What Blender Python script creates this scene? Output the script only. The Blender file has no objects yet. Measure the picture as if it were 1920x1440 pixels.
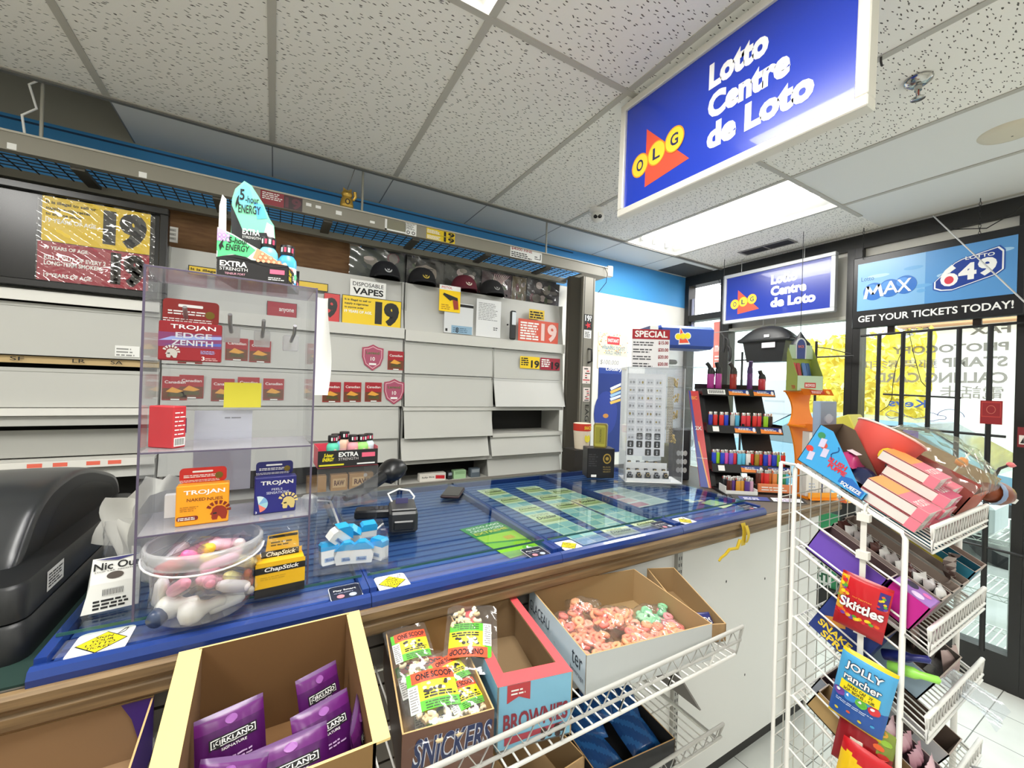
import bpy, math, random
from mathutils import Vector as V, Matrix
from math import sin, cos, pi, radians, sqrt
rnd = random.Random(7)
S = bpy.context.scene
COL = S.collection
# ---------------------------------------------------------------- camera
F = 770.72                                   # focal length in pixels of the 1920x1440 frame
R_ = V((0.86437525, -0.50182336, 0.03207395))
U_ = V((-0.02921219, 0.01356456, 0.99948119))
W_ = V((0.50199808, 0.86486376, 0.00293449))
EYE = V((0, 0, 1.66))
cd = bpy.data.cameras.new('camera'); co = bpy.data.objects.new('camera', cd); COL.objects.link(co)
cd.sensor_width = 36; cd.lens = F / 1920 * 36; cd.clip_start = .02; cd.clip_end = 200
co.matrix_world = Matrix(((R_.x, U_.x, -W_.x, EYE.x), (R_.y, U_.y, -W_.y, EYE.y), (R_.z, U_.z, -W_.z, EYE.z), (0, 0, 0, 1)))
S.camera = co
# ---------------------------------------------------------------- world, exposure
wd = bpy.data.worlds.new('sky'); S.world = wd; wd.use_nodes = True
bg = wd.node_tree.nodes['Background']
bg.inputs[0].default_value = (.95, .975, 1, 1); bg.inputs[1].default_value = 4.2
S.view_settings.view_transform = 'Standard'; S.view_settings.look = 'None'
S.view_settings.exposure = 0.0; S.view_settings.gamma = 1; S.view_settings.use_curve_mapping = False
S.cycles.transparent_max_bounces = 40
S.cycles.max_bounces = 8
S.cycles.sample_clamp_indirect = 4
TUBE = 5.0          # strength of the fluorescent tubes' own glow
PANEL = 37          # watts of each ceiling troffer
# ---------------------------------------------------------------- helpers
def ray(px, py): return (R_ * (px - 960) - U_ * (py - 720) + W_ * F)
def onX(px, py, x): d = ray(px, py); return EYE + d * (x / d.x)
def onY(px, py, y): d = ray(px, py); return EYE + d * (y / d.y)
def onZ(px, py, z): d = ray(px, py); return EYE + d * ((z - EYE.z) / d.z)
def lin(h):
    h = h.lstrip('#'); o = []
    for i in (0, 2, 4):
        c = int(h[i:i + 2], 16) / 255
        o.append(c / 12.92 if c < .04045 else ((c + .055) / 1.055) ** 2.4)
    return (*o, 1)
MATS = {}
def mat(col, rough=.5, metal=0, emit=0, spec=.5, noise=None, bump=None, coat=0):
    key = (col, rough, metal, emit, spec, noise, bump, coat)
    if key in MATS: return MATS[key]
    m = bpy.data.materials.new('surface_' + col.strip('#')); m.use_nodes = True
    nt = m.node_tree; b = nt.nodes['Principled BSDF']
    b.inputs['Base Color'].default_value = lin(col); b.inputs['Roughness'].default_value = rough
    b.inputs['Metallic'].default_value = metal; b.inputs['Specular IOR Level'].default_value = spec
    b.inputs['Coat Weight'].default_value = coat
    if emit:
        b.inputs['Emission Color'].default_value = lin(col); b.inputs['Emission Strength'].default_value = emit
    if noise:      # (second colour, scale, stretch x, stretch y, stretch z)
        c2, sc, ax, ay, az = noise
        tc = nt.nodes.new('ShaderNodeTexCoord'); mp = nt.nodes.new('ShaderNodeMapping'); n = nt.nodes.new('ShaderNodeTexNoise')
        mx = nt.nodes.new('ShaderNodeMix'); mx.data_type = 'RGBA'
        mp.inputs['Scale'].default_value = (ax, ay, az); n.inputs['Scale'].default_value = sc; n.inputs['Detail'].default_value = 4
        mx.inputs[6].default_value = lin(col); mx.inputs[7].default_value = lin(c2)
        rp = nt.nodes.new('ShaderNodeValToRGB'); rp.color_ramp.elements[0].position = .38; rp.color_ramp.elements[1].position = .62
        nt.links.new(tc.outputs['Object'], mp.inputs[0]); nt.links.new(mp.outputs[0], n.inputs[0])
        nt.links.new(n.outputs[0], rp.inputs[0]); nt.links.new(rp.outputs[0], mx.inputs[0]); nt.links.new(mx.outputs[2], b.inputs['Base Color'])
    if bump:
        sc, st = bump
        tc = nt.nodes.new('ShaderNodeTexCoord'); n = nt.nodes.new('ShaderNodeTexNoise'); bp = nt.nodes.new('ShaderNodeBump')
        n.inputs['Scale'].default_value = sc; bp.inputs['Strength'].default_value = st; bp.inputs['Distance'].default_value = .004
        nt.links.new(tc.outputs['Object'], n.inputs[0]); nt.links.new(n.outputs[0], bp.inputs['Height']); nt.links.new(bp.outputs[0], b.inputs['Normal'])
    MATS[key] = m; return m
def clear(col='#ffffff', gloss=.08, rough=.03, haze=0, key='clear'):
    """thin clear sheet: mostly see-through, a little mirror, optionally a little milky"""
    k = (col, gloss, rough, haze, key)
    if k in MATS: return MATS[k]
    m = bpy.data.materials.new(key + '_sheet'); m.use_nodes = True; nt = m.node_tree; nt.nodes.clear()
    t = nt.nodes.new('ShaderNodeBsdfTransparent'); g = nt.nodes.new('ShaderNodeBsdfGlossy'); d = nt.nodes.new('ShaderNodeBsdfDiffuse')
    t.inputs[0].default_value = lin(col); g.inputs['Roughness'].default_value = rough; d.inputs[0].default_value = (.8, .8, .8, 1)
    fc = nt.nodes.new('ShaderNodeLayerWeight'); fc.inputs[0].default_value = .5
    lw = nt.nodes.new('ShaderNodeMath'); lw.operation = 'POWER'; lw.inputs[1].default_value = 5; nt.links.new(fc.outputs['Facing'], lw.inputs[0])
    ad = nt.nodes.new('ShaderNodeMath'); ad.operation = 'MULTIPLY_ADD'; ad.use_clamp = True; ad.inputs[1].default_value = .55; ad.inputs[2].default_value = gloss * .4
    m1 = nt.nodes.new('ShaderNodeMixShader'); m2 = nt.nodes.new('ShaderNodeMixShader'); o = nt.nodes.new('ShaderNodeOutputMaterial')
    m1.inputs[0].default_value = haze
    nt.links.new(t.outputs[0], m1.inputs[1]); nt.links.new(d.outputs[0], m1.inputs[2])
    nt.links.new(lw.outputs[0], ad.inputs[0]); nt.links.new(ad.outputs[0], m2.inputs[0])
    nt.links.new(m1.outputs[0], m2.inputs[1]); nt.links.new(g.outputs[0], m2.inputs[2]); nt.links.new(m2.outputs[0], o.inputs[0])
    MATS[k] = m; return m
def frame(o, u, v):
    u = V(u).normalized(); v = V(v); n = u.cross(v).normalized(); v = n.cross(u)
    return Matrix(((u.x, v.x, n.x, o[0]), (u.y, v.y, n.y, o[1]), (u.z, v.z, n.z, o[2]), (0, 0, 0, 1)))
def place(loc, yaw=0, pitch=0, roll=0):
    return Matrix.Translation(V(loc)) @ Matrix.Rotation(radians(yaw), 4, 'Z') @ Matrix.Rotation(radians(pitch), 4, 'X') @ Matrix.Rotation(radians(roll), 4, 'Y')
_TX = {}
def glyphs(s, bold):
    k = (s, bold)
    if k not in _TX:
        cu = bpy.data.curves.new('t', 'FONT'); cu.body = s; cu.offset = bold; cu.resolution_u = 3
        ob = bpy.data.objects.new('t', cu); COL.objects.link(ob)
        me = bpy.data.meshes.new_from_object(ob)
        vs = [(v.co.x, v.co.y) for v in me.vertices]; fs = [tuple(p.vertices) for p in me.polygons]
        bpy.data.objects.remove(ob); bpy.data.curves.remove(cu); bpy.data.meshes.remove(me)
        _TX[k] = (vs, fs)
    return _TX[k]
I4 = Matrix.Identity(4)
class MB:
    """collects shapes into ONE mesh; M is the frame they are drawn in, W an optional bend applied before it"""
    def __init__(s, M=None): s.v = []; s.f = []; s.mi = []; s.sm = []; s.ms = []; s.M = M or I4; s.W = None
    def k(s, m):
        if m not in s.ms: s.ms.append(m)
        return s.ms.index(m)
    def raw(s, vs, fs, m, smooth=False):
        b = len(s.v); i = s.k(m)
        for p in vs:
            p = V(p)
            if s.W: p = V(s.W(p))
            s.v.append(s.M @ p)
        for f in fs: s.f.append([b + j for j in f]); s.mi.append(i); s.sm.append(smooth)
        return s
    def box(s, x0, x1, y0, y1, z0, z1, m):
        vs = [(x, y, z) for z in (z0, z1) for y in (y0, y1) for x in (x0, x1)]
        return s.raw(vs, [(0, 2, 3, 1), (4, 5, 7, 6), (0, 1, 5, 4), (2, 6, 7, 3), (0, 4, 6, 2), (1, 3, 7, 5)], m)
    def rbox(s, x0, x1, y0, y1, z0, z1, m, b=.004):
        """box with chamfered edges"""
        vs = []; X = (x0, x1); Y = (y0, y1); Z = (z0, z1); idx = {}
        for i in (0, 1):
            for j in (0, 1):
                for k_ in (0, 1):
                    sx, sy, sz = (1 - 2 * i) * b, (1 - 2 * j) * b, (1 - 2 * k_) * b
                    for a, p in enumerate(((X[i], Y[j] + sy, Z[k_] + sz), (X[i] + sx, Y[j], Z[k_] + sz), (X[i] + sx, Y[j] + sy, Z[k_]))):
                        idx[i, j, k_, a] = len(vs); vs.append(p)
        g = lambda i, j, k_, a: idx[i, j, k_, a]
        fs = []
        for i in (0, 1):
            q = [g(i, 0, 0, 0), g(i, 1, 0, 0), g(i, 1, 1, 0), g(i, 0, 1, 0)]; fs.append(q[::-1] if i == 0 else q)
            q = [g(0, i, 0, 1), g(1, i, 0, 1), g(1, i, 1, 1), g(0, i, 1, 1)]; fs.append(q if i == 0 else q[::-1])
            q = [g(0, 0, i, 2), g(1, 0, i, 2), g(1, 1, i, 2), g(0, 1, i, 2)]; fs.append(q[::-1] if i == 0 else q)
        for i in (0, 1):
            for j in (0, 1):
                fl = (i + j) % 2
                q = [g(i, j, 0, 0), g(i, j, 1, 0), g(i, j, 1, 1), g(i, j, 0, 1)]; fs.append(q[::-1] if fl == 0 else q)
                q = [g(i, 0, j, 0), g(i, 1, j, 0), g(i, 1, j, 2), g(i, 0, j, 2)]; fs.append(q if fl == 0 else q[::-1])
                q = [g(0, i, j, 1), g(1, i, j, 1), g(1, i, j, 2), g(0, i, j, 2)]; fs.append(q[::-1] if fl == 0 else q)
                for k_ in (0, 1):
                    q = [g(i, j, k_, 0), g(i, j, k_, 1), g(i, j, k_, 2)]; fs.append(q if (i + j + k_) % 2 == 0 else q[::-1])
        return s.raw(vs, fs, m)
    def rect(s, x0, y0, x1, y1, m, lift=.0003):
        if s.W: return s.grid(lambda u, v: (x0 + (x1 - x0) * u, y0 + (y1 - y0) * v, lift), 8, 4, m)
        return s.raw([(x0, y0, lift), (x1, y0, lift), (x1, y1, lift), (x0, y1, lift)], [(0, 1, 2, 3)], m)
    def poly(s, pts, m, lift=.0003): return s.raw([(x, y, lift) for x, y in pts], [tuple(range(len(pts)))], m)
    def disc(s, cx, cy, rx, ry, m, lift=.0003, n=20): return s.poly([(cx + rx * cos(2 * pi * i / n), cy + ry * sin(2 * pi * i / n)) for i in range(n)], m, lift)
    def rrect(s, x0, y0, x1, y1, r, m, lift=.0003):
        p = []
        for cx, cy, a in ((x1 - r, y1 - r, 0), (x0 + r, y1 - r, 90), (x0 + r, y0 + r, 180), (x1 - r, y0 + r, 270)):
            for t in range(5): p.append((cx + r * cos(radians(a + t * 22.5)), cy + r * sin(radians(a + t * 22.5))))
        return s.poly(p, m, lift)
    def prism(s, pts, z0, z1, m, smooth=False):
        n = len(pts)
        s.raw([(x, y, z1) for x, y in pts], [tuple(range(n))], m); s.raw([(x, y, z0) for x, y in pts], [tuple(range(n))[::-1]], m)
        return s.raw([(x, y, z) for z in (z0, z1) for x, y in pts], [(i, (i + 1) % n, n + (i + 1) % n, n + i) for i in range(n)], m, smooth)
    def tube(s, pts, r, m, n=8, closed=False, r1=None):
        pts = [V(p) for p in pts]; N = len(pts); vs = []; up = None
        for i, p in enumerate(pts):
            a = pts[i - 1] if (i > 0 or closed) else p; b = pts[(i + 1) % N] if (i < N - 1 or closed) else p
            t = (b - a).normalized()
            if up is None: up = V((0, 0, 1)) if abs(t.z) < .9 else V((1, 0, 0))
            e = (up - t * up.dot(t)).normalized(); up = e; f = t.cross(e)
            rr = r if r1 is None else r + (r1 - r) * i / max(1, N - 1)
            for j in range(n): w = 2 * pi * j / n; vs.append(p + (e * cos(w) + f * sin(w)) * rr)
        fs = []
        for i in range(N if closed else N - 1):
            a = i * n; b = ((i + 1) % N) * n
            for j in range(n): fs.append((a + j, a + (j + 1) % n, b + (j + 1) % n, b + j))
        s.raw(vs, fs, m, True)
        if not closed:
            s.raw(vs[:n], [tuple(range(n))[::-1]], m); s.raw(vs[-n:], [tuple(range(n))], m)
        return s
    def wire(s, a, b, r, m, n=6): return s.tube([a, b], r, m, n)
    def lathe(s, prof, m, n=20, cx=0, cy=0, cap=True, sx=1, sy=1):
        vs = []
        for r, z in prof:
            for j in range(n): vs.append((cx + sx * r * cos(2 * pi * j / n), cy + sy * r * sin(2 * pi * j / n), z))
        fs = [(i * n + j, i * n + (j + 1) % n, (i + 1) * n + (j + 1) % n, (i + 1) * n + j) for i in range(len(prof) - 1) for j in range(n)]
        s.raw(vs, fs, m, True)
        if cap:
            if prof[-1][0] > 1e-4: s.raw(vs[-n:], [tuple(range(n))], m)
            if prof[0][0] > 1e-4: s.raw(vs[:n], [tuple(range(n))[::-1]], m)
        return s
    def grid(s, fn, nu, nv, m, smooth=True):
        """fn(u,v)->(x,y,z); m a material or fn(u,v)->material"""
        vs = [fn(i / nu, j / nv) for j in range(nv + 1) for i in range(nu + 1)]
        if not callable(m): return s.raw(vs, [(j * (nu + 1) + i, j * (nu + 1) + i + 1, (j + 1) * (nu + 1) + i + 1, (j + 1) * (nu + 1) + i) for j in range(nv) for i in range(nu)], m, smooth)
        b = len(s.v); s.raw(vs, [], m(.5, .5))
        for j in range(nv):
            for i in range(nu):
                a = b + j * (nu + 1) + i
                s.f.append([a, a + 1, a + nu + 2, a + nu + 1]); s.mi.append(s.k(m((i + .5) / nu, (j + .5) / nv))); s.sm.append(smooth)
        return s
    def text(s, t, x0, y0, x1, y1, m, lift=.0006, bold=.012, keep=False, shear=0, mirror=False):
        """lettering stretched into the rectangle (keep: natural width, centred)"""
        vs, fs = glyphs(t, bold)
        if not vs: return s
        ax = min(v[0] for v in vs); bx = max(v[0] for v in vs); ay = min(v[1] for v in vs); by = max(v[1] for v in vs)
        kx = (x1 - x0) / max(bx - ax, 1e-6); ky = (y1 - y0) / max(by - ay, 1e-6)
        ox = x0
        if keep and kx > ky: kx = ky; ox = (x0 + x1) / 2 - kx * (bx - ax) / 2
        out = []
        for x, y in vs:
            X = ox + (x - ax) * kx; Y = y0 + (y - ay) * ky
            if mirror: X = x0 + x1 - X
            out.append((X + shear * (Y - y0), Y, lift))
        if mirror: fs = [f[::-1] for f in fs]
        return s.raw(out, fs, m)
    def lines(s, x0, y0, x1, y1, n, m, lift=.0005, fill=.45, jag=.3):
        """rows of tiny print"""
        h = (y1 - y0) / n
        for i in range(n):
            e = x1 - (x1 - x0) * jag * rnd.random(); y = y0 + h * i; x = x0
            while x < e - 1e-5:
                w = min(h * (.8 + 2.2 * rnd.random()), e - x); s.rect(x, y, x + w, y + h * fill, m, lift); x += w + h * .35
        return s
    def build(s, name, parent=None, at=None, bevel=0):
        """parent: verts are in the parent's own frame. at: 4x4 frame of a free-standing mesh. neither: verts are in world space, origin moved to the base"""
        me = bpy.data.meshes.new(name)
        vs = s.v; off = V((0, 0, 0))
        if parent is None and at is None and vs:
            off = V(((min(v.x for v in vs) + max(v.x for v in vs)) / 2, (min(v.y for v in vs) + max(v.y for v in vs)) / 2, min(v.z for v in vs)))
            vs = [v - off for v in vs]
        me.from_pydata([tuple(v) for v in vs], [], s.f)
        for m in s.ms: me.materials.append(m)
        me.polygons.foreach_set('material_index', s.mi); me.polygons.foreach_set('use_smooth', s.sm); me.update()
        o = bpy.data.objects.new(name, me); COL.objects.link(o)
        if parent is not None: o.parent = parent
        elif at is not None: o.matrix_world = at
        else: o.location = off
        if bevel:
            bv = o.modifiers.new('bevel', 'BEVEL'); bv.width = bevel; bv.segments = 2; bv.limit_method = 'ANGLE'
        return o
def tag(o, label=None, cat=None, group=None, kind=None):
    if label: o['label'] = label
    if cat: o['category'] = cat
    if group: o['group'] = group
    if kind: o['kind'] = kind
    return o
def thing(name, label, cat, at=None, group=None):
    o = bpy.data.objects.new(name, None); COL.objects.link(o); o.empty_display_size = .05
    if at is not None: o.matrix_world = at if isinstance(at, Matrix) else Matrix.Translation(V(at))
    return tag(o, label, cat, group)
def copy_tree(o, M=None, label=None, group=None):
    c = o.copy(); COL.objects.link(c)
    if M is not None: c.matrix_world = M
    if label: c['label'] = label
    if group: c['group'] = group
    for ch in o.children:
        d = ch.copy(); COL.objects.link(d); d.parent = c
        for g in ch.children: e = g.copy(); COL.objects.link(e); e.parent = d
    return c
def struct(mb, name): return tag(mb.build(name), kind='structure')
FR = lambda y=0: frame((0, y, 0), (1, 0, 0), (0, 0, 1))          # the face of a box turned to -Y
def FACE(side, w, d, h):
    return {'front': frame((0, 0, 0), (1, 0, 0), (0, 0, 1)), 'top': frame((0, 0, h), (1, 0, 0), (0, 1, 0)), 'right': frame((w, 0, 0), (0, 1, 0), (0, 0, 1)),
            'left': frame((0, d, 0), (0, -1, 0), (0, 0, 1)), 'back': frame((w, d, 0), (-1, 0, 0), (0, 0, 1))}[side]
BLACK = mat('#141414', .45); WHITE = mat('#f2f2ee', .6); INK = mat('#1a1a1a', .7); STEEL = mat('#c9c9c6', .3, .9); WIREW = mat('#f0efea', .35)
LOTB = mat('#1b3a82', .3, coat=.3); YEL = mat('#ffd400', .5); YEL2 = mat('#f6e11a', .5); RED = mat('#c8202c', .5); CARD = mat('#a98a62', .85, noise=('#a0805a', 60, 1, 1, 1)); CARDIN = mat('#9c8059', .9)
ACR = clear('#f7f8fa', .07, .03, .03, 'acrylic'); GLASS = clear('#eef6f4', .09, .01, 0, 'glass'); FILM = clear('#ffffff', .16, .12, .04, 'film'); ACRE = mat('#5a5268', .25)
# ================================================================ the room
CEIL = 2.843; WX = 3.69; WY = 2.82
M_wall = mat('#f1efe8', .7); M_blue = mat('#4a9fe0', .6); M_lightw = mat('#e9e7e0', .7)
mb = MB()
# floor tiles
def tiles_mat():
    m = bpy.data.materials.new('floor_tile'); m.use_nodes = True; nt = m.node_tree; b = nt.nodes['Principled BSDF']
    tc = nt.nodes.new('ShaderNodeTexCoord'); mp = nt.nodes.new('ShaderNodeMapping'); br = nt.nodes.new('ShaderNodeTexBrick')
    mp.inputs['Location'].default_value = (-.036, .01, 0)
    br.offset = 0; br.inputs['Scale'].default_value = 1; br.inputs['Brick Width'].default_value = .305; br.inputs['Row Height'].default_value = .305
    br.inputs['Mortar Size'].default_value = .0022; br.inputs['Color1'].default_value = lin('#e6e7e1'); br.inputs['Color2'].default_value = lin('#e0e1da'); br.inputs['Mortar'].default_value = lin('#6d6d66')
    nz = nt.nodes.new('ShaderNodeTexNoise'); nz.inputs['Scale'].default_value = 6; nz.inputs['Detail'].default_value = 6
    mx = nt.nodes.new('ShaderNodeMix'); mx.data_type = 'RGBA'; mx.blend_type = 'MULTIPLY'; mx.inputs[0].default_value = .25
    nt.links.new(tc.outputs['Object'], mp.inputs[0]); nt.links.new(mp.outputs[0], br.inputs[0]); nt.links.new(tc.outputs['Object'], nz.inputs[0])
    nt.links.new(br.outputs[0], mx.inputs[6]); nt.links.new(nz.outputs[0], mx.inputs[7]); nt.links.new(mx.outputs[2], b.inputs['Base Color'])
    b.inputs['Roughness'].default_value = .35
    return m
def plain(mb, name, at): return tag(mb.build(name, at=at), kind='structure')
mb = MB(); mb.box(-3.2, WX + .12, -4, WY + .1, -.1, 0, tiles_mat()); plain(mb, 'floor', I4)
# ceiling: fissured tile, smooth tile, metal grid
def fissure_mat():
    m = bpy.data.materials.new('fissured_tile'); m.use_nodes = True; nt = m.node_tree; b = nt.nodes['Principled BSDF']
    tc = nt.nodes.new('ShaderNodeTexCoord'); L = nt.links.new
    dn = nt.nodes.new('ShaderNodeTexNoise'); dn.inputs['Scale'].default_value = 28; dn.inputs['Detail'].default_value = 1
    add = nt.nodes.new('ShaderNodeMix'); add.data_type = 'VECTOR'; add.inputs[0].default_value = .018
    L(tc.outputs['Object'], dn.inputs[0]); L(tc.outputs['Object'], add.inputs[4]); L(dn.outputs[1], add.inputs[5])
    def worm(rot, sc, th):
        mp = nt.nodes.new('ShaderNodeMapping'); mp.inputs['Rotation'].default_value = (0, 0, rot); mp.inputs['Scale'].default_value = (sc * .3, sc, 1)
        vo = nt.nodes.new('ShaderNodeTexVoronoi'); vo.inputs['Scale'].default_value = 1; vo.voronoi_dimensions = '2D'
        cm = nt.nodes.new('ShaderNodeMath'); cm.operation = 'LESS_THAN'; cm.inputs[1].default_value = th
        L(add.outputs[1], mp.inputs[0]); L(mp.outputs[0], vo.inputs[0]); L(vo.outputs['Distance'], cm.inputs[0]); return cm
    a = worm(.9, 62, .105); c = worm(1.4, 50, .07)
    mxm = nt.nodes.new('ShaderNodeMath'); mxm.operation = 'MAXIMUM'; L(a.outputs[0], mxm.inputs[0]); L(c.outputs[0], mxm.inputs[1])
    mx = nt.nodes.new('ShaderNodeMix'); mx.data_type = 'RGBA'; mx.inputs[6].default_value = lin('#f6f3ea'); mx.inputs[7].default_value = lin('#5f5a52')
    L(mxm.outputs[0], mx.inputs[0]); L(mx.outputs[2], b.inputs['Base Color']); b.inputs['Roughness'].default_value = .9
    nz = nt.nodes.new('ShaderNodeTexNoise'); nz.inputs['Scale'].default_value = 130; bp = nt.nodes.new('ShaderNodeBump'); bp.inputs['Strength'].default_value = .25; bp.inputs['Distance'].default_value = .003
    L(tc.outputs['Object'], nz.inputs[0]); L(nz.outputs[0], bp.inputs['Height']); L(bp.outputs[0], b.inputs['Normal'])
    return m
M_fis = fissure_mat(); M_smo = mat('#e6e6e2', .85); M_grid = mat('#bdb9ae', .55)
GX = [.573 + .6125 * k for k in range(-7, 6)] + [WX + .1]; GY = [1.2 + 1.215 * k for k in range(-5, 2)] + [WY]
HOLES = [(-.652, -.04), (-.0395, .573), (2.4105, 3.023)]
LIGHTS = [(.573 - .6125, 1.2 - 1.215), (2.4105, 1.2), (-1.877, 1.2 - 1.215), (2.4105, 1.2 - 3.645), (.573 - .6125, 1.2 - 3.645), (-1.877, 1.2 - 3.645)]
mb = MB()
for i in range(len(GX) - 1):
    for j in range(len(GY) - 1):
        x0, x1, y0, y1 = GX[i], min(GX[i + 1], WX + .1), GY[j], GY[j + 1]
        if any(abs(x0 - a) < .02 and abs(y0 - b) < .02 for a, b in LIGHTS): continue
        if j == len(GY) - 2 and x1 < -.6: continue                        # the missing tile
        smooth = j == len(GY) - 2 or (x0 > 2.3 and y0 < 1.1)
        mb.box(x0, x1, y0, y1, CEIL, CEIL + .015, M_smo if smooth else M_fis)
plain(mb, 'ceiling', I4)
mb = MB()
for x in GX[1:-1]:
    mb.box(x - .013, x + .013, -4, GY[-2], CEIL - .004, CEIL, M_grid)
    if x > -.7: mb.box(x - .003, x + .003, GY[-2], WY, CEIL - .001, CEIL, mat('#8c8c88', .6))
for y in GY[1:-1]: mb.box(-3.2, 3.3 if y < 2 else 3.69, y - .012, y + .012, CEIL - .005, CEIL, M_grid)
plain(mb, 'trim_1', I4)
mb = MB(); mb.box(-3.2, WX, 2.41, 2.43, CEIL - .012, CEIL + .02, mat('#77756f', .6)); plain(mb, 'trim_2', I4)
# dark void above the missing tile
mb = MB(); mb.box(-3.2, -.655, 2.44, WY + .02, CEIL + .5, CEIL + .52, mat('#8d8a80', .9)); mb.box(-3.2, -.655, 2.43, 2.44, CEIL + .02, CEIL + .5, mat('#6d6a63', .9)); mb.box(-.655, -.645, 2.44, WY, CEIL + .016, CEIL + .5, mat('#8d8a80', .9)); plain(mb, 'trim_3', I4)
# back wall: white below, blue band above
mb = MB(); mb.box(-3.2, WX + .12, WY, WY + .1, 0, 2.52, M_wall); mb.box(-3.2, WX + .12, WY - .002, WY + .1, 2.52, CEIL - .006, M_blue)
mb.box(-3.2, WX + .12, WY, WY + .1, CEIL - .006, CEIL + .5, mat('#a6a498', .8)); mb.box(-3.2, 2.2, WY - .006, WY, CEIL - .03, CEIL - .022, mat('#27466b', .6))
plain(mb, 'wall_back', I4)
for n, b in (('wall_left', (-3.3, -3.2, -4, WY + .1, 0, CEIL + .5)), ('wall_front', (-3.3, WX + .12, -4.1, -4, 0, CEIL))):
    mb = MB(); mb.box(*b, M_lightw); plain(mb, n, I4)
mb = MB(); mb.box(WX, WX + .12, -4, -1.0, 0, CEIL, M_lightw); mb.box(WX, WX + .12, -1.0, WY, 2.74, CEIL, mat('#2a2926', .5)); plain(mb, 'wall_right', I4)
# storefront: black aluminium frame, glass, pale transom panels
M_alu = mat('#1d1c1b', .4); M_tran = mat('#e6e3d8', .6)
def window(n, y0, y1, zt, transom=True, rail=.2, name='window', mb=None):
    root = bpy.data.objects.new('%s_%d' % (name, n), None); COL.objects.link(root); root.location = (WX, (y0 + y1) / 2, 0); tag(root, kind='structure')
    h = (y1 - y0) / 2; f = MB()
    for y in (-h, h - .045): f.box(-.024, .084, y + .0005, y + .0445, 0, 2.74, M_alu)
    f.box(-.02, .08, -h, h, 0, rail, M_alu); f.box(-.02, .08, -h, h, zt - (.012 if mb else .03), zt + (.012 if mb else .03), mb or M_alu)
    f.build('window_frame', root)
    g = MB(); g.box(.03, .036, -h + .045, h - .045, rail, zt - .012, GLASS); g.build('pane', root)
    if transom: t = MB(); t.box(.03, .04, -h + .045, h - .045, zt + .012, 2.74, M_tran); t.build('transom_panel', root)
    return root
window(1, 1.36, 2.36, 2.24, mb=mat('#c9c6ba', .5)); window(2, .545, 1.36, 2.2); window(3, 2.36, 2.8, 2.4, False); window(1, -.45, .545, 2.2, name='door')
# fluorescent troffers: those in view, plus unseen ones added to light the shop
def troffer(x, y, label, power=1):
    t = thing('ceiling_light', label, 'ceiling light', (x + .306, y + .6075, CEIL), group='recessed fluorescent ceiling lights')
    b = MB(); W, D = .288, .59; wm = mat('#f4f4f0', .4)
    b.box(-.3, .3, -.6, .6, .1, .105, wm)
    for sx in (-1, 1): b.raw([(sx * .29, -.6, 0), (sx * .29, .6, 0), (sx * .2, .6, .1), (sx * .2, -.6, .1)], [(0, 1, 2, 3)], wm)
    for sy in (-1, 1): b.raw([(-.29, sy * .6, 0), (.29, sy * .6, 0), (.2, sy * .585, .1), (-.2, sy * .585, .1)], [(0, 1, 2, 3)], wm)
    b.build('housing', t)
    for i, dx in enumerate((-.15, 0, .15)):
        q = MB(); q.tube([(dx, -.56, .05), (dx, .56, .05)], .018, mat('#fffdf6', .4, emit=TUBE), 10); k = q.build('tube', t)
        for sy in (-1, 1): q = MB(); q.box(dx - .012, dx + .012, sy * .575 - .012, sy * .575 + .012, .03, .1, mat('#dcdcdc', .4)); q.build('socket', t)
    ld = bpy.data.lights.new('troffer_glow', 'AREA'); ld.shape = 'RECTANGLE'; ld.size = .5; ld.size_y = 1.1; ld.energy = PANEL * power; ld.color = (1, .985, .95)
    lo = bpy.data.objects.new('glow', ld); COL.objects.link(lo); lo.parent = t; lo.location = (0, 0, .02)
for (x, y), l in zip(LIGHTS, ('fluorescent troffer almost overhead at the top edge of the photo', 'lit fluorescent troffer in the ceiling beyond the big hanging sign', 'unseen fluorescent troffer added in the ceiling to the left behind the viewer', 'unseen fluorescent troffer added in the ceiling by the door behind the viewer', 'unseen fluorescent troffer added in the ceiling straight behind the viewer', 'unseen fluorescent troffer added in the far left ceiling behind the viewer')):
    troffer(x, y, l, .5 if y < -1 else 1)
# ================================================================ sheets on walls and panels
def sheetY(bl, tr, Y, m=WHITE, th=.0015):
    a = onY(*bl, Y); b = onY(*tr, Y); w = b.x - a.x; h = b.z - a.z
    q = MB(); q.box(0, w, 0, h, -th, 0, m); return q, frame(a, (1, 0, 0), (0, 0, 1)), w, h
def sheetX(bl, tr, X, m=WHITE, th=.0015):
    a = onX(*bl, X); b = onX(*tr, X); w = a.y - b.y; h = b.z - a.z
    q = MB(); q.box(0, w, 0, h, -th, 0, m); return q, frame(a, (0, -1, 0), (0, 0, 1)), w, h
def age_sign(q, x0, y0, w, h, col, big=True, rows=3):
    """It is illegal ... 19 YEARS OF AGE with the large 19"""
    tw = w * (.5 if big else .92)
    q.rect(x0, y0, x0 + w, y0 + h, col, .0003)
    for i, t in enumerate(('It is illegal to sell or', 'supply e-cigarettes', 'to anyone under')[:rows]): q.text(t, x0 + .03 * w, y0 + h * (.82 - .13 * i), x0 + tw * (.95, .85, .7)[i], y0 + h * (.91 - .13 * i), BLACK, .0006, .03)
    q.text('19 YEARS OF AGE.', x0 + .03 * w, y0 + h * .42, x0 + tw * .98, y0 + h * .52, WHITE, .0006, .03)
    if big:
        for k, dx in enumerate((-.018, 0, .018)): q.text('19', x0 + w * (.56 + dx), y0 + h * .08, x0 + w * (.95 + dx), y0 + h * .92, BLACK, .0006 + .0001 * k, .045)
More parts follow.
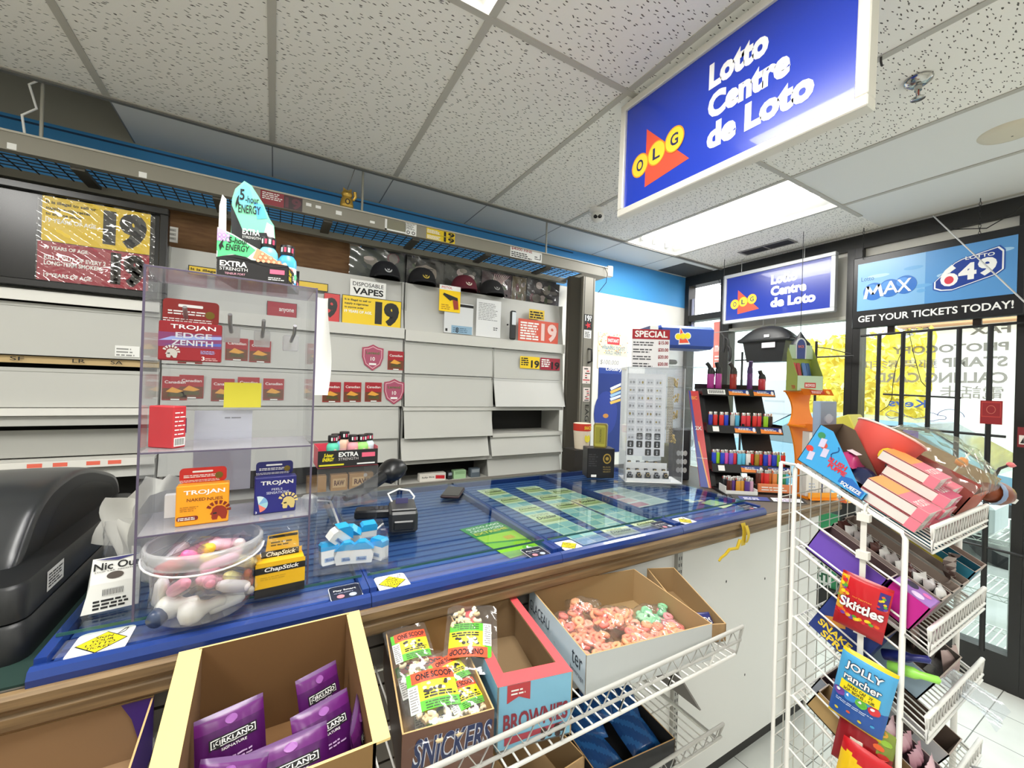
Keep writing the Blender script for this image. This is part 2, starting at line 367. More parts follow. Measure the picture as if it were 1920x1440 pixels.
# ================================================================ header beam with mesh canopy
M_beam = mat('#8f8b7e', .5); M_beamlt = mat('#b9b5a6', .5); M_dk = mat('#3a3833', .6)
BY = 2.42
t = thing('gate_header', 'long grey security gate header hung from the ceiling, with a mesh canopy behind it', 'gate header', (0, BY, 2.528))
q = MB(); q.box(-3.1, 2.24, 0, .035, 0, .07, M_beam); q.box(-3.1, 2.24, -.006, .04, .07, .078, M_beamlt); q.box(2.02, 2.24, .035, .25, 0, .012, M_beam); q.build('beam', t)
q = MB(); q.box(-3.1, 2.02, .235, .275, -.03, .006, M_beam); q.build('rear_rail', t)
for x in [-1.75 + .49 * k for k in range(8)]: q = MB(); q.box(x, x + .045, .035, .235, -.012, .002, mat('#5e5b52', .6)); q.build('cross_bar', t)
q = MB()
for k in range(87): q.box(-2.8 + k * .055, -2.8 + k * .055 + .004, .035, .235, .002, .0055, M_dk)
for k in range(1, 5): q.box(-2.8, 1.99, .035 + k * .041, .035 + k * .041 + .004, .0055, .009, M_dk)
q.build('canopy_mesh', t)
for px, py, lab in ((80, 152, 'hanging rod at the left end of the gate header, beside a white wire'), (680, 322, 'hanging rod of the gate header beside the golden cat figurine'), (1020, 418, 'hanging rod of the gate header above the 4000 fine notice')):
    p = onZ(px, py, CEIL); q = MB(); q.wire((p.x, BY + .02, 2.604), (p.x, BY + .02, CEIL), .0065, mat('#a9a79c', .4, .3), 8); tag(q.build('hanging_rod'), lab, 'rod', 'hanging rods of the gate header')
a = onY(75, 150, BY + .02); b = onY(47, 245, BY + .02)
q = MB(); q.tube([a, a + V((-.03, 0, -.03)), V((b.x + .03, BY + .02, b.z + .1)), V((b.x - .01, BY + .02, b.z + .06)), V((b.x, BY + .02, 2.607))], .0045, WHITE, 6)
tag(q.build('white_wire'), 'white wire looping down from the missing ceiling tile to the gate header', 'wire')
# notices on the beam face
q, at, w, h = sheetY((488, 383), (568, 372), BY - .0066, mat('#8d1c2c', .4)); h0 = onY(488, 357, BY).z - onY(488, 385, BY).z
q = MB(); q.box(0, w, 0, .07, -.0015, 0, mat('#8d1c2c', .4)); q.lines(.008, .028, w * .52, .066, 4, WHITE, fill=.5); q.rect(w * .55, .0, w, .066, mat('#2b1216', .4)); q.text('19', w * .58, -.0 + .004, w * .97, .06, mat('#5d2230', .4), bold=.04)
tag(q.build('warning_sticker', at=frame((onY(488, 370, BY).x, BY - .0008, 2.5295), (1, 0, 0), (0, 0, 1))), 'dark red warning sticker on the gate header right of the tall energy shot display', 'sticker')
def on_beam(name, label, px0, px1, fn, z0=2.531, z1=2.597, cat='sticker'):
    x0 = onY(px0, 400, BY).x; x1 = onY(px1, 400, BY).x; k = onY((px0 + px1) / 2, 440, BY)
    x0 = onY(px0, 357 + .23 * (px0 - 488), BY).x; x1 = onY(px1, 357 + .23 * (px1 - 488), BY).x
    q = MB(); fn(q, x1 - x0, z1 - z0); tag(q.build(name, at=frame((x0, BY - .0009, z0), (1, 0, 0), (0, 0, 1))), label, cat)
def f19(q, w, h):
    q.box(0, w, 0, h, -.0012, 0, mat('#e8c81c', .45))
    for k in (0, 1): q.text('19', w * .6, h * (.52 - .5 * k), w * .98, h * (.96 - .5 * k), BLACK, .0006, .04); q.lines(.004, h * (.55 - .5 * k), w * .52, h * (.9 - .5 * k), 4, WHITE, .0006, .6)
    q.rect(0, h * .48, w, h * .5, BLACK, .0007)
on_beam('age_sticker', 'yellow double 19 sticker on the gate header', 800, 853, f19)
def f4000(q, w, h): q.box(0, w, 0, h, -.0012, 0, WHITE); q.text('$4000 FINE', w * .03, h * .66, w * .68, h * .95, mat('#9b1a24', .5)); q.lines(w * .03, h * .08, w * .7, h * .6, 3, INK, .0006, .5); q.rect(w * .76, h * .22, w * .95, h * .28, INK, .0006); q.rect(w * .94, h * .22, w * .96, h * .75, INK, .0006); q.rect(w * .76, h * .4, w * .85, h * .48, INK, .0006)
on_beam('fine_notice', 'white 4000 dollar fine notice on the right end of the gate header', 957, 1016, f4000, 2.53, 2.603)
def fround(q, w, h):
    q.box(0, w, 0, h, -.0012, 0, WHITE); q.lines(w * .1, h * .45, w * .9, h * .95, 5, mat('#77756e', .6), .0006, .5)
    for c in (.27, .73): q.disc(w * c, h * .2, w * .15, h * .14, INK, .0006); q.disc(w * c, h * .2, w * .09, h * .085, WHITE, .0009)
on_beam('white_label', 'white printed label with two round symbols on the gate header', 760, 781, fround, 2.528, 2.602)
wl = lambda q, w, h: q.box(0, w, 0, h, -.001, 0, WHITE)
for p0, p1, z0, z1, lab in ((14, 32, 2.532, 2.556, 'leftmost small white label on the gate header'), (261, 276, 2.531, 2.555, 'small white label on the gate header left of the tall energy shot display'), (574, 584, 2.567, 2.583, 'small white square just right of the dark red sticker on the gate header'), (592, 602, 2.566, 2.581, 'second small white square right of the dark red sticker'), (630, 641, 2.556, 2.577, 'white scrap of paper on the gate header under the golden cat'), (694, 703, 2.55, 2.563, 'white scrap on the gate header right of the golden cat')):
    on_beam('white_label', lab, p0, p1, wl, z0, z1)
on_beam('price_rail_label', 'clear edged blank strip label on the gate header', 722, 761, lambda q, w, h: (q.box(0, w, 0, h, -.001, 0, mat('#86836f', .5)), q.rect(0, 0, w, h * .14, WHITE), q.rect(0, 0, w * .1, h, WHITE)), 2.53, 2.592)
# golden cat on the beam
p = onY(650, 388, BY + .02)
t = thing('cat_figurine', 'small golden beckoning cat figurine on top of the gate header', 'figurine', frame((p.x, BY + .02, 2.606), (1, 0, 0), (0, 1, 0)))
GOLD = mat('#c9a44c', .3, .6)
q = MB(); q.lathe([(.001, 0), (.034, .002), (.036, .02), (.03, .05), (.024, .062)], GOLD, 16, sy=.8); q.lathe([(.012, .055), (.027, .066), (.03, .08), (.024, .094), (.01, .102), (.001, .103)], GOLD, 16, sy=.85)
cb = q.build('body', t)
for sx in (-1, 1): q = MB(); q.raw([(sx * .022, -.01, .092), (sx * .005, -.01, .1), (sx * .022, -.004, .114), (sx * .018, .01, .094)], [(0, 1, 2), (1, 3, 2), (3, 0, 2), (0, 3, 1)], GOLD); q.build('ear', cb)
q = MB(); q.tube([(.03, -.008, .05), (.042, -.01, .07), (.038, -.014, .096)], .008, GOLD, 8, r1=.01); q.build('paw', cb)
q = MB(); q.M = frame((0, -.031, .03), (1, 0, 0), (0, 0, 1)); q.disc(0, 0, .013, .016, mat('#2b2410', .5)); q.disc(0, 0, .007, .01, GOLD, .0008); q.M = frame((0, -.0265, .08), (1, 0, 0), (0, 0, 1)); q.rect(-.012, .003, .012, .005, BLACK); q.build('markings', cb)
q = MB(); a = onZ(664, 320, CEIL); q.wire((a.x, BY + .02, CEIL), (p.x, BY + .02, 2.71), .0018, mat('#77756e', .5)); tag(q.build('string'), 'thin string from the ceiling down to the golden cat', 'string')
# ================================================================ folded gate
t = thing('folding_gate', 'folded grey accordion security gate stacked at the right end of the cabinets', 'gate', (1.89, BY, 0))
M_gate = mat('#6f6b61', .45, .2); M_gate2 = mat('#8a867b', .45, .2)
q = MB()
zz = []
for k in range(15): zz.append((k * .0075, .05 if k % 2 else .02))
pts = zz + [(x, y + .004) for x, y in zz[::-1]]
for k in range(14):
    (x0, y0), (x1, y1) = zz[k], zz[k + 1]
    q.raw([(x0, y0, .02), (x1, y1, .02), (x1, y1, 2.49), (x0, y0, 2.49)], [(0, 1, 2, 3)], M_gate)
q.box(0, .105, .052, .058, .02, 2.49, M_gate); q.build('accordion_slats', t)
q = MB(); q.rbox(.105, .225, -.005, .05, .01, 2.5, M_gate2, .004); q.box(.118, .122, -.0065, -.005, .02, 2.5, M_dk); q.box(.205, .209, -.0065, -.005, .02, 2.5, M_dk); q.build('end_post', t)
q = MB(); q.tube([(.17, -.005, 1.955), (.185, -.03, 1.95), (.187, -.03, 1.86), (.172, -.005, 1.85)], .008, mat('#2a2724', .5), 8); q.build('handle', t)
q = MB(); q.M = frame((.158, -.0058, 1.53), (0, 0, -1), (1, 0, 0)); q.text('EAGLE', 0, 0, .2, .036, INK, .0012, .0); q.build('lettering', t)
def gate_sticker(label, z0, z1, x0, x1, fn):
    q = MB(); fn(q, x1 - x0, z1 - z0); tag(q.build('sticker', at=frame((1.89 + x0, BY - .0062, z0), (1, 0, 0), (0, 0, 1))), label, 'sticker')
def s_age(q, w, h): q.box(0, w, 0, h, -.0008, .0002, BLACK); q.text('19?', w * .08, h * .55, w * .92, h * .95, WHITE, .0006, .03); q.poly([(w * (.5 + .42 * (1 if k % 2 else .4) * cos(k * pi / 5)), h * (.28 + .24 * (1 if k % 2 else .4) * sin(k * pi / 5))) for k in range(10)], RED, .0006)
def s_red(q, w, h):
    q.box(0, w, 0, h, -.0008, .0002, mat('#e8dcd6', .5))
    for k in range(7): q.rect(w * (.1 + .5 * rnd.random()), h * (.05 + .13 * k), w * (.55 + .4 * rnd.random()), h * (.11 + .13 * k), RED if k % 2 else INK, .0006)
def s_wh(q, w, h): q.box(0, w, 0, h, -.0008, .0002, WHITE); q.lines(w * .1, h * .1, w * .9, h * .9, 5, INK, .0006, .55)
gate_sticker('black 19 sticker with a red splash on the gate post', 2.1, 2.215, .125, .2, s_age); gate_sticker('white torn label below the black sticker on the gate post', 2.035, 2.095, .125, .195, s_wh)
gate_sticker('red and white sticker at mid height of the gate post', 1.69, 1.82, .118, .2, s_red); gate_sticker('narrow red and white sticker above the gate post lettering', 1.555, 1.66, .135, .2, s_red)
q = MB(); q.rbox(0, .05, 0, .04, 0, .085, mat('#e9e6da', .5), .005); tag(q.build('motion_sensor', at=place((2.243, 2.425, 2.54), -12)), 'small cream motion sensor box at the end of the gate header', 'sensor')
q = MB(); a = V((2.2, 2.415, 2.6)); q.tube([a, a + V((.02, -.012, -.05)), a + V((.012, -.01, -.12)), a + V((-.04, .02, -.2))], .0025, BLACK, 6); tag(q.build('black_cable'), 'thin black cable drooping from the right end of the gate header', 'cable')
# ================================================================ cigarette cabinets
M_pan = mat('#c1c1bc', .45); M_pan2 = mat('#a8a8a2', .5); M_shelf = mat('#cfcec7', .45); M_in = mat('#22211f', .8); M_flap = mat('#bfbfb9', .45)
def cabinet(label, x0, x1, ztop):
    t = thing('cigarette_cabinet', label, 'cabinet', (x0, 2.5, .35)); w = x1 - x0
    q = MB(); q.box(0, w, .24, .26, 0, ztop - .35, M_in); q.box(0, .012, .02, .24, 0, ztop - .35, M_pan2); q.box(w - .012, w, .02, .24, 0, ztop - .35, M_pan2); q.box(0, w, .02, .24, 0, .03, M_pan2); q.box(.012, w - .012, .1, .24, .62 if ztop > 2.2 else .55, .64 if ztop > 2.2 else .57, M_pan2); q.build('carcass', t)
    return t
def panel(t, name, x0, x1, z0, z1, tilt=0, top=0, m=M_flap, lip=True):
    """tilt: how far the lower edge swings out toward the shop"""
    X = t.location.x; q = MB(); a, b = x0 - X, x1 - X; z0 -= .35; z1 -= .35; th = .008
    q.raw([(a, -tilt, z0), (b, -tilt, z0), (b, -top, z1), (a, -top, z1), (a, th - tilt, z0), (b, th - tilt, z0), (b, th - top, z1), (a, th - top, z1)],
          [(0, 1, 2, 3), (5, 4, 7, 6), (0, 4, 5, 1), (3, 2, 6, 7), (0, 3, 7, 4), (1, 5, 6, 2)], m)
    if lip: q.box(a, b, -top - .004, th - top, z1 - .012, z1 + .004, m)
    return q.build(name, t)
def ledge(t, x0, x1, z0, z1, out=.02, m=M_shelf, name='shelf'):
    X = t.location.x; q = MB(); q.box(x0 - X, x1 - X, -out, .24, z1 - .35 - .012, z1 - .35, m); q.box(x0 - X, x1 - X, -out - .004, -out + .004, z0 - .35, z1 - .35, m); return q.build(name, t)
# middle unit
cm = cabinet('grey flap fronted cigarette cabinet behind the clear display case, with small red cards on it', -.455, .676, 2.27)
panel(cm, 'header_panel', -.455, .676, 1.985, 2.275, 0, -.05, M_pan, False); ledge(cm, -.455, .676, 1.92, 1.982)
for z0, z1 in ((1.71, 1.915), (1.512, 1.702)): panel(cm, 'flap', -.455, .674, z0, z1, .012)
for z0, z1 in ((1.32, 1.503), (1.18, 1.315)): panel(cm, 'flap', -.455, .66, z0, z1, .022)
ledge(cm, -.455, .676, 1.0, 1.03, .01)
# right unit
cr = cabinet('grey cigarette cabinet with crooked flaps between the middle unit and the folded gate', .684, 1.886, 2.27)
panel(cr, 'header_panel', .684, 1.886, 1.978, 2.275, 0, -.05, M_pan, False); ledge(cr, .684, 1.886, 1.91, 1.975)
panel(cr, 'flap', .686, 1.286, 1.712, 1.905, .015); panel(cr, 'flap', 1.3, 1.885, 1.706, 1.905, .015)
panel(cr, 'flap', .69, 1.292, 1.51, 1.705, .03); panel(cr, 'flap', 1.3, 1.882, 1.512, 1.7, .055, .01, mat('#cacac6', .45))
ledge(cr, .684, 1.886, 1.485, 1.508, .02); panel(cr, 'flap', .69, 1.286, 1.317, 1.5, .05, .012); ledge(cr, 1.3, 1.886, 1.3, 1.326, .02)
panel(cr, 'flap', .675, 1.262, 1.185, 1.312, .055, .015); panel(cr, 'flap', 1.285, 1.876, 1.178, 1.3, .05, .012); ledge(cr, .684, 1.88, 1.155, 1.18, .02)
panel(cr, 'flap', 1.268, 1.872, 1.035, 1.15, .04, .01); ledge(cr, .684, 1.886, .99, 1.03, .03)
q = MB(); q.box(0, .012, -.004, .24, .6, 1.555, M_pan2); q.build('divider', cr).location.x = 1.287 - .684
# left unit
cl = cabinet('grey cigarette cabinet at the far left, behind the cash register', -1.9, -.465, 1.99)
ledge(cl, -1.9, -.465, 1.945, 1.99, .03, mat('#e6e5de', .4)); panel(cl, 'flap', -1.9, -.467, 1.722, 1.935, .012)
panel(cl, 'label_strip', -1.9, -.467, 1.688, 1.718, -.008, -.008, mat('#c8ad7c', .7), False); panel(cl, 'flap', -1.9, -.467, 1.503, 1.665, 0, -.015)
ledge(cl, -1.9, -.465, 1.47, 1.5, .03, mat('#e6e5de', .4)); panel(cl, 'flap', -1.9, -.467, 1.425, 1.468, .01, .01, M_flap); panel(cl, 'inner_panel', -1.9, -.467, 1.285, 1.4, -.05, -.06, M_pan2, False)
ledge(cl, -1.9, -.465, 1.244, 1.278, .03, mat('#eceae2', .4)); panel(cl, 'flap', -1.9, -.467, 1.19, 1.238, .012, 0)
q = MB(); q.M = frame((0, 0, 0), (1, 0, 0), (0, 0, 1))
for px in (65, 113, 175, 215): x = onY(px, 866, 2.466).x + 1.9; q.rect(x - .022, .903, x + .022, .92, mat('#f0705a', .6), .0345)
q.M = frame((0, 0, 0), (1, 0, 0), (0, 0, 1))
for tx, px in (('SF', 32), ('LR', 148), ('SA', 219)): x = onY(px, 675, 2.5).x + 1.9; q.text(tx, x - .02, 1.347, x + .02, 1.363, INK, .001, 0)
q.build('price_marks', cl)
# ---- things fixed on the cabinets
q, at, w, h = sheetY((215, 668), (262, 650), 2.485); q.lines(.005, .004, w - .01, h - .004, 3, mat('#8f8f8c', .6)); tag(q.build('paper_label', at=at), 'white paper label on the upper flap of the far left cabinet', 'label')
# big dark framed board at left
t = thing('framed_sign_board', 'large black framed sign board with clear film over age limit notices, top left', 'sign', (-1.9, 2.45, 2.0))
q = MB(); M_bl = mat('#0d0d0e', .25); q.box(0, 1.46, .01, .03, 0, .42, M_bl); q.build('backing', t)
q = MB()
for b in ((0, 1.46, -.012, .012, 0, .03), (0, 1.46, -.012, .012, .39, .42), (1.43, 1.46, -.012, .012, .03, .39)): q.rbox(*b, mat('#161616', .3), .003)
q.build('frame', t)
x0 = onY(75, 450, 2.45).x + 1.9; x1 = onY(280, 450, 2.45).x + 1.9
q = MB(); q.M = FR(.009); q.box(x0, x1, .2, .385, -.0015, 0, YEL); age_sign(q, x0, .2, x1 - x0, .185, mat('#e5c21a', .4)); q.build('yellow_notice', t)
q = MB(); q.M = FR(.009); M_mar = mat('#9b1c32', .4); q.box(x0 - .01, x1, .035, .197, -.0015, 0, M_mar); w = x1 - x0
for i, tx in enumerate(('19 YEARS OF AGE.', 'KILL 1 OUT OF EVERY 2', 'LONG-TERM SMOKERS.', '19 YEARS OF AGE.')): q.text(tx, x0 + .01, (.165, .123, .1, .05)[i], x0 + w * (.42, .58, .56, .46)[i], (.18, .141, .118, .067)[i], WHITE, .0006, .03)
[q.text('19', x0 + w * (.64 + dx), .045, x0 + w * (.95 + dx), .19, mat('#1d070c', .4), .0006 + abs(dx) * .01, .045) for dx in (-.015, 0, .015)]; q.build('red_notice', t)
q = MB()
for zz0, zz1 in ((.033, .198), (.2, .388)):
    def fn(u, v, zz0=zz0, zz1=zz1): return (x0 - .012 + (w + .03) * u, .004 - .004 * sin(9 * u + 14 * v) * sin(7 * v * u + 3 * u + 17 * u * u) - .0022 * sin(31 * u + 23 * v) - .0007 * sin(47 * u - 31 * v + 5 * sin(9 * v)), zz0 + (zz1 - zz0) * v)
    q.grid(fn, 90, 40, clear('#ffffff', .3, .07, .0, 'signfilm'))
q.build('film', t)
q = MB(); q.box(.62, .62 + .27, -.02, .01, .045, .075, WHITE)
for k in range(6): q.M = FR(-.0205); q.disc(.66 + k * .04, .06, .006, .006, INK); q.M = I4
q.build('perforated_rail', t)
# plywood and dark backing above the cabinets
q = MB(); q.box(-.62, .45, 2.74, 2.76, 2.276, 2.535, mat('#7d5a34', .7, noise=('#6a4826', 9, 1, 1, 6))); tag(q.build('plywood_board'), 'brown plywood board standing on the middle cabinet under the mesh canopy', 'board')
q = MB(); q.box(.46, 1.98, 2.742, 2.757, 2.276, 2.52, mat('#141313', .8)); tag(q.build('backing_board'), 'black backing board behind the caps on the right cabinet', 'board')
q = MB(); q.box(-1.9, -.63, 2.72, 2.74, 2.36, 2.53, mat('#171615', .8)); tag(q.build('backing_board'), 'black backing board above the framed sign at far left', 'board')
# thermostat like switch box
q, at, w, h = sheetY((310, 452), (334, 427), 2.735, mat('#e8e6dd', .5), .02)
for k in range(3): q.rect(w * .15, h * (.15 + .27 * k), w * .85, h * (.34 + .27 * k), mat('#b8b6ad', .5)); q.rect(w * .3, h * (.2 + .27 * k), w * .7, h * (.28 + .27 * k), mat('#8f8d85', .5), .0006)
tag(q.build('outlet_box', at=at), 'small white outlet box on the plywood beside the framed sign board', 'outlet')
# signs on header panels: surface leans back, so stand them 4 mm clear
HP = 2.493
q, at, w, h = sheetY((656, 553), (724, 532), HP + .012, WHITE); q.text('DISPOSABLE', w * .07, h * .62, w * .93, h * .86, INK, .0006, .005); q.text('VAPES', w * .08, h * .12, w * .93, h * .52, INK, .0006, .03); tag(q.build('shelf_label', at=at), 'white DISPOSABLE VAPES label on the middle cabinet', 'label')
q, at, w, h = sheetY((640, 608), (753, 566), HP, mat('#1b1a10', .5)); age_sign(q, .003, .003, w - .006, h - .006, mat('#f1cd1d', .45)); tag(q.build('age_sign', at=at), 'yellow 19 age limit sign under the DISPOSABLE VAPES label', 'sign')
q, at, w, h = sheetY((606, 603), (638, 552), HP, mat('#1b1a10', .5)); q.rect(.002, .003, w - .002, h - .003, mat('#d03a3c', .45)); q.text('9', w * .12, h * .15, w * .85, h * .85, BLACK, .0006, .05); tag(q.build('age_sign', at=at), 'red age sign cut to a 9, left of the yellow 19 sign', 'sign')
q, at, w, h = sheetY((352, 511), (580, 531), HP + .03, WHITE)
q = MB(); q.box(0, .62, 0, .045, -.0015, 0, mat('#1b1a10', .5)); q.rect(.004, .004, .616, .041, mat('#e0bd2a', .45)); q.text('It is illegal to sell or supply', .01, .018, .3, .034, INK, .0006, .03); tag(q.build('age_sign', at=frame((onY(352, 500, HP).x, HP + .012, onY(352, 505, HP).z - .02), (1, 0, 0), (0, 0, 1))), 'long yellow age strip behind the energy shot display', 'sign')
q, at, w, h = sheetY((500, 592), (557, 570), HP, mat('#1b1a10', .5)); q.rect(.002, .002, w - .002, h - .002, mat('#a5192f', .45)); q.text('anyone', w * .4, h * .3, w * .9, h * .6, WHITE); tag(q.build('age_sign', at=at), 'small dark red age sign seen through the display case', 'sign')
# lighter card, sleeves, torch, pink sign
q, at, w, h = sheetY((823, 582), (864, 539), HP - .006, YEL, .004); q.rect(0, h * .82, w, h, WHITE); q.text('PISTOL', w * .1, h * .87, w * .6, h * .96, RED)
g = mat('#1e1d1d', .4); q.poly([(w * .16, h * .62), (w * .2, h * .7), (w * .86, h * .56), (w * .88, h * .42), (w * .6, h * .46), (w * .5, h * .42)], g, .002); q.poly([(w * .62, h * .48), (w * .88, h * .44), (w * .92, h * .12), (w * .7, h * .1)], mat('#a0382a', .5), .0023); q.lines(w * .1, h * .08, w * .55, h * .3, 3, mat('#b8860b', .5)); tag(q.build('lighter_card', at=at), 'yellow blister card with a pistol shaped lighter, on the right cabinet', 'lighter card')
q, at, w, h = sheetY((832, 623), (888, 572), HP, mat('#d9dbdc', .35), .002); q.rect(w * .25, 0, w * .97, h * .26, mat('#8fb0c8', .4)); q.text('8', w * .4, h * .03, w * .5, h * .2, INK); q.rect(w * .05, h * .05, w * .12, h * .14, INK); q.rect(w * .4, h * .88, w, h * .97, INK); q.lines(w * .3, h * .05, w * .95, h * .22, 3, mat('#4f7088', .5), .0005); tag(q.build('document_sleeve', at=at), 'clear sleeve with a blue paper at its foot, left of the printed form', 'paper')
q, at, w, h = sheetY((892, 630), (940, 566), HP, mat('#e6e7e7', .3), .002); q.lines(w * .08, h * .45, w * .9, h * .93, 11, mat('#9c9c9c', .6)); q.lines(w * .7, h * .2, w * .9, h * .3, 2, INK); tag(q.build('printed_form', at=at), 'white printed form in a clear sleeve on the right cabinet', 'paper')
p = onY(961, 637, HP - .02); t = thing('flashlight', 'black inspection flashlight standing against the right cabinet beside the pink sign', 'flashlight', (p.x, HP - .02, 1.977))
q = MB(); q.rbox(-.022, .022, -.012, .016, 0, .2, mat('#232526', .4), .008); q.build('body', t); q = MB(); q.rbox(-.016, .016, -.016, -.01, .1, .19, mat('#dfe5ea', .2), .003); q.build('lamp_strip', t); q = MB(); q.lathe([(.004, 0), (.006, .004), (.006, .01), (.001, .012)], INK, 8); o = q.build('screw', t); o.matrix_local = frame((-.04, .012, .1), (1, 0, 0), (0, 0, 1))
q, at, w, h = sheetY((971, 640), (1047, 606), HP - .004, mat('#d4553f', .45)); q.lines(w * .05, h * .12, w * .5, h * .92, 7, WHITE, .0006, .6, .15); q.text('19', w * .56, h * .1, w * .96, h * .9, mat('#e9c9c2', .4), .0006, .04); q.text('19', w * .6, h * .1, w * .98, h * .9, mat('#b5604f', .4), .0003, .02); tag(q.build('age_sign', at=at), 'faded red 19 sign leaning on the right cabinet ledge beside the flashlight', 'sign')
q, at, w, h = sheetY((992, 597), (1021, 583), HP + .004, mat('#e0bd2a', .45)); q.lines(w * .05, h * .1, w * .95, h * .9, 3, INK, .0006, .6); tag(q.build('age_sign', at=at), 'small yellow notice above the faded red sign', 'sign')
FY = 2.484
for bl, tr, c, l in (((975, 690), (1012, 670), '#f1cd1d', 'small yellow 19 sticker on a right cabinet flap'), ((1013, 693), (1050, 673), '#9b1c32', 'small dark red 19 sticker beside the small yellow one on a flap')):
    q, at, w, h = sheetY(bl, tr, FY, mat(c, .4)); q.lines(w * .05, h * .25, w * .5, h * .95, 4, WHITE if c != '#f1cd1d' else INK, .0006, .6); q.text('19', w * .55, h * .06, w * .98, h * .7, BLACK, .0006, .04); tag(q.build('age_sticker', at=at), l, 'sticker')
# small red cigarette cards and shields on the middle cabinet
def red_card(w, h):
    q = MB(); q.box(0, w, 0, h, -.002, 0, mat('#a3202c', .35)); q.rect(.002, .004, w - .002, h * .5, mat('#6b3a22', .4)); q.poly([(w * .15, h * .35), (w * .4, h * .55), (w * .85, h * .38), (w * .6, h * .3)], mat('#e0a03c', .4), .0006); q.poly([(w * .2, h * .15), (w * .85, h * .15), (w * .8, h * .3), (w * .25, h * .3)], mat('#4f4a22', .4), .0006)
    q.text('Canadian', w * .1, h * .7, w * .92, h * .82, WHITE, .0006, .01); q.rect(w * .35, .0, w * .7, h * .05, WHITE, .0008); return q
proto = None
for px, py, lab in ((357, 660, 'small red brand card peeking out under the hanging red box in the case'), (444, 653, 'small red brand card on the upper flap behind the top of the yellow sticky note'), (488, 659, 'small red brand card on the upper flap just right of the yellow sticky note'), (742, 676, 'small red brand card at the right end of the upper flap beside a pink shield'),
                    (359, 725, 'leftmost red brand card on the second flap, bright red with a yellow leaf'), (418, 731, 'red brand card below the left corner of the yellow sticky note'), (466, 728, 'red brand card below the right corner of the yellow sticky note'), (513, 730, 'rightmost red brand card seen through the display case'),
                    (622, 735, 'red brand card half hidden by the white paper taped on the case'), (661, 735, 'middle red brand card on the second flap right of the case'), (700, 735, 'red brand card just left of the lower pink shield'), (283, 727, 'red brand card at the left edge of the middle cabinet')):
    up = py < 700; Y = FY + (.003 if up else .003); p = onY(px, py, Y); w, h = .094, .112
    M = frame((p.x - w / 2, Y - .001, p.z - h / 2), (1, 0, 0), (0, 0, 1))
    if px == 283: M = frame((-.45, Y - .001, p.z - h / 2), (1, 0, 0), (0, 0, 1))
    if px == 444: M = frame((p.x - w / 2, Y - .001, p.z - h / 2 - .005), (1, 0, 0), (0, 0, 1))
    if proto is None: proto = tag(red_card(w, h).build('brand_card', at=M), lab, 'card', 'red brand cards on the middle cabinet flaps')
    else: copy_tree(proto, M, lab)
for px, py, lab in ((699, 670, 'pink shield shaped card on the upper flap of the middle cabinet'), (739, 734, 'pink shield shaped card at the right end of the second flap')):
    p = onY(px, py, FY); q = MB(); sh = [(-.06, .055), (-.03, .06), (0, .075), (.03, .06), (.06, .055), (.06, 0), (.045, -.045), (0, -.078), (-.045, -.045), (-.06, 0)]
    q.prism(sh, -.002, 0, mat('#a8455e', .35)); q.poly([(x * .86, y * .86) for x, y in sh], mat('#e3b7bd', .35), .0004); q.poly([(x * .8, y * .8) for x, y in sh], mat('#a8506a', .35), .0007)
    q.text('Legend', -.038, .012, .036, .034, mat('#4f6b3a', .4), .001, .02); q.text('10', -.012, -.02, .012, .002, WHITE, .001); q.rect(-.02, -.045, .02, -.034, WHITE, .001); tag(q.build('shield_card', at=frame((p.x, FY, p.z), (1, 0, 0), (0, 0, 1))), lab, 'card')
# ---- caps and bagged prints along the top
def cap(px, py, Y, col, label, crest):
    p = onY(px, py, Y); t = thing('baseball_cap', label, 'cap', (p.x, 2.6, 2.276))
    m = mat(col, .9); q = MB(); q.grid(lambda u, v: (.092 * cos(2 * pi * u) * cos(v * pi / 2) ** .75, .092 * sin(2 * pi * u) * cos(v * pi / 2) ** .75, .11 * sin(v * pi / 2) + .012), 24, 8, m); cw = q.build('crown', t)
    q = MB(); q.grid(lambda u, v: (.078 * cos(pi * u) * (1 + .02 * v) * -1, -.05 - .085 * v * sin(pi * u) - .02, .014 + .022 * sin(pi * u) * (1 - v) - .012 * v), 16, 5, m); q.build('brim', t)
    q = MB(); q.M = frame((0, -.082, .055), (1, 0, 0), (0, .45, 1)); q.disc(0, 0, .022, .022, mat(crest, .6), .002); q.disc(0, 0, .014, .014, m, .003); q.disc(0, 0, .007, .009, mat(crest, .6), .004); q.build('crest', cw)
    return t
cap(725, 515, 2.56, '#15161c', 'black cap with a silver crest, leftmost of the caps on the cabinets', '#b9bcc0'); cap(795, 522, 2.56, '#17171a', 'black cap with a yellow ring crest under a bagged portrait', '#c8b04a')
cap(873, 545, 2.57, '#5f1c2a', 'dark red cap on the right cabinet behind the pistol lighter card', '#d8cfc0'); cap(925, 550, 2.57, '#202022', 'black cap with a grey brim on the right cabinet, above the printed form', '#9a9a98')
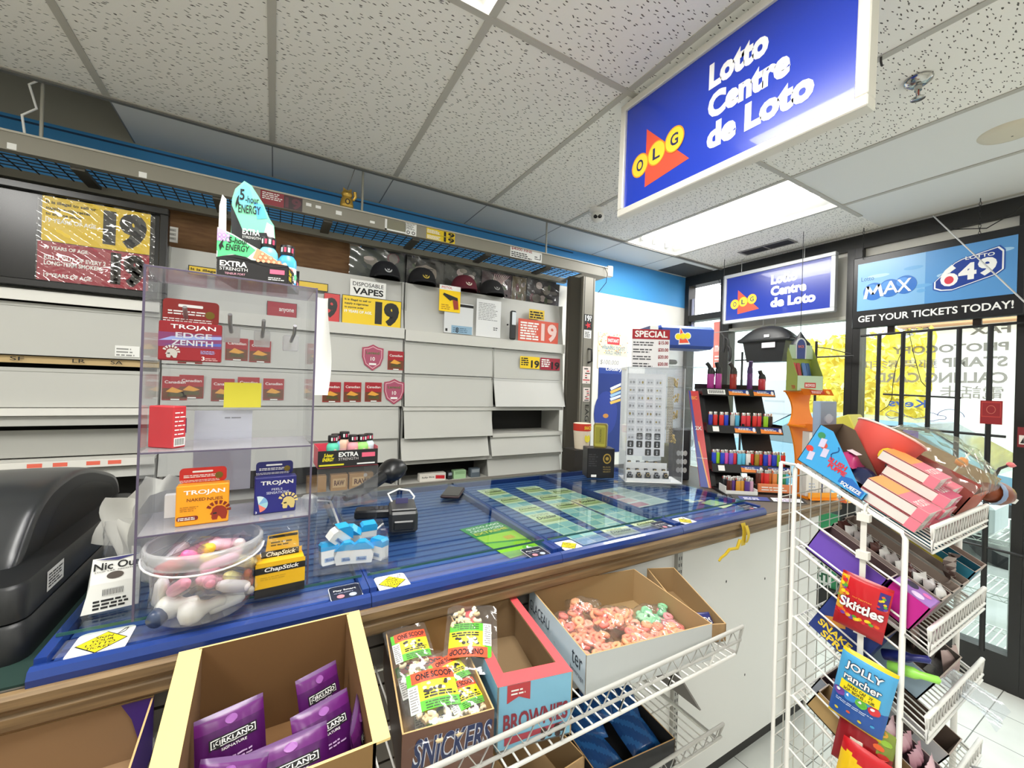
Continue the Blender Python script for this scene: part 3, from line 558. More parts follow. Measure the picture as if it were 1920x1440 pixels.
for i, (px0, px1, c, lab) in enumerate(((655, 755, '#29352a', 'dark green print in a plastic bag behind the leftmost cap'), (762, 830, '#3d3b38', 'bagged print of a dark face behind the cap with the yellow crest'), (833, 898, '#2b2d26', 'bagged dark green print behind the dark red cap'), (903, 957, '#4a3036', 'bagged print with pink and white streaks above the printed form'), (960, 985, '#6a5a3c', 'narrow bagged tan print between two dark bags'), (988, 1048, '#2c2326', 'rightmost bagged dark print, by the folded gate'))):
    Y = 2.705; a = onY(px0, 520, Y).x; b = onY(px1, 550, Y).x; w = b - a
    t = thing('bagged_print', lab, 'print', place((a, Y, 2.276), rnd.uniform(-1, 1), 3)); q = MB(); q.box(0, w, 0, .004, 0, .21, mat(c, .5)); q.M = FR(-.0005); rr = random.Random(i)
    for k in range(9):
        cx, cy = w * rr.uniform(.15, .85), .21 * rr.uniform(.2, .85); q.disc(cx, cy, w * rr.uniform(.05, .14), .03 * rr.uniform(.4, 1.2), mat(('#8d8578', '#4d5a3c', '#77706a', '#c9b9b4', '#6b2f3a')[(k + i) % 5], .5), .0004 + .0002 * k, 9)
    if i == 3:
        for k in range(8): q.poly([(w * .3, .05), (w * (.4 + .07 * k), .2), (w * (.43 + .07 * k), .2), (w * .33, .05)], mat('#d8b8b8', .5), .003)
    if i == 1:
        SK = mat('#8f8377', .6); q.disc(w * .5, .12, w * .3, .075, SK, .003); q.poly([(w * .2, .15), (w * .25, .195), (w * .75, .195), (w * .8, .15), (w * .5, .175)], mat('#2a2623', .7), .0034)
        for sx in (.38, .62): q.disc(w * sx, .135, w * .06, .006, INK, .0036, 10); q.rect(w * (sx - .08), .146, w * (sx + .08), .151, INK, .0036)
        q.poly([(w * .47, .13), (w * .53, .13), (w * .56, .1), (w * .44, .1)], mat('#776a5e', .6), .0034); q.rect(w * .4, .078, w * .6, .083, mat('#5d463f', .6), .0036)
    q.build('sheet', t); q = MB(); q.grid(lambda u, v: (-.006 + (w + .012) * u, -.008 - .006 * sin(13 * u + 5 * v + i) * sin(9 * v + 3 * i), -.0 + .222 * v), 18, 14, FILM); q.build('bag', t)
# boxes in the low open bay of the right cabinet
for px0, px1, py, h, c, l in ((787, 836, 895, .05, '#e6e1d8', 'white and red small box in the open bay low in the right cabinet'), (840, 848, 893, .05, '#222428', 'dark round tin in the open bay low in the right cabinet'), (851, 874, 892, .055, '#a9cfa0', 'pale green note pad in the open bay low in the right cabinet'), (883, 900, 890, .06, '#5b6670', 'small clear vial pack in the open bay low in the right cabinet')):
    Y = 2.52; a = onY(px0, py, Y).x; b = onY(px1, py, Y).x; q = MB(); q.rbox(0, b - a, 0, .05, 0, h, mat(c, .5), .003); q.M = FR(0)
    if c == '#e6e1d8': q.poly([((b - a) * .6, h * .3), ((b - a) * .95, h * .2), ((b - a) * .95, h * .65), ((b - a) * .6, h * .75)], RED); q.text('fully fine', (b - a) * .08, h * .4, (b - a) * .55, h * .65, INK)
    else: q.rect((b - a) * .1, h * .55, (b - a) * .9, h * .9, mat('#8fb487' if c == '#a9cfa0' else '#9aa3aa', .5))
    tag(q.build('small_box', at=place((a, Y, 1.03))), l, 'box')
# rolling paper boxes seen low behind the case and small stand
for px0, px1, py, l in ((620, 652, 905, 'brown rolling paper box seen through the small acrylic stand'), (655, 700, 900, 'plain brown box beside the rolling paper box behind the acrylic stand'), (575, 612, 910, 'tan packet behind the right edge of the display case'), (288, 325, 920, 'brown rolling paper packet seen through the left of the display case')):
    Y = 2.5; a = onY(px0, py, Y).x; b = onY(px1, py, Y).x; q = MB(); w = b - a; q.rbox(0, w, 0, .06, 0, .09, mat('#a98252', .8), .002); q.M = FR(0)
    if 'rolling' in l: q.rect(w * .12, .02, w * .88, .07, mat('#c9a877', .7)); q.text('RAW', w * .2, .03, w * .8, .06, mat('#5a2f1c', .6), .0006, .04)
    tag(q.build('paper_box', at=place((a, Y, 1.03))), l, 'box')
# ================================================================ counter
CT = 1.13; GT = 1.1735           # counter top, top of the glass on the ticket trays
t = thing('counter', 'long store counter with a wood edge, brown slat front and white front', 'counter', (0, 1.05, 0))
M_wood = mat('#8b7250', .5, noise=('#69543a', 14, .35, 5, 6)); M_woodd = mat('#6f5638', .6)
q = MB(); q.box(-1.85, 2.57, -.055, 1.06, 1.092, 1.13, mat('#59544c', .45)); q.build('top', t)
q = MB(); q.rbox(-1.85, 2.575, -.078, -.055, 1.104, 1.1315, M_wood, .006); q.rbox(-1.85, 2.575, -.074, -.055, 1.066, 1.101, M_wood, .008); q.box(-1.85, 2.57, -.07, -.05, 1.098, 1.108, M_woodd)
q.rbox(2.552, 2.575, -.06, 1.06, 1.066, 1.1315, M_wood, .006); q.build('wood_edge', t)
q = MB(); q.box(.74, 2.5, 0, .03, .1, 1.095, mat('#dfdeda', .5, bump=(4, .1))); q.build('white_front', t)
q = MB(); M_sl = mat('#57504a', .6)
for k in range(10): q.box(-1.85, .738, 0, .028, .1 + k * .1, .1 + k * .1 + .094, M_sl); q.box(-1.85, .738, .012, .028, .194 + k * .1, .2 + k * .1, mat('#2b2724', .7))
q.build('slat_front', t)
q = MB(); q.box(-1.85, 2.5, .04, .06, .0, .1, mat('#2c2a28', .7)); q.build('kick_board', t)
q = MB(); q.box(2.48, 2.5, .03, 1.0, .0, 1.095, mat('#d5d4cf', .5)); q.build('end_panel', t)
q = MB()
for b in ((1.1, .95), (1.62, .62), (1.86, .4), (2.0, .8), (1.7, .85), (2.2, .3)): q.M = FR(-.0004); q.disc(b[0], b[1], .004, .006, INK)
q.build('front_marks', t)
# ticket trays
def tray_profile():
    return [(-.005, 0), (-.007, .014), (-.002, .026), (.008, .03), (.02, .026), (.026, .012), (.9, .012), (.9, 0)]
M_rib = mat('#4262a6', .35); M_ribd = mat('#28428a', .4)
def tray(x0, lab, y1=.905):
    t = thing('lottery_ticket_tray', lab, 'ticket tray', (x0, .99, CT)); w = .552
    t['group'] = 'blue lottery ticket trays'
    q = MB(); pr = tray_profile(); pr = [(min(y, y1), z) for y, z in pr]; n = len(pr)
    q.raw([(x, y, z) for x in (0, w) for y, z in pr], [tuple(range(n))[::-1], tuple(range(n, 2 * n))] + [(i, (i + 1) % n, n + (i + 1) % n, n + i) for i in range(n)], LOTB)
    for a in (0, w - .016): q.box(a, a + .016, .02, y1, .01, .036, LOTB)
    q.box(0, w, y1 - .016, y1, .01, .036, LOTB); q.build('tray_body', t)
    q = MB()
    for k in range(22): y = .034 + k * .039; (q.box(.018, w - .018, y, y + .026, .012, .0165, M_rib), q.box(.018, w - .018, y + .026, y + .039, .012, .013, M_ribd)) if y < y1 - .05 else 0
    q.build('ribbed_floor', t)
    q = MB(); q.box(.006, w - .006, .085, y1 - .004, .0375, .0433, GLASS); q.box(.006, w - .006, .0835, .0848, .0375, .0433, mat('#2f5a55', .2)); q.build('glass_top', t)
    q = MB(); q.box(.02, w - .02, .026, .083, .0262, .0274, clear('#e8eefc', .12, .05, .06, 'strip')); q.build('label_strip', t)
    return t
tray(-.34, 'blue glass topped ticket tray at the left end, under the display case'); tray(.2135, 'blue glass topped ticket tray holding one green crossword ticket'); tray(.767, 'blue glass topped ticket tray with three fanned strips of tickets'); tray(1.3205, 'blue glass topped ticket tray at the right, under the jewelry case and lighter rack')
def sign_sticker(x, label, s=.078, y=.995, z=1.1578, yaw=0):
    q = MB(); q.rrect(-s / 2, 0, s / 2, s * 1.05, s * .14, WHITE, .0003)
    c = s * .5; d = s * .45
    q.poly([(0, c - d), (d, c), (0, c + d), (-d, c)], INK, .0006); d *= .92; q.poly([(0, c - d), (d, c), (0, c + d), (-d, c)], YEL2, .0009)
    for i, (tx, ww) in enumerate((('SIGN', .15), ('YOUR', .2), ('LOTTO', .25), ('TICKET', .21))): q.text(tx, -ww * s, s * (.655 - .14 * i), ww * s, s * (.755 - .14 * i), INK, .0012, .02)
    q.tube([(s * .2, s * .7, .001), (s * .3, s * .92, .001), (s * .36, s * .95, .001), (s * .33, s * .8, .001), (s * .24, s * .72, .001)], s * .007, INK, 4)
    tag(q.build('sticker', at=place((x, y, z), yaw)), label, 'sticker', 'sign your ticket stickers')
sign_sticker(-.262, 'sign your lotto ticket sticker at the left end of the counter', .082, .997); sign_sticker(.272, 'sign your lotto ticket sticker in front of the floss tray', .076)
sign_sticker(.825, 'sign your lotto ticket sticker right of the green crossword ticket', .07); sign_sticker(1.39, 'sign your lotto ticket sticker at the left of the rightmost tray', .07)
def smart_sticker(x, label, s=.07, y=.998):
    q = MB(); q.rrect(-s / 2, 0, s / 2, s, s * .12, mat('#e8e8ea', .4), .0003); q.rrect(-s * .48, s * .02, s * .48, s * .98, s * .11, mat('#1d1f33', .35), .0006)
    q.text('Play Smart', -s * .36, s * .58, s * .36, s * .72, WHITE, .0009, .01); q.lines(-s * .36, s * .46, s * .36, s * .54, 1, mat('#9a9cb0', .5), .0009)
    q.disc(-s * .18, s * .24, s * .12, s * .12, mat('#d98a94', .4), .0009); q.disc(s * .2, s * .24, s * .12, s * .12, mat('#b9c6e0', .4), .0009)
    tag(q.build('sticker', at=place((x, y, 1.158), 0)), label, 'sticker', 'play smart stickers')
smart_sticker(.162, 'dark play smart sticker between the lip balm box and the floss tray'); smart_sticker(.7, 'dark play smart sticker beside the green crossword ticket'); smart_sticker(1.27, 'dark play smart sticker in front of the third ticket strip', .072); smart_sticker(1.825, 'dark play smart sticker at the right end of the rightmost tray')
# tickets
def ticket_strip(x0, y0, x1, y1, w, label, starts):
    L = sqrt((x1 - x0) ** 2 + (y1 - y0) ** 2); u = V((x1 - x0, y1 - y0, 0)).normalized(); q = MB()
    q.box(0, w, 0, L, 0, .001, mat('#cfe0d2', .5))
    for a, b in starts:
        q.box(0, w, a * L, b * L, .001, .0022, mat('#efeecb', .5)); h = (b - a) * L
        q.poly([(w * .5 + w * .46 * cos(i * pi / 8), a * L + h * .42 + h * .3 * sin(i * pi / 8)) for i in range(16)], mat('#dfe3a0', .5), .0025)
        for k in range(14): q.rect(w * (.06 + .065 * k), a * L + h * .12, w * (.06 + .065 * k) + w * .03, a * L + h * .32, mat('#7c8a46', .5), .0028)
        q.text('Doubler', w * .12, a * L + h * .42, w * .9, a * L + h * .68, INK, .003, .02, shear=.25); q.lines(w * .1, a * L + h * .76, w * .9, a * L + h * .95, 2, mat('#8f9668', .5), .0027)
    y = 0
    gaps = []; e = 0
    for a, b in sorted(starts): gaps.append((e, a)); e = b
    gaps.append((e, 1))
    for a, b in gaps:
        if b - a < .03: continue
        n = max(1, int((b - a) * L / .05))
        for r in range(n):
            for c in range(2): ya = a * L + (b - a) * L * r / n; q.rect(w * (.05 + .48 * c), ya + .004, w * (.47 + .48 * c), ya + (b - a) * L / n - .004, mat('#7fb4bb' if (r + c) % 2 else '#a9cfd0', .5), .0014)
    tag(q.build('ticket_strip', at=frame((x0, y0, 1.1475), (u.y, -u.x, 0), (u.x, u.y, 0))), label, 'lottery tickets', 'strips of scratch tickets under glass')
ticket_strip(.885, 1.03, .86, 1.79, .115, 'leftmost strip of scratch tickets under the glass, by the tray divider', ((.28, .44), (.48, .58), (.66, .78), (.84, .99)))
ticket_strip(1.03, 1.035, 1.06, 1.76, .12, 'middle strip of scratch tickets under the glass', ((0, .1), (.46, .58), (.64, .77), (.84, .98)))
ticket_strip(1.185, 1.06, 1.17, 1.66, .118, 'rightmost strip of scratch tickets under the glass, with a round yellow seal', ((0, .1), (.5, .68), (.84, .98)))
q = MB(); w, h = .165, .29; q.box(0, w, 0, h, 0, .0012, mat('#2f9a4c', .4)); q.poly([(0, 0), (w, 0), (w, h * .25), (0, h * .45)], mat('#8fd02f', .4), .0016); q.poly([(.006, h * .48), (w - .006, h * .3), (w - .006, h * .62), (.006, h * .66)], mat('#b7dd3a', .4), .0019); q.rect(w * .5, h * .42, w * .72, h * .52, mat('#e0b33a', .4), .0022)
for i, (tx, c) in enumerate((('$250,000', '#e9f4df'), ('CROSSWORD', '#f4f7ea'), ('EXTREME', '#e8e04a'))): q.text(tx, w * .08, h * (.88 - .09 * i), w * .92, h * (.95 - .09 * i), mat(c, .4), .0022, .03)
q.text('6', w * .55, h * .06, w * .66, h * .16, WHITE, .002, .03); q.disc(w * .6, h * .11, w * .12, h * .075, mat('#5fae2f', .4), .0018)
tag(q.build('scratch_ticket', at=place((.62, 1.045, 1.1475), 8)), 'green crossword scratch ticket under glass beside a dark play smart sticker', 'lottery ticket')
for x, y, c, l, yw in ((1.36, 1.25, '#e6e3e6', 'grey and pink sheet of tickets under the right tray glass', 4), (1.66, 1.2, '#4a6fb8', 'blue card under the right end of the right tray glass', -6), (1.73, 1.09, '#c9d9a8', 'pale green card at the front right of the right tray', 10)):
    q = MB(); s = .3 if x < 1.5 else .12; q.box(0, s * .8, 0, s if x < 1.5 else .1, 0, .001, mat(c, .5))
    for k in range(8 if x < 1.5 else 3): q.rect(.01 + (k % 2) * s * .38, .01 + (k // 2) * s * .22, .01 + (k % 2) * s * .38 + s * .32, .01 + (k // 2) * s * .22 + s * .17, mat(('#d98aa0', '#cfd3d8', '#e9b8c0', '#b9bfc8')[k % 4] if x < 1.5 else '#e8d9c0', .5), .0014)
    tag(q.build('ticket_sheet', at=place((x, y, 1.1475), yw)), l, 'lottery tickets')
# ---- cash register at the far left
t = thing('cash_register', 'black cash register with a humped lid at the far left of the counter', 'cash register', (-.64, 1.07, CT + .004))
M_reg = mat('#17191b', .42); M_regt = mat('#2b2d2f', .28)
q = MB()
def rslab(x0, x1, y0, y1, z0, z1, r):
    o = [(x0, y0), (x1 - r, y0)] + [(x1 - r + r * sin(a), y0 + r - r * cos(a)) for a in (.4, .8, 1.2)] + [(x1, y0 + r), (x1, y1 - r)] + [(x1 - r + r * cos(a), y1 - r + r * sin(a)) for a in (.4, .8, 1.2)] + [(x1 - r, y1), (x0, y1)]
    n_ = len(o); e = .006; cx, cy = (x0 + x1) / 2, (y0 + y1) / 2; ins = [(x + (cx - x) * .02, y + (cy - y) * .02) for x, y in o]
    q.raw([(x, y, z0) for x, y in o] + [(x, y, z1 - e) for x, y in o] + [(x, y, z1) for x, y in ins], [(i, (i + 1) % n_, n_ + (i + 1) % n_, n_ + i) for i in range(n_)] + [(n_ + i, n_ + (i + 1) % n_, 2 * n_ + (i + 1) % n_, 2 * n_ + i) for i in range(n_)], M_reg, True); q.raw([(x, y, z1) for x, y in ins], [tuple(range(n_))], M_reg)
rslab(-.3, .268, 0, .72, 0, .068, .03); rslab(-.3, .262, .006, .72, .071, .135, .03); q.build('base', t)
pr = [(.1, .13), (.125, .15), (.16, .195), (.2, .235), (.26, .262), (.34, .275), (.42, .277), (.52, .262), (.6, .24), (.71, .205), (.76, .17), (.78, .13)]
def lid_pt(u, v):
    n = len(pr) - 1; t_ = v * n; i = min(n - 1, int(t_)); f_ = t_ - i; P = [pr[max(0, min(n, i + k))] for k in (-1, 0, 1, 2)]
    c = [.5 * (2 * P[1][j] + (P[2][j] - P[0][j]) * f_ + (2 * P[0][j] - 5 * P[1][j] + 4 * P[2][j] - P[3][j]) * f_ ** 2 + (3 * P[1][j] - P[0][j] - 3 * P[2][j] + P[3][j]) * f_ ** 3) for j in (0, 1)]
    e = max(0, (u - .8) / .2); k_ = sqrt(max(0, 1 - e * e)); return (-.29 + .5 * (u if u < .8 else .8 + .2 * sin(e * pi / 2)), .44 + (c[0] - .44) * (.9 + .1 * k_), .13 + (c[1] - .13) * (.86 + .14 * k_))
q = MB(); q.grid(lid_pt, 40, 44, M_regt); q.raw([lid_pt(1, j / 44) for j in range(45)], [tuple(range(45))], M_reg); q.raw([lid_pt(0, j / 44) for j in range(45)], [tuple(range(45))[::-1]], M_reg); q.build('lid', t)
n = len(pr); q = MB(); fz = [(.22 + (y - .1) * .72, .135 + (z - .13) * .62) for y, z in pr]; q.raw([(.2104, y, z) for y, z in fz], [tuple(range(n))], mat('#0b0c0d', .35)); q.build('side_recess', t)
q = MB(); q.M = frame((.262, .095, .085), (0, 1, 0), (0, 0, 1)); q.rect(0, 0, .075, .04, mat('#dcdcd8', .5), .001); q.lines(.006, .006, .07, .036, 5, INK, .0014, .5); q.build('paper_label', t)
q = MB(); q.box(-1.1, -.345, 1.0, 1.9, CT, CT + .004, mat('#123029', .7)); tag(q.build('counter_mat'), 'dark green mat under the cash register', 'mat')
# ---- small boxes and papers left of the case
t = thing('medicine_box', 'white Nic Out box standing on the left tray beside the display case', 'box', place((-.318, 1.13, GT), 8) @ Matrix.Scale(.82, 4)); q = MB()
q.raw([(x, y, z) for x, y, z in ((0, 0, 0), (.105, 0, 0), (.105, .05, 0), (0, .05, 0), (.012, .02, .062), (.105, .02, .062), (.105, .05, .115), (.012, .055, .115))], [(0, 1, 5, 4), (4, 5, 6, 7), (1, 2, 6, 5), (3, 0, 4, 7), (2, 3, 7, 6), (0, 3, 2, 1)], mat('#e6e6e0', .5))
q.M = frame((.0, 0, 0), (1, 0, 0), (0, .02, .062)); q.lines(.02, .006, .1, .03, 3, INK, .001, .6); q.rect(.035, .034, .075, .052, mat('#d5d5d0', .5), .0008)
for k in range(14): q.rect(.036 + k * .0028, .036, .0372 + k * .0028, .05, INK, .001)
q.M = frame((.012, .02, .062), (1, 0, 0), (0, .03, .053)); q.text('Nic Out', .004, .032, .09, .05, INK, .001, .02); q.disc(.045, .016, .016, .009, mat('#4a4038', .5), .001); q.poly([(.005, .06), (.09, .06), (.048, .052)], mat('#2a2a6e', .5), .001); q.text('STOP TAR  NICOTINE', .006, .0265, .088, .03, mat('#6d6d6a', .5), .001); q.build('carton', t)
rr = random.Random(3)
t = thing('receipt_bundle', 'crumpled bundle of white receipts in a plastic bag between the register and the display case', 'receipts', place((-.285, 1.335, GT + .016)))
for k in range(7):
    q = MB(); w, h = rr.uniform(.07, .11), rr.uniform(.1, .2); a = rr.uniform(0, 6)
    q.grid(lambda u, v: (w * (u - .5) + .02 * sin(4 * v + a), .018 * sin(5 * u + a + 3 * v) - .02 * v, h * v), 8, 10, mat('#e8e7e1', .6)); q.M = I4
    o = q.build('receipt', t); o.location = ((-.015, .02, .06, -.03, .03, .045, .0)[k], (.0, .02, .04, .05, .07, -.03, -.05)[k], (.02, .03, .02, .03, .04, .0, .0)[k]); o.rotation_euler = (rr.uniform(-.25, .25), rr.uniform(-.2, .5), rr.uniform(-.8, .5))
q = MB(); q.grid(lambda u, v: ((.06 + .008 * sin(9 * u * pi + 5 * v) - .015 * v) * cos(2 * pi * u), (.055 + .008 * sin(7 * u * pi)) * sin(2 * pi * u), .12 * v + .01 * sin(11 * u)), 26, 8, clear('#ffffff', .15, .1, .1, 'bagfilm')); q.build('plastic_bag', t)
# ---- display case
CX, CYf, CW, CD, CH = -.226, 1.06, .311, .175, .70
CM = place((CX, CYf, GT + .001), 2.5)
t = thing('acrylic_display_case', 'tall clear acrylic display case with shelves and pegs on the left tray', 'display case', CM)
def sheet(q, b, edges=True):
    q.box(*b, ACR)
q = MB(); q.box(0, .004, .002, CD, 0, CH, ACR); q.box(0, .004, 0, .002, 0, CH, ACRE); q.build('left_panel', t)
q = MB(); q.box(CW - .004, CW, .002, CD, 0, CH, ACR); q.box(CW - .004, CW, 0, .002, 0, CH, ACRE); q.build('right_panel', t)
q = MB(); q.box(.004, CW - .004, CD - .004, CD, 0, CH, ACR); q.build('back_panel', t)
for nm, z in (('top_panel', CH - .004), ('shelf', .326), ('shelf', .161)):
    q = MB(); q.box(.004, CW - .004, .002, CD - .004, z, z + .004, clear('#e4e2ea', .14, .06, .26, 'shelf')); q.box(.004, CW - .004, 0, .002, z, z + .003, ACRE); q.build(nm, t)
for i in range(4):
    q = MB(); x = (.06, .14, .205, .27)[i]; z = .6 - .006 * i
    q.rbox(x - .018, x + .018, CD - .022, CD - .0045, z - .025, z + .015, clear('#f4f4f4', .15, .1, .45, 'peg'), .002); pb = q.build('peg_base', t)
    q = MB(); q.tube([(x, CD - .02, z), (x, .07, z + .012), (x, .05, z + .03)], .0042, mat('#9a9a98', .3, .4), 8); q.build('peg', pb)
# hanging box
def condom_box(name, label, M, w, h, d, body, head, fn, tab=.38):
    t = thing(name, label, 'box', M); q = MB(); q.rbox(0, w, 0, d, 0, h, mat(body, .35), .002); q.M = FR(0); fn(q, w, h); cart = q.build('carton', t)
    q = MB(); hh = h * tab; q.rrect(.002, 0, w * .93, hh, .008, mat(head, .35), 0); q.rrect(.002, 0, w * .93, hh, .008, mat(head, .35), -.001)
    q.M = I4; o = q
    q2 = MB(FR(d - .002) @ Matrix.Translation((0, h, 0))); q2.rrect(.002, 0, w * .93, hh, .008, mat(head, .35), .0005); q2.rrect(.002, 0, w * .93, hh, .008, mat(head, .35), -.0008)
    q2.rrect(w * .26, hh * .68, w * .66, hh * .8, .002, WHITE, .001); q2.lines(w * .1, hh * .36, w * .75, hh * .58, 2, WHITE, .001, .5, .1); q2.lines(w * .03, hh * .06, w * .85, hh * .24, 2, WHITE, .001, .4, .1); q2.disc(w * .78, hh * .42, w * .08, w * .08, mat('#7d6a2c', .3, .5), .0012); q2.build('hang_tab', cart)
    return t
HELM = [(-.3, -.5), (-.05, -.5), (.0, -.25), (.1, -.32), (.2, -.5), (.42, -.5), (.5, -.1), (.42, .2), (.2, .38), (-.1, .4), (-.3, .25), (-.36, .0), (-.45, -.12), (-.34, -.2), (-.36, -.36)]
def helmet(q, cx, cy, s, m, m2, lift=.001):
    q.poly([(cx + s * x, cy + s * y) for x, y in HELM], m, lift)
    for k in range(7):
        a = radians(150 - 24 * k); q.poly([(cx + s * r * cos(a + e) + .0, cy + .04 * s + s * r * sin(a + e)) for r, e in ((.46, -.12), (.7, -.14), (.7, .14), (.46, .12))], m2, lift)
    q.poly([(cx + s * x, cy + s * y) for x, y in ((-.3, -.05), (-.1, -.02), (-.06, -.12), (-.26, -.14))], INK, lift + .0003)
def f_edge(q, w, h):
    q.rect(0, h * .35, w, h * .72, mat('#7d3a66', .35)); q.poly([(0, h * .5), (w, h * .6), (w, h * .68), (w * .2, h * .62)], mat('#8f9cd0', .35), .0005); q.poly([(w * .05, h * .4), (w, h * .42), (w, h * .5)], mat('#4f5fa8', .35), .0005)
    q.text('TROJAN', w * .18, h * .79, w * .9, h * .93, WHITE, .0009, .012); q.text('EDGE', w * .26, h * .59, w * .84, h * .73, mat('#c9ccd6', .3, .3), .0009, .02); q.text('ZENITH', w * .2, h * .4, w * .86, h * .54, mat('#c9ccd6', .3, .3), .0009, .02)
    helmet(q, w * .2, h * .2, w * .2, mat('#b9b4ae', .4), mat('#c9c4be', .4)); q.text('3', w * .68, h * .03, w * .73, h * .13, WHITE, .0009); q.lines(w * .74, h * .03, w * .98, h * .12, 2, mat('#c9a0a0', .4), .0008); q.lines(w * .66, h * .2, w * .97, h * .3, 3, mat('#9aa6d8', .4), .0008)
pm = lambda x, y, z, yaw=0, tilt=0: CM @ place((x, y, z), yaw, tilt)
condom_box('hanging_carton', 'dark red TROJAN EDGE carton hanging from the left peg of the display case', pm(.018, .052, .515), .108, .083, .028, '#8f1f28', '#8f2422', f_edge, .62)
def f_naked(q, w, h):
    q.text('TROJAN', w * .14, h * .74, w * .92, h * .88, WHITE, .0009, .025); q.text('NAKED', w * .2, h * .6, w * .55, h * .68, mat('#7a3a14', .4), .0009); q.text('NUES', w * .58, h * .59, w * .88, h * .67, mat('#7a3a14', .4), .0009); q.lines(w * .08, h * .36, w * .42, h * .5, 3, mat('#b87818', .4), .0008)
    q.rrect(-w * .02 + .004, h * .13, w * .42, h * .24, .004, mat('#7a2418', .4), .0008); q.lines(w * .05, h * .15, w * .38, h * .23, 2, WHITE, .0011, .5, .1); helmet(q, w * .8, h * .28, w * .36, mat('#8f2a18', .4), mat('#7a2010', .4))
condom_box('carton', 'orange TROJAN carton with a red tab on the lower shelf of the display case', pm(.058, .03, .1655), .092, .085, .03, '#f6a21c', '#cf2a22', f_naked)
def f_blue(q, w, h):
    q.text('TROJAN', w * .14, h * .76, w * .92, h * .9, WHITE, .0009, .025); q.text('FEELS', w * .4, h * .63, w * .66, h * .69, mat('#c9cbe0', .4), .0009); q.text('SENSATIONS', w * .28, h * .53, w * .82, h * .6, mat('#c9cbe0', .4), .0009)
    for k, c in enumerate(('#e9806e', '#9fd0d8', '#7fb0d8', '#cfe6ea')): q.poly([(w * .1, h * .28)] + [(w * .1 + w * .22 * cos(radians(-80 + 45 * k + 9 * j)), h * .28 + w * .22 * sin(radians(-80 + 45 * k + 9 * j))) for j in range(6)], mat(c, .4), .0008)
    helmet(q, w * .8, h * .28, w * .36, mat('#d8c27a', .4), mat('#e0cc84', .4)); q.text('3', w * .03, h * .03, w * .07, h * .09, WHITE)
condom_box('carton', 'dark blue TROJAN carton with a gold helmet on the lower shelf of the display case', pm(.198, .05, .1655), .086, .085, .03, '#22247a', '#1d2068', f_blue)
t = thing('carton', 'red carton standing sideways at the left of the upper shelf of the display case', 'box', pm(.05, .03, .3305, 50)); q = MB(); q.rbox(0, .03, -.0, .06, 0, .088, mat('#c0323a', .4), .002); q.M = FR(0)
for k in range(6): q.lines(.003, .028 + .009 * k, .027, .034 + .009 * k, 1, WHITE, .0006, .4, .2)
q.rect(.002, .004, .027, .022, WHITE, .0006)
for k in range(9): q.rect(.004 + .0024 * k, .006, .0052 + .0024 * k, .02, INK, .0009)
q.M = FACE('right', .03, .06, .088); q.text('TROJAN', .006, .07, .054, .08, WHITE, .0009, .01); q.rect(0, .03, .06, .062, mat('#7d5a86', .4), .0005); q.build('carton_body', t)
q = MB(); w, h = .0785, .062; q.grid(lambda u, v: (w * u, -.004 * (1 - v) ** 2 - .001 * sin(3 * u), h * v), 6, 8, mat('#d9cf3a', .6)); tag(q.build('sticky_note', at=pm(.129, CD - .006, .408)), 'blank yellow sticky note inside the upper part of the display case', 'note')
q = MB(); q.box(0, .118, 0, .001, 0, .2, mat('#d6d6dc', .5)); q.M = FR(0); q.lines(.06, .18, .1, .187, 1, mat('#8c8c92', .5), .0004); tag(q.build('paper_sheet', at=pm(.072, CD + .001, .2, 0, 0)), 'plain white paper sheet on the back of the display case', 'paper')
q = MB(); q.grid(lambda u, v: (.003 + .034 * u + .007 * sin(5 * v) * u, .05 * u * (1 - u) + .004 * sin(6 * v), .245 * v), 6, 14, mat('#e9e9e6', .5)); tag(q.build('paper_strip', at=pm(CW + .001, .06, .445)), 'curled white paper strip taped to the right side of the display case', 'paper')
q = MB(); q.box(0, .03, 0, .02, 0, .05, WHITE); tag(q.build('white_bottle_box', at=pm(.03, .11, .1655)), 'small white carton behind the orange carton in the display case', 'box')
# energy shot bottles
def shot_bottle(M, label, cols, group):
    t = thing('energy_shot_bottle', label, 'bottle', M, group); q = MB(); R = .0165
    q.lathe([(.014, 0), (R, .002), (R, .012)], mat(cols[0], .35), 18); q.lathe([(R, .012), (R, .034), (.0162, .04)], mat(cols[1], .35), 18, cap=False); q.lathe([(.0162, .04), (R, .05), (.0155, .056), (.011, .063), (.0108, .066)], mat(cols[2], .35), 18, cap=False)
    for k in range(10): a = 2 * pi * k / 10 + .3; z = .014 + .03 * ((k * 7) % 10) / 10; q.M = frame((R * 1.01 * cos(a), R * 1.01 * sin(a), z), (-sin(a), cos(a), 0), (0, 0, 1)); q.disc(0, 0, .0045, .006, mat(('#e9806e', '#5fd08a', '#4f9fe0', '#f4d0c0')[k % 4], .4), .0006, 9); 
    q.M = frame((0, -R * 1.02, .018), (1, 0, 0), (0, 0, 1)); q.text('ENERGY', -.01, 0, .01, .006, INK, .0016, .02); q.text('5-hour', -.009, .008, .009, .015, INK, .0016, .02); q.M = I4
    q.build('bottle_body', t); q = MB(); q.lathe([(.0125, .064), (.0128, .068), (.0128, .081), (.012, .083)], mat('#151416', .4), 18)
    for k in range(4): a = -pi / 2 + (k - 1.2) * .5; q.M = frame((.0129 * cos(a), .0129 * sin(a), .074), (-sin(a), cos(a), 0), (0, 0, 1)); q.rect(-.002, -.005, .002, .004, mat('#d9486a' if k % 2 else '#e8e8e8', .4), .0003)
    q.M = I4; q.build('cap', t); return t
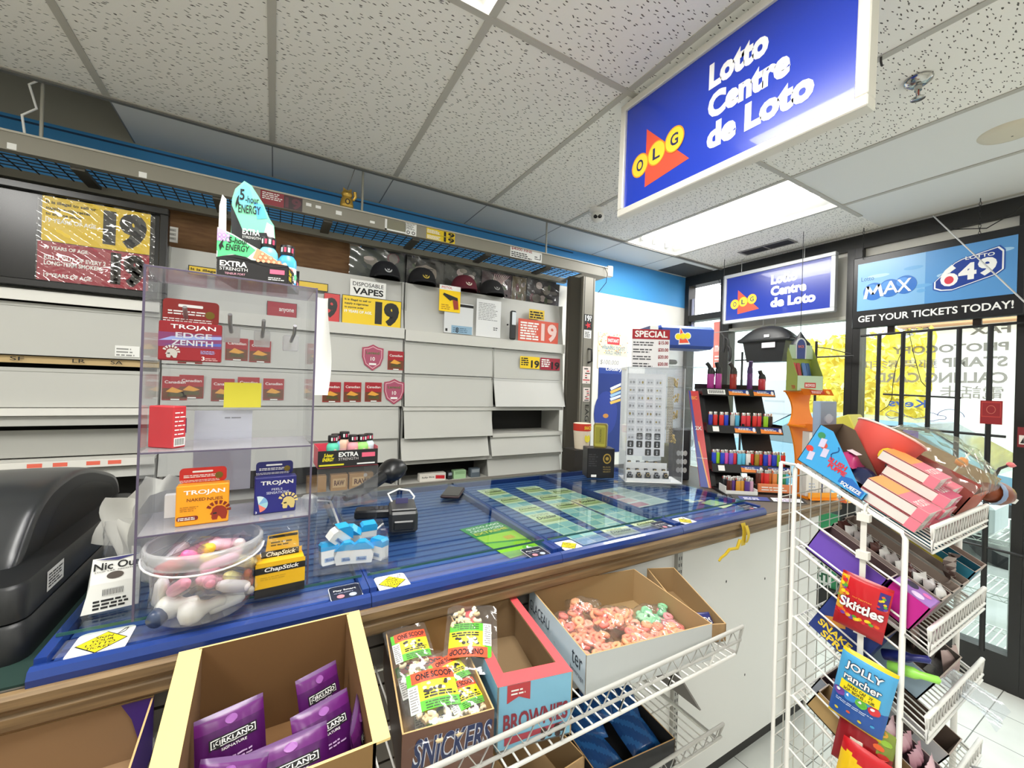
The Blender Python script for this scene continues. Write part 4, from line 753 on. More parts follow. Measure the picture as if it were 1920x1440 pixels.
# big energy shot display on top of the case
DM = CM @ place((.112, .045, CH + .0005), -16)
t = thing('energy_shot_display', 'tall colourful 5-hour ENERGY cardboard display on top of the display case', 'display box', DM)
DB = mat('#1b1a1c', .45); DG = mat('#5fe08f', .4); DW, DD = .142, .12
q = MB(); q.box(0, DW, 0, .0015, 0, .042, DB); q.box(DW - .0015, DW, 0, DD, 0, .04, DB); q.box(0, .0015, 0, DD, 0, .06, mat('#e8e6e0', .5)); q.box(0, DW, 0, DD, 0, .0015, DB); q.box(0, DW, DD - .0015, DD, 0, .06, DB); q.M = FR(-.0002)
q.poly([(0, .042), (DW, .042), (DW, .04), (DW * .8, .034), (DW * .6, .038), (DW * .4, .052), (DW * .25, .055), (DW * .1, .05), (0, .046)], DB, .0004)
q.text('EXTRA', DW * .05, .028, DW * .42, .04, WHITE, .001, .03); q.text('STRENGTH', DW * .05, .019, DW * .43, .026, WHITE, .001, .0); q.text('TENEUR FORT', DW * .12, .01, DW * .4, .0145, mat('#d9a0b0', .4), .001); q.rect(DW * .74, .02, DW * .95, .03, mat('#e86a8a', .4), .001); q.lines(DW * .72, .006, DW * .96, .014, 2, WHITE, .001)
q.M = FACE('right', DW, DD, .04); q.text('5-hour', .004, .022, .03, .034, mat('#f1e11a', .4), .001, .03); q.text('ENERGY', .004, .01, .03, .02, mat('#f1e11a', .4), .001, .03); q.text('EXTRA', .042, .018, .08, .03, WHITE, .001, .03); q.lines(.042, .006, .08, .014, 2, WHITE, .001); q.rect(.09, .01, .106, .026, mat('#e06a86', .4), .001); q.build('tray', t)
q = MB(); sp = [(0, .04), (0, .112), (.03, .1), (.065, .081), (.095, .066), (.118, .052), (.138, .04)]
q.M = FR(.0005); q.prism(sp, -.0012, 0, mat('#dfeee4', .45)); q.poly([(0, .046), (0, .108), (.03, .097), (.06, .081), (.075, .07), (.06, .052), (.03, .056)], DG, .0004); q.poly([(0, .11), (0, .082), (.014, .082), (.02, .096), (.014, .106)], mat('#cdb6dc', .45), .0007)
for i in range(3):
    for j in range(2): q.disc(.005 + .008 * i, .086 + .009 * j, .0038, .0045, mat('#b98fd0', .45), .001, 12); q.disc(.005 + .008 * i, .086 + .009 * j, .0022, .0028, mat('#e6d6ee', .45), .0013, 12)
q.poly([(.07, .052), (.078, .074), (.095, .065), (.118, .051), (.136, .041), (.1, .041)], mat('#f0a27a', .45), .0007)
for i, j in ((0, 0), (1, 0), (2, 0), (3, 0), (4, 0), (0, 1), (1, 1), (2, 1), (0, 2)): cx, cy = .081 + .0105 * i + .004 * j, .047 + .008 * j; q.disc(cx, cy, .0048, .0048, mat('#d9744e', .45), .001, 12); q.disc(cx, cy, .0036, .0036, mat('#f6bd98', .45), .0013, 12)
q.text('5-hour', .022, .079, .06, .093, INK, .0016, .02, shear=.1); q.text('ENERGY', .017, .063, .062, .077, INK, .0016, .015, shear=.1); q.poly([(.004, .072), (.008, .08), (.013, .087), (.011, .075), (.015, .066), (.01, .07), (.007, .06)], INK, .0016); q.M = FR(.0035); q.poly([(.001, .1), (.001, .16), (.006, .186), (.014, .176), (.016, .1)], mat('#ecebe6', .5), 0); q.build('front_flap', t)
q = MB(); bp = [(.006, .03), (.006, .2), (.012, .225), (.03, .246), (.045, .238), (.07, .2), (.085, .165), (.095, .15), (.098, .12), (.1, .04)]
q.M = FR(.06); q.prism(bp, -.0014, 0, mat('#86e2ba', .45)); q.poly([(.012, .21), (.03, .24), (.042, .232), (.05, .2), (.03, .18)], mat('#79d8ea', .45), .0004); q.poly([(.05, .2), (.07, .195), (.08, .165), (.06, .16)], mat('#5fb8ee', .45), .0006); q.poly([(.08, .155), (.094, .148), (.097, .12), (.085, .11), (.075, .13)], mat('#efd2d8', .45), .0006)
q.poly([(.004, .19), (.03, .13), (.06, .128), (.08, .13), (.09, .1), (.09, .06), (.01, .06)], mat('#26272a', .45), .0009); q.text('5', .022, .2, .032, .226, INK, .0016, .02); q.text('-hour', .034, .195, .062, .212, INK, .0016, .01); q.text('ENERGY', .02, .17, .066, .19, INK, .0016, .012); q.poly([(.014, .19), (.017, .205), (.021, .212), (.02, .196), (.024, .185), (.018, .19), (.015, .178)], INK, .0016)
q.text('EXTRA', .03, .12, .066, .134, WHITE, .0016, .03); q.text('STRENGTH', .03, .111, .068, .117, WHITE, .0016, .0); q.build('back_card', t)
for (x, y, dz, l, c) in ((.085, .06, .012, 'energy shot bottle in the tall display, nearer its back card', ('#4fc0a8', '#d9f2e8', '#7fd6e8')), (.124, .07, .0, 'energy shot bottle at the right end of the tall display', ('#3f9fe0', '#e9f6f8', '#4fb0ea'))):
    shot_bottle(DM @ place((x, y, .002 + dz)) @ Matrix.Scale(1.25, 4), l, c, 'energy shots in the tall display')
# bucket of small goods
bx, by = -.112, 1.066
t = thing('plastic_bucket', 'clear round plastic bucket of small wrapped goods at the foot of the display case', 'bucket', Matrix.Translation((bx, by, GT + .001)) @ Matrix.Diagonal((.92, .92, 1, 1)))
PB = clear('#f4f6f8', .1, .06, .16, 'bucket'); q = MB(); q.lathe([(.001, 0), (.084, 0), (.09, .006), (.103, .135), (.106, .14)], PB, 40, cap=False); q.build('wall', t)
q = MB(); q.lathe([(.103, .116), (.112, .116), (.112, .14), (.108, .146), (.104, .142)], clear('#f4f6f8', .12, .08, .3, 'rim'), 40, cap=False); q.build('rim', t)
q = MB(); q.tube([(.113 * cos(a), .113 * sin(a), .12 - .012 * max(0, -sin(a))) for a in [pi + k * pi / 16 for k in range(17)]], .0022, mat('#e8e8ea', .3), 6); q.build('handle', t)
def bottle_like(M, label, c1, c2, kind, group='small goods in the bucket'):
    t = thing('pocket_lotion' if kind == 'tube' else 'wrapped_trinket', label, 'trinket', M, group); q = MB()
    if kind == 'tube': q.lathe([(.001, 0), (.016, .003), (.018, .012), (.018, .062), (.012, .072)], mat(c1, .35), 16); q.build('bottle_body', t); q = MB(); q.lathe([(.009, .071), (.009, .088), (.006, .092), (.001, .093)], mat(c2, .35), 12); q.build('cap', t)
    elif kind == 'bulb': q.lathe([(.001, 0), (.018, .004), (.026, .018), (.025, .034), (.015, .05), (.011, .062), (.011, .084), (.004, .09)], mat(c1, .35), 16); q.build('body', t); q = MB(); q.M = frame((0, -.012, .068), (1, 0, 0), (0, 0, 1)); q.rect(-.004, -.006, .004, .006, mat(c2, .3), .0025); q.build('switch', t)
    else: q.lathe([(.001, 0), (.012, .002), (.0135, .01), (.0135, .06), (.009, .075), (.001, .08)], mat(c1, .35), 14); q.build('body', t); q = MB(); q.grid(lambda u, v: ((.019 + .003 * sin(12 * u * pi)) * cos(2 * pi * u), (.019 + .003 * sin(12 * u * pi)) * sin(2 * pi * u), -.01 + .11 * v), 18, 5, FILM); q.build('wrapper', t)
    return t
for i, (x, y, z, yaw, tilt, c1, c2, kind, lab) in enumerate((
    (-.04, -.03, .028, 60, 75, '#f1f0ea', '#3a3a3c', 'bulb', 'large white bulb shaped massager at the lower left of the bucket'), (.0, -.048, .02, 100, 82, '#efeee8', '#7d7468', 'bulb', 'white massager lying at the front bottom of the bucket'), (.045, -.03, .02, 100, 78, '#efefe9', '#a9a49c', 'tube', 'white tube lying at the lower right of the bucket'),
    (-.02, .0, .105, -35, 50, '#f06fae', '#ee5aa2', 'wrap', 'bright pink wrapped stick near the top of the bucket'), (.015, .005, .092, -60, 55, '#f0cf3a', '#e8c020', 'wrap', 'yellow wrapped stick beside the bright pink one'), (-.055, .03, .08, 40, 40, '#d8323c', '#c02030', 'wrap', 'red wrapped stick at the back left of the bucket'),
    (.045, .02, .09, 30, 55, '#f2a6c4', '#e890b4', 'wrap', 'pale pink wrapped stick at the right of the bucket'), (.02, -.035, .065, -80, 70, '#e9a9bd', '#d08aa0', 'wrap', 'dusty pink wrapped stick at the middle of the bucket'), (.07, .0, .03, 20, 30, '#c9705a', '#b85a48', 'tube', 'terracotta tube at the right wall of the bucket'),
    (-.06, -.02, .02, 160, 80, '#3d4a66', '#2c3650', 'tube', 'dark blue tube at the left wall of the bucket'), (.05, -.02, .06, -20, 60, '#f1e9a0', '#d8d080', 'wrap', 'pale yellow wrapped stick at the right of the bucket'), (.0, .045, .04, 90, 60, '#e8e4e4', '#c8c4c4', 'wrap', 'clear white wrapped stick at the back of the bucket'),
    (-.05, .0, .1, 70, 65, '#d83a4a', '#c02030', 'wrap', 'crimson wrapped stick at the upper left of the bucket'), (.055, .03, .11, 10, 60, '#eadfe2', '#d0c0c4', 'wrap', 'whitish wrapped stick at the upper right rim of the bucket'), (.03, -.03, .1, 75, 70, '#f3b9cf', '#e0a0b8', 'wrap', 'rosy wrapped stick across the front top of the bucket'), (.065, -.015, .09, -40, 60, '#efe3b0', '#d8c890', 'wrap', 'cream wrapped stick at the right front of the bucket'), (-.01, .05, .11, 100, 70, '#e87aa8', '#d86a98', 'wrap', 'deep pink wrapped stick at the back top of the bucket'), (-.07, -.01, .055, 20, 30, '#e6e2e6', '#c9c4c9', 'wrap', 'pale wrapped stick against the left wall of the bucket'), (.03, .06, .07, -70, 65, '#f0ecec', '#d4d0d0', 'wrap', 'white wrapped stick at the back right of the bucket'),
    (-.035, -.045, .07, 30, 60, '#f2a0b8', '#e08098', 'wrap', 'salmon pink wrapped stick at the left front of the bucket'), (.05, -.05, .055, -50, 65, '#f4eef0', '#d8d0d4', 'wrap', 'milky white wrapped stick at the right front of the bucket'), (.0, .02, .115, 20, 70, '#f6d23a', '#e0b820', 'wrap', 'bright yellow wrapped stick on top of the heap in the bucket'), (.03, .02, .12, -60, 75, '#f5c8d8', '#e0a8b8', 'wrap', 'light pink wrapped stick on top of the heap in the bucket'), (-.06, .045, .1, 120, 50, '#e8e6ea', '#c8c4cc', 'wrap', 'frosted wrapped stick at the back left rim of the bucket'), (.015, -.06, .075, 5, 70, '#f0a8bc', '#d88ca0', 'wrap', 'blush wrapped stick at the middle front of the bucket'))):
    bottle_like(place((bx + x, by + y, GT + z), yaw, tilt) @ Matrix.Scale(.9, 4) @ Matrix.Translation((0, 0, -.042)), lab, c1, c2, kind)
# lip balm box
t = thing('lip_balm_box', 'yellow and black ChapStick counter box right of the bucket', 'display box', place((-.022, 1.05, GT + .001), 4)); w, d = .098, .06
BK = mat('#1c1b18', .45); YB = mat('#e6b41e', .45)
q = MB(); q.box(0, w, 0, d, 0, .055, BK); q.box(.002, w - .002, .002, d, .055, .075, YB); q.M = FR(0); q.rect(0, .035, w, .075, YB, .0004); q.rect(0, .052, w, .066, BK, .0008); q.text('ChapStick', .016, .053, .084, .065, WHITE, .0012, .02, shear=.2); q.lines(.01, .038, .07, .047, 2, mat('#c9a020', .5), .0009)
q.rect(.0, .02, w, .0355, YB, .0006); q.poly([(0, .02), (w, .02), (w, .012), (0, .004)], mat('#26241e', .45), .0007); q.build('tray', t)
q = MB(); q.M = FR(.03); q.prism([(.004, .07), (.004, .085), (.02, .088), (.024, .125), (.085, .128), (.088, .09), (w - .004, .09), (w - .004, .07)], -.001, 0, YB); q.rect(.012, .074, .088, .09, BK, .0004); q.text('ChapStick', .02, .075, .08, .088, WHITE, .0008, .02, shear=.2); q.rect(.026, .118, .084, .124, BK, .0004); q.lines(.03, .1, .08, .113, 2, mat('#5a4a10', .5), .0006); q.build('header_card', t)
q = MB(); q.grid(lambda u, v: (-.004 + (w + .008) * u, .024 - .012 * sin(9 * u + 6 * v) * sin(4 * v + 2), .085 + .06 * v), 14, 8, FILM); q.build('torn_film', t)
# small acrylic riser with energy shot tray
RM = place((.122, 1.36, GT + .001), 1)
t = thing('acrylic_riser', 'small clear acrylic box riser holding the low energy shot tray', 'riser', RM); w, d, h = .18, .2, .215
q = MB(); q.box(0, w, 0, d, h - .003, h, ACR); q.build('top_panel', t); q = MB(); q.box(0, w, 0, .003, h - .125, h - .003, ACR); q.M = FR(0); q.disc(.14, h - .03, .006, .006, clear('#cfcfd2', .2, .1, .3, 'hole'), .0004); q.build('front_panel', t)
for x in (0, w - .003): q = MB(); q.box(x, x + .003, .0032, d, 0, h - .003, ACR); q.build('side_panel', t)
q = MB(); q.box(.004, w - .004, .0032, d, h - .125, h - .122, ACR); q.build('lower_shelf', t)
SM = place((.122, 1.355, GT + .217), 2)
t = thing('energy_shot_tray', 'low black and red energy shot tray on the small acrylic riser', 'display box', SM); w, d, h = .176, .1, .052; RI = mat('#d9485a', .4)
q = MB(); q.box(0, w, 0, .0015, 0, h, DB); q.box(0, w, 0, d, 0, .0015, RI); q.box(0, .0015, .0015, d, 0, h + .008, RI); q.box(w - .0015, w, .0015, d, 0, h + .008, RI); q.box(0, w, d - .0015, d, 0, h + .01, RI)
q.M = FR(0); q.text('EXTRA', w * .33, .032, w * .66, .046, WHITE, .001, .03); q.text('STRENGTH', w * .33, .021, w * .66, .029, mat('#cfc8c4', .4), .001, 0); q.text('5-hour', w * .09, .033, w * .24, .044, mat('#f1e11a', .4), .001, .03, shear=.15); q.text('ENERGY', w * .07, .02, w * .25, .031, mat('#f1e11a', .4), .001, .03, shear=.15); q.rect(w * .72, .028, w * .95, .042, mat('#e0607a', .4), .001); q.rect(w * .02, .006, w * .42, .011, mat('#d8cf2a', .4), .001); q.rect(w * .64, .006, w * .95, .01, WHITE, .001); q.build('tray_walls', t)
for i, (x, y, l, c) in enumerate(((.045, .03, 'green and blue energy shot bottle at the left front of the low tray', ('#3f8fe0', '#5fc08a', '#5fd0b0')), (.085, .066, 'tallest pink energy shot bottle at the back of the low tray', ('#e88a9a', '#f0b8b8', '#f4c8b0')), (.105, .03, 'pink energy shot bottle with a printed label in the low tray', ('#d9a0a4', '#ead0cc', '#e8a0a8')), (.133, .028, 'red and green energy shot bottle in the low tray', ('#e0485a', '#ee7a80', '#9fe07a')), (.06, .07, 'blue energy shot bottle at the back left of the low tray', ('#5f9fe8', '#6fb0ee', '#7fc0f0')), (.157, .05, 'white energy shot bottle at the right end of the low tray', ('#dfe8ee', '#eef4f8', '#cfe0ea')))):
    shot_bottle(SM @ place((x, y, .0022), rnd.uniform(-30, 30)) @ Matrix.Scale(1.12 if i != 1 else 1.2, 4), l, c, 'energy shots in the low tray')
# floss tray
FM = place((.098, 1.11, GT + .001), -6)
t = thing('acrylic_tray', 'clear acrylic tray of dental floss in front of the small riser', 'tray', FM); w, d, h = .178, .16, .075
q = MB(); q.box(0, w, 0, d, 0, .003, ACR); q.build('bottom', t)
for b in ((0, w, 0, .003, .003, h * .9), (0, w, d - .003, d, .003, h), (0, .003, .003, d - .003, .003, h), (w - .003, w, .003, d - .003, .003, h)): q = MB(); q.box(*b, ACR); q.build('side_panel', t)
FW = mat('#f1f2ee', .35); FB = clear('#3fb8ea', .1, .1, .35, 'bluecap'); FB2 = mat('#2fa3dc', .3)
def floss(M, label, kind):
    t = thing('dental_floss', label, 'dental floss', M, 'dental floss packs in the clear tray')
    out = [(-.026, 0), (.026, 0), (.03, .02), (.024, .042), (.008, .056), (-.008, .056), (-.024, .042), (-.03, .02)] if kind == 'drop' else [(-.018, 0), (.018, 0), (.021, .006), (.021, .05), (.016, .056), (-.016, .056), (-.021, .05), (-.021, .006)]
    k = .034; lo = [(x, y) for x, y in out if y <= k]
    q = MB(); q.M = frame((0, .012, 0), (1, 0, 0), (0, 0, 1)); cut = 6 if kind == 'drop' else 5
    low = [(x, min(y, .036)) for x, y in out]; q.prism(low, 0, .024, FW); fc_ = q.build('case', t)
    q = MB(); q.M = frame((0, .0125, 0), (1, 0, 0), (0, 0, 1)); q.prism([(x * 1.02, max(y, .036)) for x, y in out], 0, .025, FB2); q.build('lid', t)
    q = MB(); q.M = frame((0, -.0125, 0), (1, 0, 0), (0, 0, 1)); q.rect(-.013, .008, .013, .018, mat('#9fb8d8', .4)); q.text('floss', -.01, .01, .01, .016, mat('#2a4a8a', .4)); q.build('label', fc_); return t
for x, y, z, yaw, pit, rol, kd, l in ((.035, .05, .006, 15, -10, 0, 'box', 'white floss pack lying at the left of the clear tray'), (.078, .05, .004, 0, 0, 180, 'drop', 'middle white floss pack with a blue lid in the clear tray'), (.115, .045, .004, -8, 0, 180, 'drop', 'tall rounded floss pack at the middle of the clear tray'), (.045, .06, .056, 25, 10, 205, 'drop', 'tilted floss pack with a printed label at the top left of the clear tray'), (.16, .05, .004, -50, 0, 0, 'box', 'narrow floss pack at the right end of the clear tray'), (.135, .12, .03, 10, 12, 0, 'box', 'floss pack leaning at the back right of the clear tray'), (.09, .115, .03, -14, 20, 0, 'drop', 'blue lidded floss pack at the back of the clear tray')):
    m = FM @ place((x, y, z), yaw, pit, 0)
    if rol: m = FM @ place((x, y, z), yaw, pit, 0) 
    if rol == 205: m = FM @ place((x, y, z), yaw, 15, 42)
    floss(m, l, kd)
# card printer, cable, scanner, phone
PMx = place((.33, 1.31, GT + .001), -12)
t = thing('receipt_printer', 'small dark grey receipt printer on the glass right of the floss tray', 'printer', PMx)
q = MB(); q.rbox(0, .088, 0, .14, 0, .07, mat('#2a2b2c', .4), .008); q.rbox(.012, .076, -.004, .02, .012, .042, mat('#1d1e1f', .35), .004); q.build('body', t); q = MB(); q.rbox(.004, .084, .006, .12, .07, .078, mat('#3a3b3c', .4), .003); q.build('lid', t); q = MB(); q.box(.02, .06, .07, .075, .078, .095, mat('#4a4770', .5)); q.build('paper_slot', t)
a = PMx @ V((.08, .12, .075)); b = PMx @ V((.01, .1, .075))
q = MB(); q.tube([b, b + V((-.01, .02, .025)), b + V((.03, .03, .035)), a + V((-.01, .01, .03)), a + V((.005, 0, .01)), a], .0035, WHITE, 6); tag(q.build('white_cable'), 'white cable looped over the small receipt printer', 'cable')
c0 = V((.15, 1.62, GT + .05)); q = MB(); q.tube([c0, c0 + V((.03, -.1, .02)), V((.2, 1.42, GT + .01)), V((.25, 1.36, GT + .004)), V((.3, 1.36, GT + .006)), V((.325, 1.37, GT + .02))], .0035, WHITE, 6); tag(q.build('white_cable'), 'white cable running from the plug under the riser to the receipt printer', 'cable')
t = thing('power_adapter', 'white power adapter on the glass behind the floss tray', 'adapter', place((.11, 1.6, GT + .001), 20)); q = MB(); q.rbox(0, .045, 0, .045, 0, .07, mat('#e6e6e4', .4), .008); q.build('body', t)
t = thing('barcode_scanner', 'black barcode scanner resting behind the small acrylic riser', 'scanner', place((.47, 1.84, GT + .034), 28)); BS = mat('#1a1b1d', .35)
q = MB(); q.M = Matrix.Translation((0, 0, .05)) @ Matrix.Rotation(radians(-18), 4, 'Y'); q.grid(lambda u, v: ((v - .5) * .11, (.045 + .012 * sin(pi * v)) * cos(2 * pi * u) * (1 if .02 < v < .98 else .6), .05 * sin(2 * pi * u) * (sin(pi * (.15 + .7 * v))) + .01), 18, 10, BS); q.prism([(-.045, -.03), (.045, -.03), (.045, .03), (-.045, .03)], -.03, .03, BS); q.build('head', t)
q = MB(); q.tube([(-.03, 0, .05), (-.09, 0, .025), (-.17, .0, .0), (-.24, 0, -.008)], .028, BS, 12, r1=.02); q.build('handle', t)
q = MB(); q.tube([(-.24, 0, -.004), (-.29, 0, .01), (-.33, -.03, -.008), (-.36, -.06, .02)], .004, BS, 6); q.build('cable', t)
t = thing('phone', 'black phone in a case lying on the glass behind the green crossword ticket', 'phone', place((.62, 1.64, GT + .001), -33)); q = MB(); q.rbox(0, .08, 0, .155, 0, .012, mat('#2a1518', .5), .004); q.build('case', t); q = MB(); q.rbox(.003, .077, .003, .152, .012, .014, mat('#0f1012', .15), .0008); q.build('screen', t)
t = thing('card_reader', 'dark card reader lying on the glass between the riser and the receipt printer', 'card reader', place((.255, 1.5, GT + .001), 75)); q = MB(); q.rbox(0, .06, -.12, 0, 0, .03, mat('#242527', .4), .006); q.build('body', t); q = MB()
for i in range(3):
    for j in range(4): q.box(.01 + .015 * i, .02 + .015 * i, -.11 + .016 * j, -.1 + .016 * j, .03, .033, mat('#4a4b4e', .5))
tag(q.build('keypad', t), kind='stuff')
# ================================================================ right end of the counter
ORD = 'first second third fourth fifth sixth seventh eighth ninth tenth eleventh twelfth thirteenth fourteenth fifteenth sixteenth seventeenth eighteenth'.split()
# jewelry case
JM = place((1.60, 1.55, GT + .001), -31)
t = thing('jewelry_case', 'tall clear jewelry case with earrings, chains and rings on the right tray', 'display case', JM); w, d, h = .295, .15, .6
for nm, b in (('front_panel', (0, w, 0, .003, .006, h)), ('back_panel', (0, w, d - .003, d, .006, h)), ('side_panel', (0, .003, .003, d - .003, .006, h)), ('side_panel', (w - .003, w, .003, d - .003, .006, h)), ('top_panel', (0, w, 0, d, h, h + .003))):
    q = MB(); q.box(*b, ACR); q.build(nm, t)
q = MB(); q.box(0, w, 0, d, 0, .006, WHITE); q.box(0, .003, -.001, 0, 0, h, mat('#c9ccd0', .3)); q.box(w - .003, w, -.001, 0, 0, h, mat('#c9ccd0', .3)); q.build('base', t)
q = MB(); q.box(.012, .215, .05, .056, .13, h - .03, mat('#f2f3f3', .5)); M_sil = mat('#b5b7ba', .3, .7); q.M = FR(.05); rr = random.Random(5)
for r in range(8):
    for c in range(4):
        x, z = .035 + c * .047, h - .075 - r * .042
        q.rect(x - .018, z - .016, x + .018, z + .016, mat('#dfe1e3', .4), .001)
        for sx in (-1, 1): q.disc(x + sx * .008, z - .002, .0035 + rr.random() * .003, .004 + rr.random() * .004, mat('#c9b46a', .3, .7) if rr.random() < .2 else M_sil, .0016, 8)
for r in range(3):
    for c in range(4):
        x, z = .035 + c * .047, .235 - r * .042
        if (r, c) in ((0, 0), (2, 1)): continue
        q.rrect(x - .016, z - .017, x + .016, z + .018, .005, INK, .001); q.disc(x, z + .004, .006, .008, M_sil, .0016, 8); q.disc(x, z - .008, .004, .004, WHITE, .0018, 8)
q.build('earring_board', t)
q = MB(); GC = mat('#c8ae6a', .3, .7)
for c in range(3):
    for k in range(26): x, z = .228 + .012 * c, h - .05 - k * .0135; q.tube([(x + .004 * cos(a), .05 + .002 * c, z + .007 * sin(a)) for a in [2 * pi * i / 6 for i in range(6)]], .0014, GC, 4, closed=True)
tag(q.build('chains', t), kind='stuff')
for i in range(3): q = MB(); z0 = .02 + i * .035; q.box(.01, .24, .1 - .035 * i - .03, .1 - .035 * i + .002, .006, .03 + .035 * i, WHITE) if 0 else q.box(.01, .24, .012 + .03 * i, .014 + .03 * i, .006 if i == 0 else .006, .02 + .036 * i, WHITE); q.build('ring_step', t)
for r, n in ((0, 5), (1, 5), (2, 4)):
    for c in range(n):
        q = MB(); x, y, z = .03 + c * .047 + (.012 if r == 2 else 0), .019 + .03 * r, .0062 + .038 * r - (.0 if r == 0 else .002)
        z = .006 if r == 0 else .02 + .036 * (r) - .036 + .0
        q.prism([(x - .014, y), (x + .014, y), (x + .012, y + .02), (x - .012, y + .02)], .006, z + .03, INK); q.prism([(x - .008, y + .004), (x + .008, y + .004), (x + .008, y + .018), (x - .008, y + .018)], z + .03, z + .042, INK)
        q.tube([(x + .008 * cos(a), y + .001, z + .03 + .008 * sin(a)) for a in [2 * pi * i / 10 for i in range(10)]], .002, GC if (r + c) % 3 else M_sil, 5, closed=True); q.build('ring_stand', t)
for k, (x, z) in enumerate(((.27, .5), (.272, .33), (.265, .2), (.275, .42))):
    q = MB(); rr = random.Random(k)
    for i in range(9): q.lathe([(.001, 0), (.004, .002), (.005, .005), (.003, .009), (.001, .01)], GC, 6, x + rr.uniform(-.012, .012), .06 + rr.uniform(-.006, .006)); 
    n = len(q.v)
    for i in range(n): q.v[i] = q.v[i] + V((0, 0, z + .05 * ((i // 30) % 9) / 9))
    tag(q.build('hanging_jewelry', t), kind='stuff')
# special price sign on the case, posters on the wall
t = thing('price_sign', 'white SPECIAL price sign with a dark red heading on top of the jewelry case', 'sign', JM @ place((.03, .06, h + .0035), 0)); q = MB(); w, h2 = .2, .205
q.box(0, w, 0, .003, 0, h2, mat('#e9e7e8', .4)); q.M = FR(0); q.rect(0, h2 * .74, w, h2, mat('#a51d2a', .4), .0004); q.text('SPECIAL', w * .07, h2 * .79, w * .94, h2 * .96, WHITE, .0008, .03)
for i, tx in enumerate(('$15.00', '$20.00', '$20.00', '$20.00')): z = h2 * (.6 - .185 * i); q.text(tx, w * .7, z, w * .97, z + h2 * .1, mat('#8f1c28', .5), .0008, .03); q.lines(w * .03, z - .006, w * .62, z + h2 * .1, 2, mat('#4d4d52', .5), .0006, .5)
q.build('card', t)
PW = WY - .004
q, at, w, h2 = sheetY((1120, 690), (1177, 628), PW, mat('#f2e6c4', .6)); rr = random.Random(9)
for k in range(70): x, z = rr.random() * w, h2 * (.42 + .55 * rr.random()); q.rect(x, z, x + .012, z + .008, mat(('#e9b040', '#e08a5a', '#d8c890', '#7fb0c8')[k % 4], .6), .0004)
q.rrect(w * .3, h2 * .68, w * .72, h2 * .9, .008, mat('#d8454a', .5), .0007); q.text('INSTANT', w * .33, h2 * .74, w * .69, h2 * .84, WHITE, .001, .02); q.text('WINNING TICKET', w * .12, h2 * .53, w * .92, h2 * .63, mat('#4f7fa0', .5), .0009, .01); q.text('SOLD HERE!', w * .25, h2 * .4, w * .8, h2 * .5, mat('#4f7fa0', .5), .0009, .01); q.rect(w * .02, h2 * .02, w * .98, h2 * .36, mat('#efece4', .6), .0005); q.text('$100,000', w * .08, h2 * .1, w * .7, h2 * .24, mat('#8a8a88', .5), .0009, 0, shear=.15)
tag(q.build('poster', at=at), 'cream winning ticket poster on the white wall left of the SPECIAL sign', 'poster')
q, at, w, h2 = sheetY((1118, 850), (1166, 686), PW, mat('#20357e', .5)); q.rect(0, h2 * .9, w, h2, mat('#2a4494', .5), .0004); q.text('Lottery', w * .3, h2 * .925, w * 1.0, h2 * .975, WHITE, .0008, .02); q.disc(w * .35, h2 * .45, w * .5, h2 * .25, mat('#2c3f94', .5), .0006); q.disc(w * .35, h2 * .42, w * .12, h2 * .025, mat('#c88a40', .5), .0009)
for k in range(5): q.poly([(w * .5, h2 * (.74 - .04 * k)), (w * .98, h2 * (.8 - .045 * k)), (w * .98, h2 * (.77 - .045 * k)), (w * .55, h2 * (.71 - .04 * k))], mat(('#dfe6f0', '#e8c060', '#9fc4e0')[k % 3], .5), .001 + .0002 * k)
tag(q.build('poster', at=at), 'dark blue Lottery poster on the wall behind the jewelry case', 'poster')
# boxes left of the jewelry case
t = thing('black_carton', 'black carton with a gold round emblem left of the jewelry case', 'box', place((1.47, 1.7, GT + .001), -25)); w, d, h2 = .15, .1, .16
q = MB(); q.rbox(0, w, 0, d, 0, h2, mat('#1b1a1c', .4), .003); q.M = FR(0); q.disc(w * .72, h2 * .66, w * .15, h2 * .17, mat('#c0a050', .35, .5), .0006); q.disc(w * .72, h2 * .66, w * .11, h2 * .13, mat('#2b2412', .4), .0009); q.disc(w * .72, h2 * .66, w * .06, h2 * .06, mat('#c0a050', .35, .5), .0012)
for i in range(3): q.text(('BLACK', 'GOLD', 'SELECT')[i], w * .58, h2 * (.36 - .08 * i), w * .86, h2 * (.4 - .08 * i), mat('#a08a50', .4), .0008)
q.lines(w * .05, h2 * .4, w * .4, h2 * .85, 6, mat('#3d3b3e', .4), .0006); q.rect(w * .15, h2 * .04, w * .34, h2 * .12, WHITE, .0008); q.build('carton', t)
t = thing('gold_tin', 'olive and gold tin box standing on the black carton', 'box', place((1.53, 1.725, GT + .162), -50)); q = MB(); q.M = frame((0, 0, 0), (1, 0, 0), (0, 0, 1)); q.prism([(.004, 0), (.066, 0), (.07, .006), (.072, .12), (.066, .13), (.004, .13), (-.002, .12), (0, .006)], -.045, 0, mat('#8a7c3a', .35, .5)); q.rrect(.006, .006, .064, .122, .008, mat('#a8a23c', .4), .0004); q.rect(.01, .02, .06, .11, mat('#8f8a2c', .4), .0006); q.M = frame((.042, 0, .03), (0, 0, 1), (-1, 0, 0)); q.text('MACADAMIA', 0, 0, .07, .01, mat('#4d4a1c', .5), .0012, 0); q.build('tin', t)
t = thing('snack_tub', 'red and yellow snack tub on the back counter by the gate post', 'tub', (1.72, 2.05, CT)); q = MB(); q.box(-.1, .1, -.06, .06, 0, .14, mat('#2f2b26', .6)); q.build('stand', t); q = MB(); q.lathe([(.045, .14), (.055, .25), (.056, .3), (.055, .302)], mat('#e8d9c0', .5), 24); q.lathe([(.0562, .255), (.0572, .3)], mat('#cf3a2a', .4), 24, cap=False)
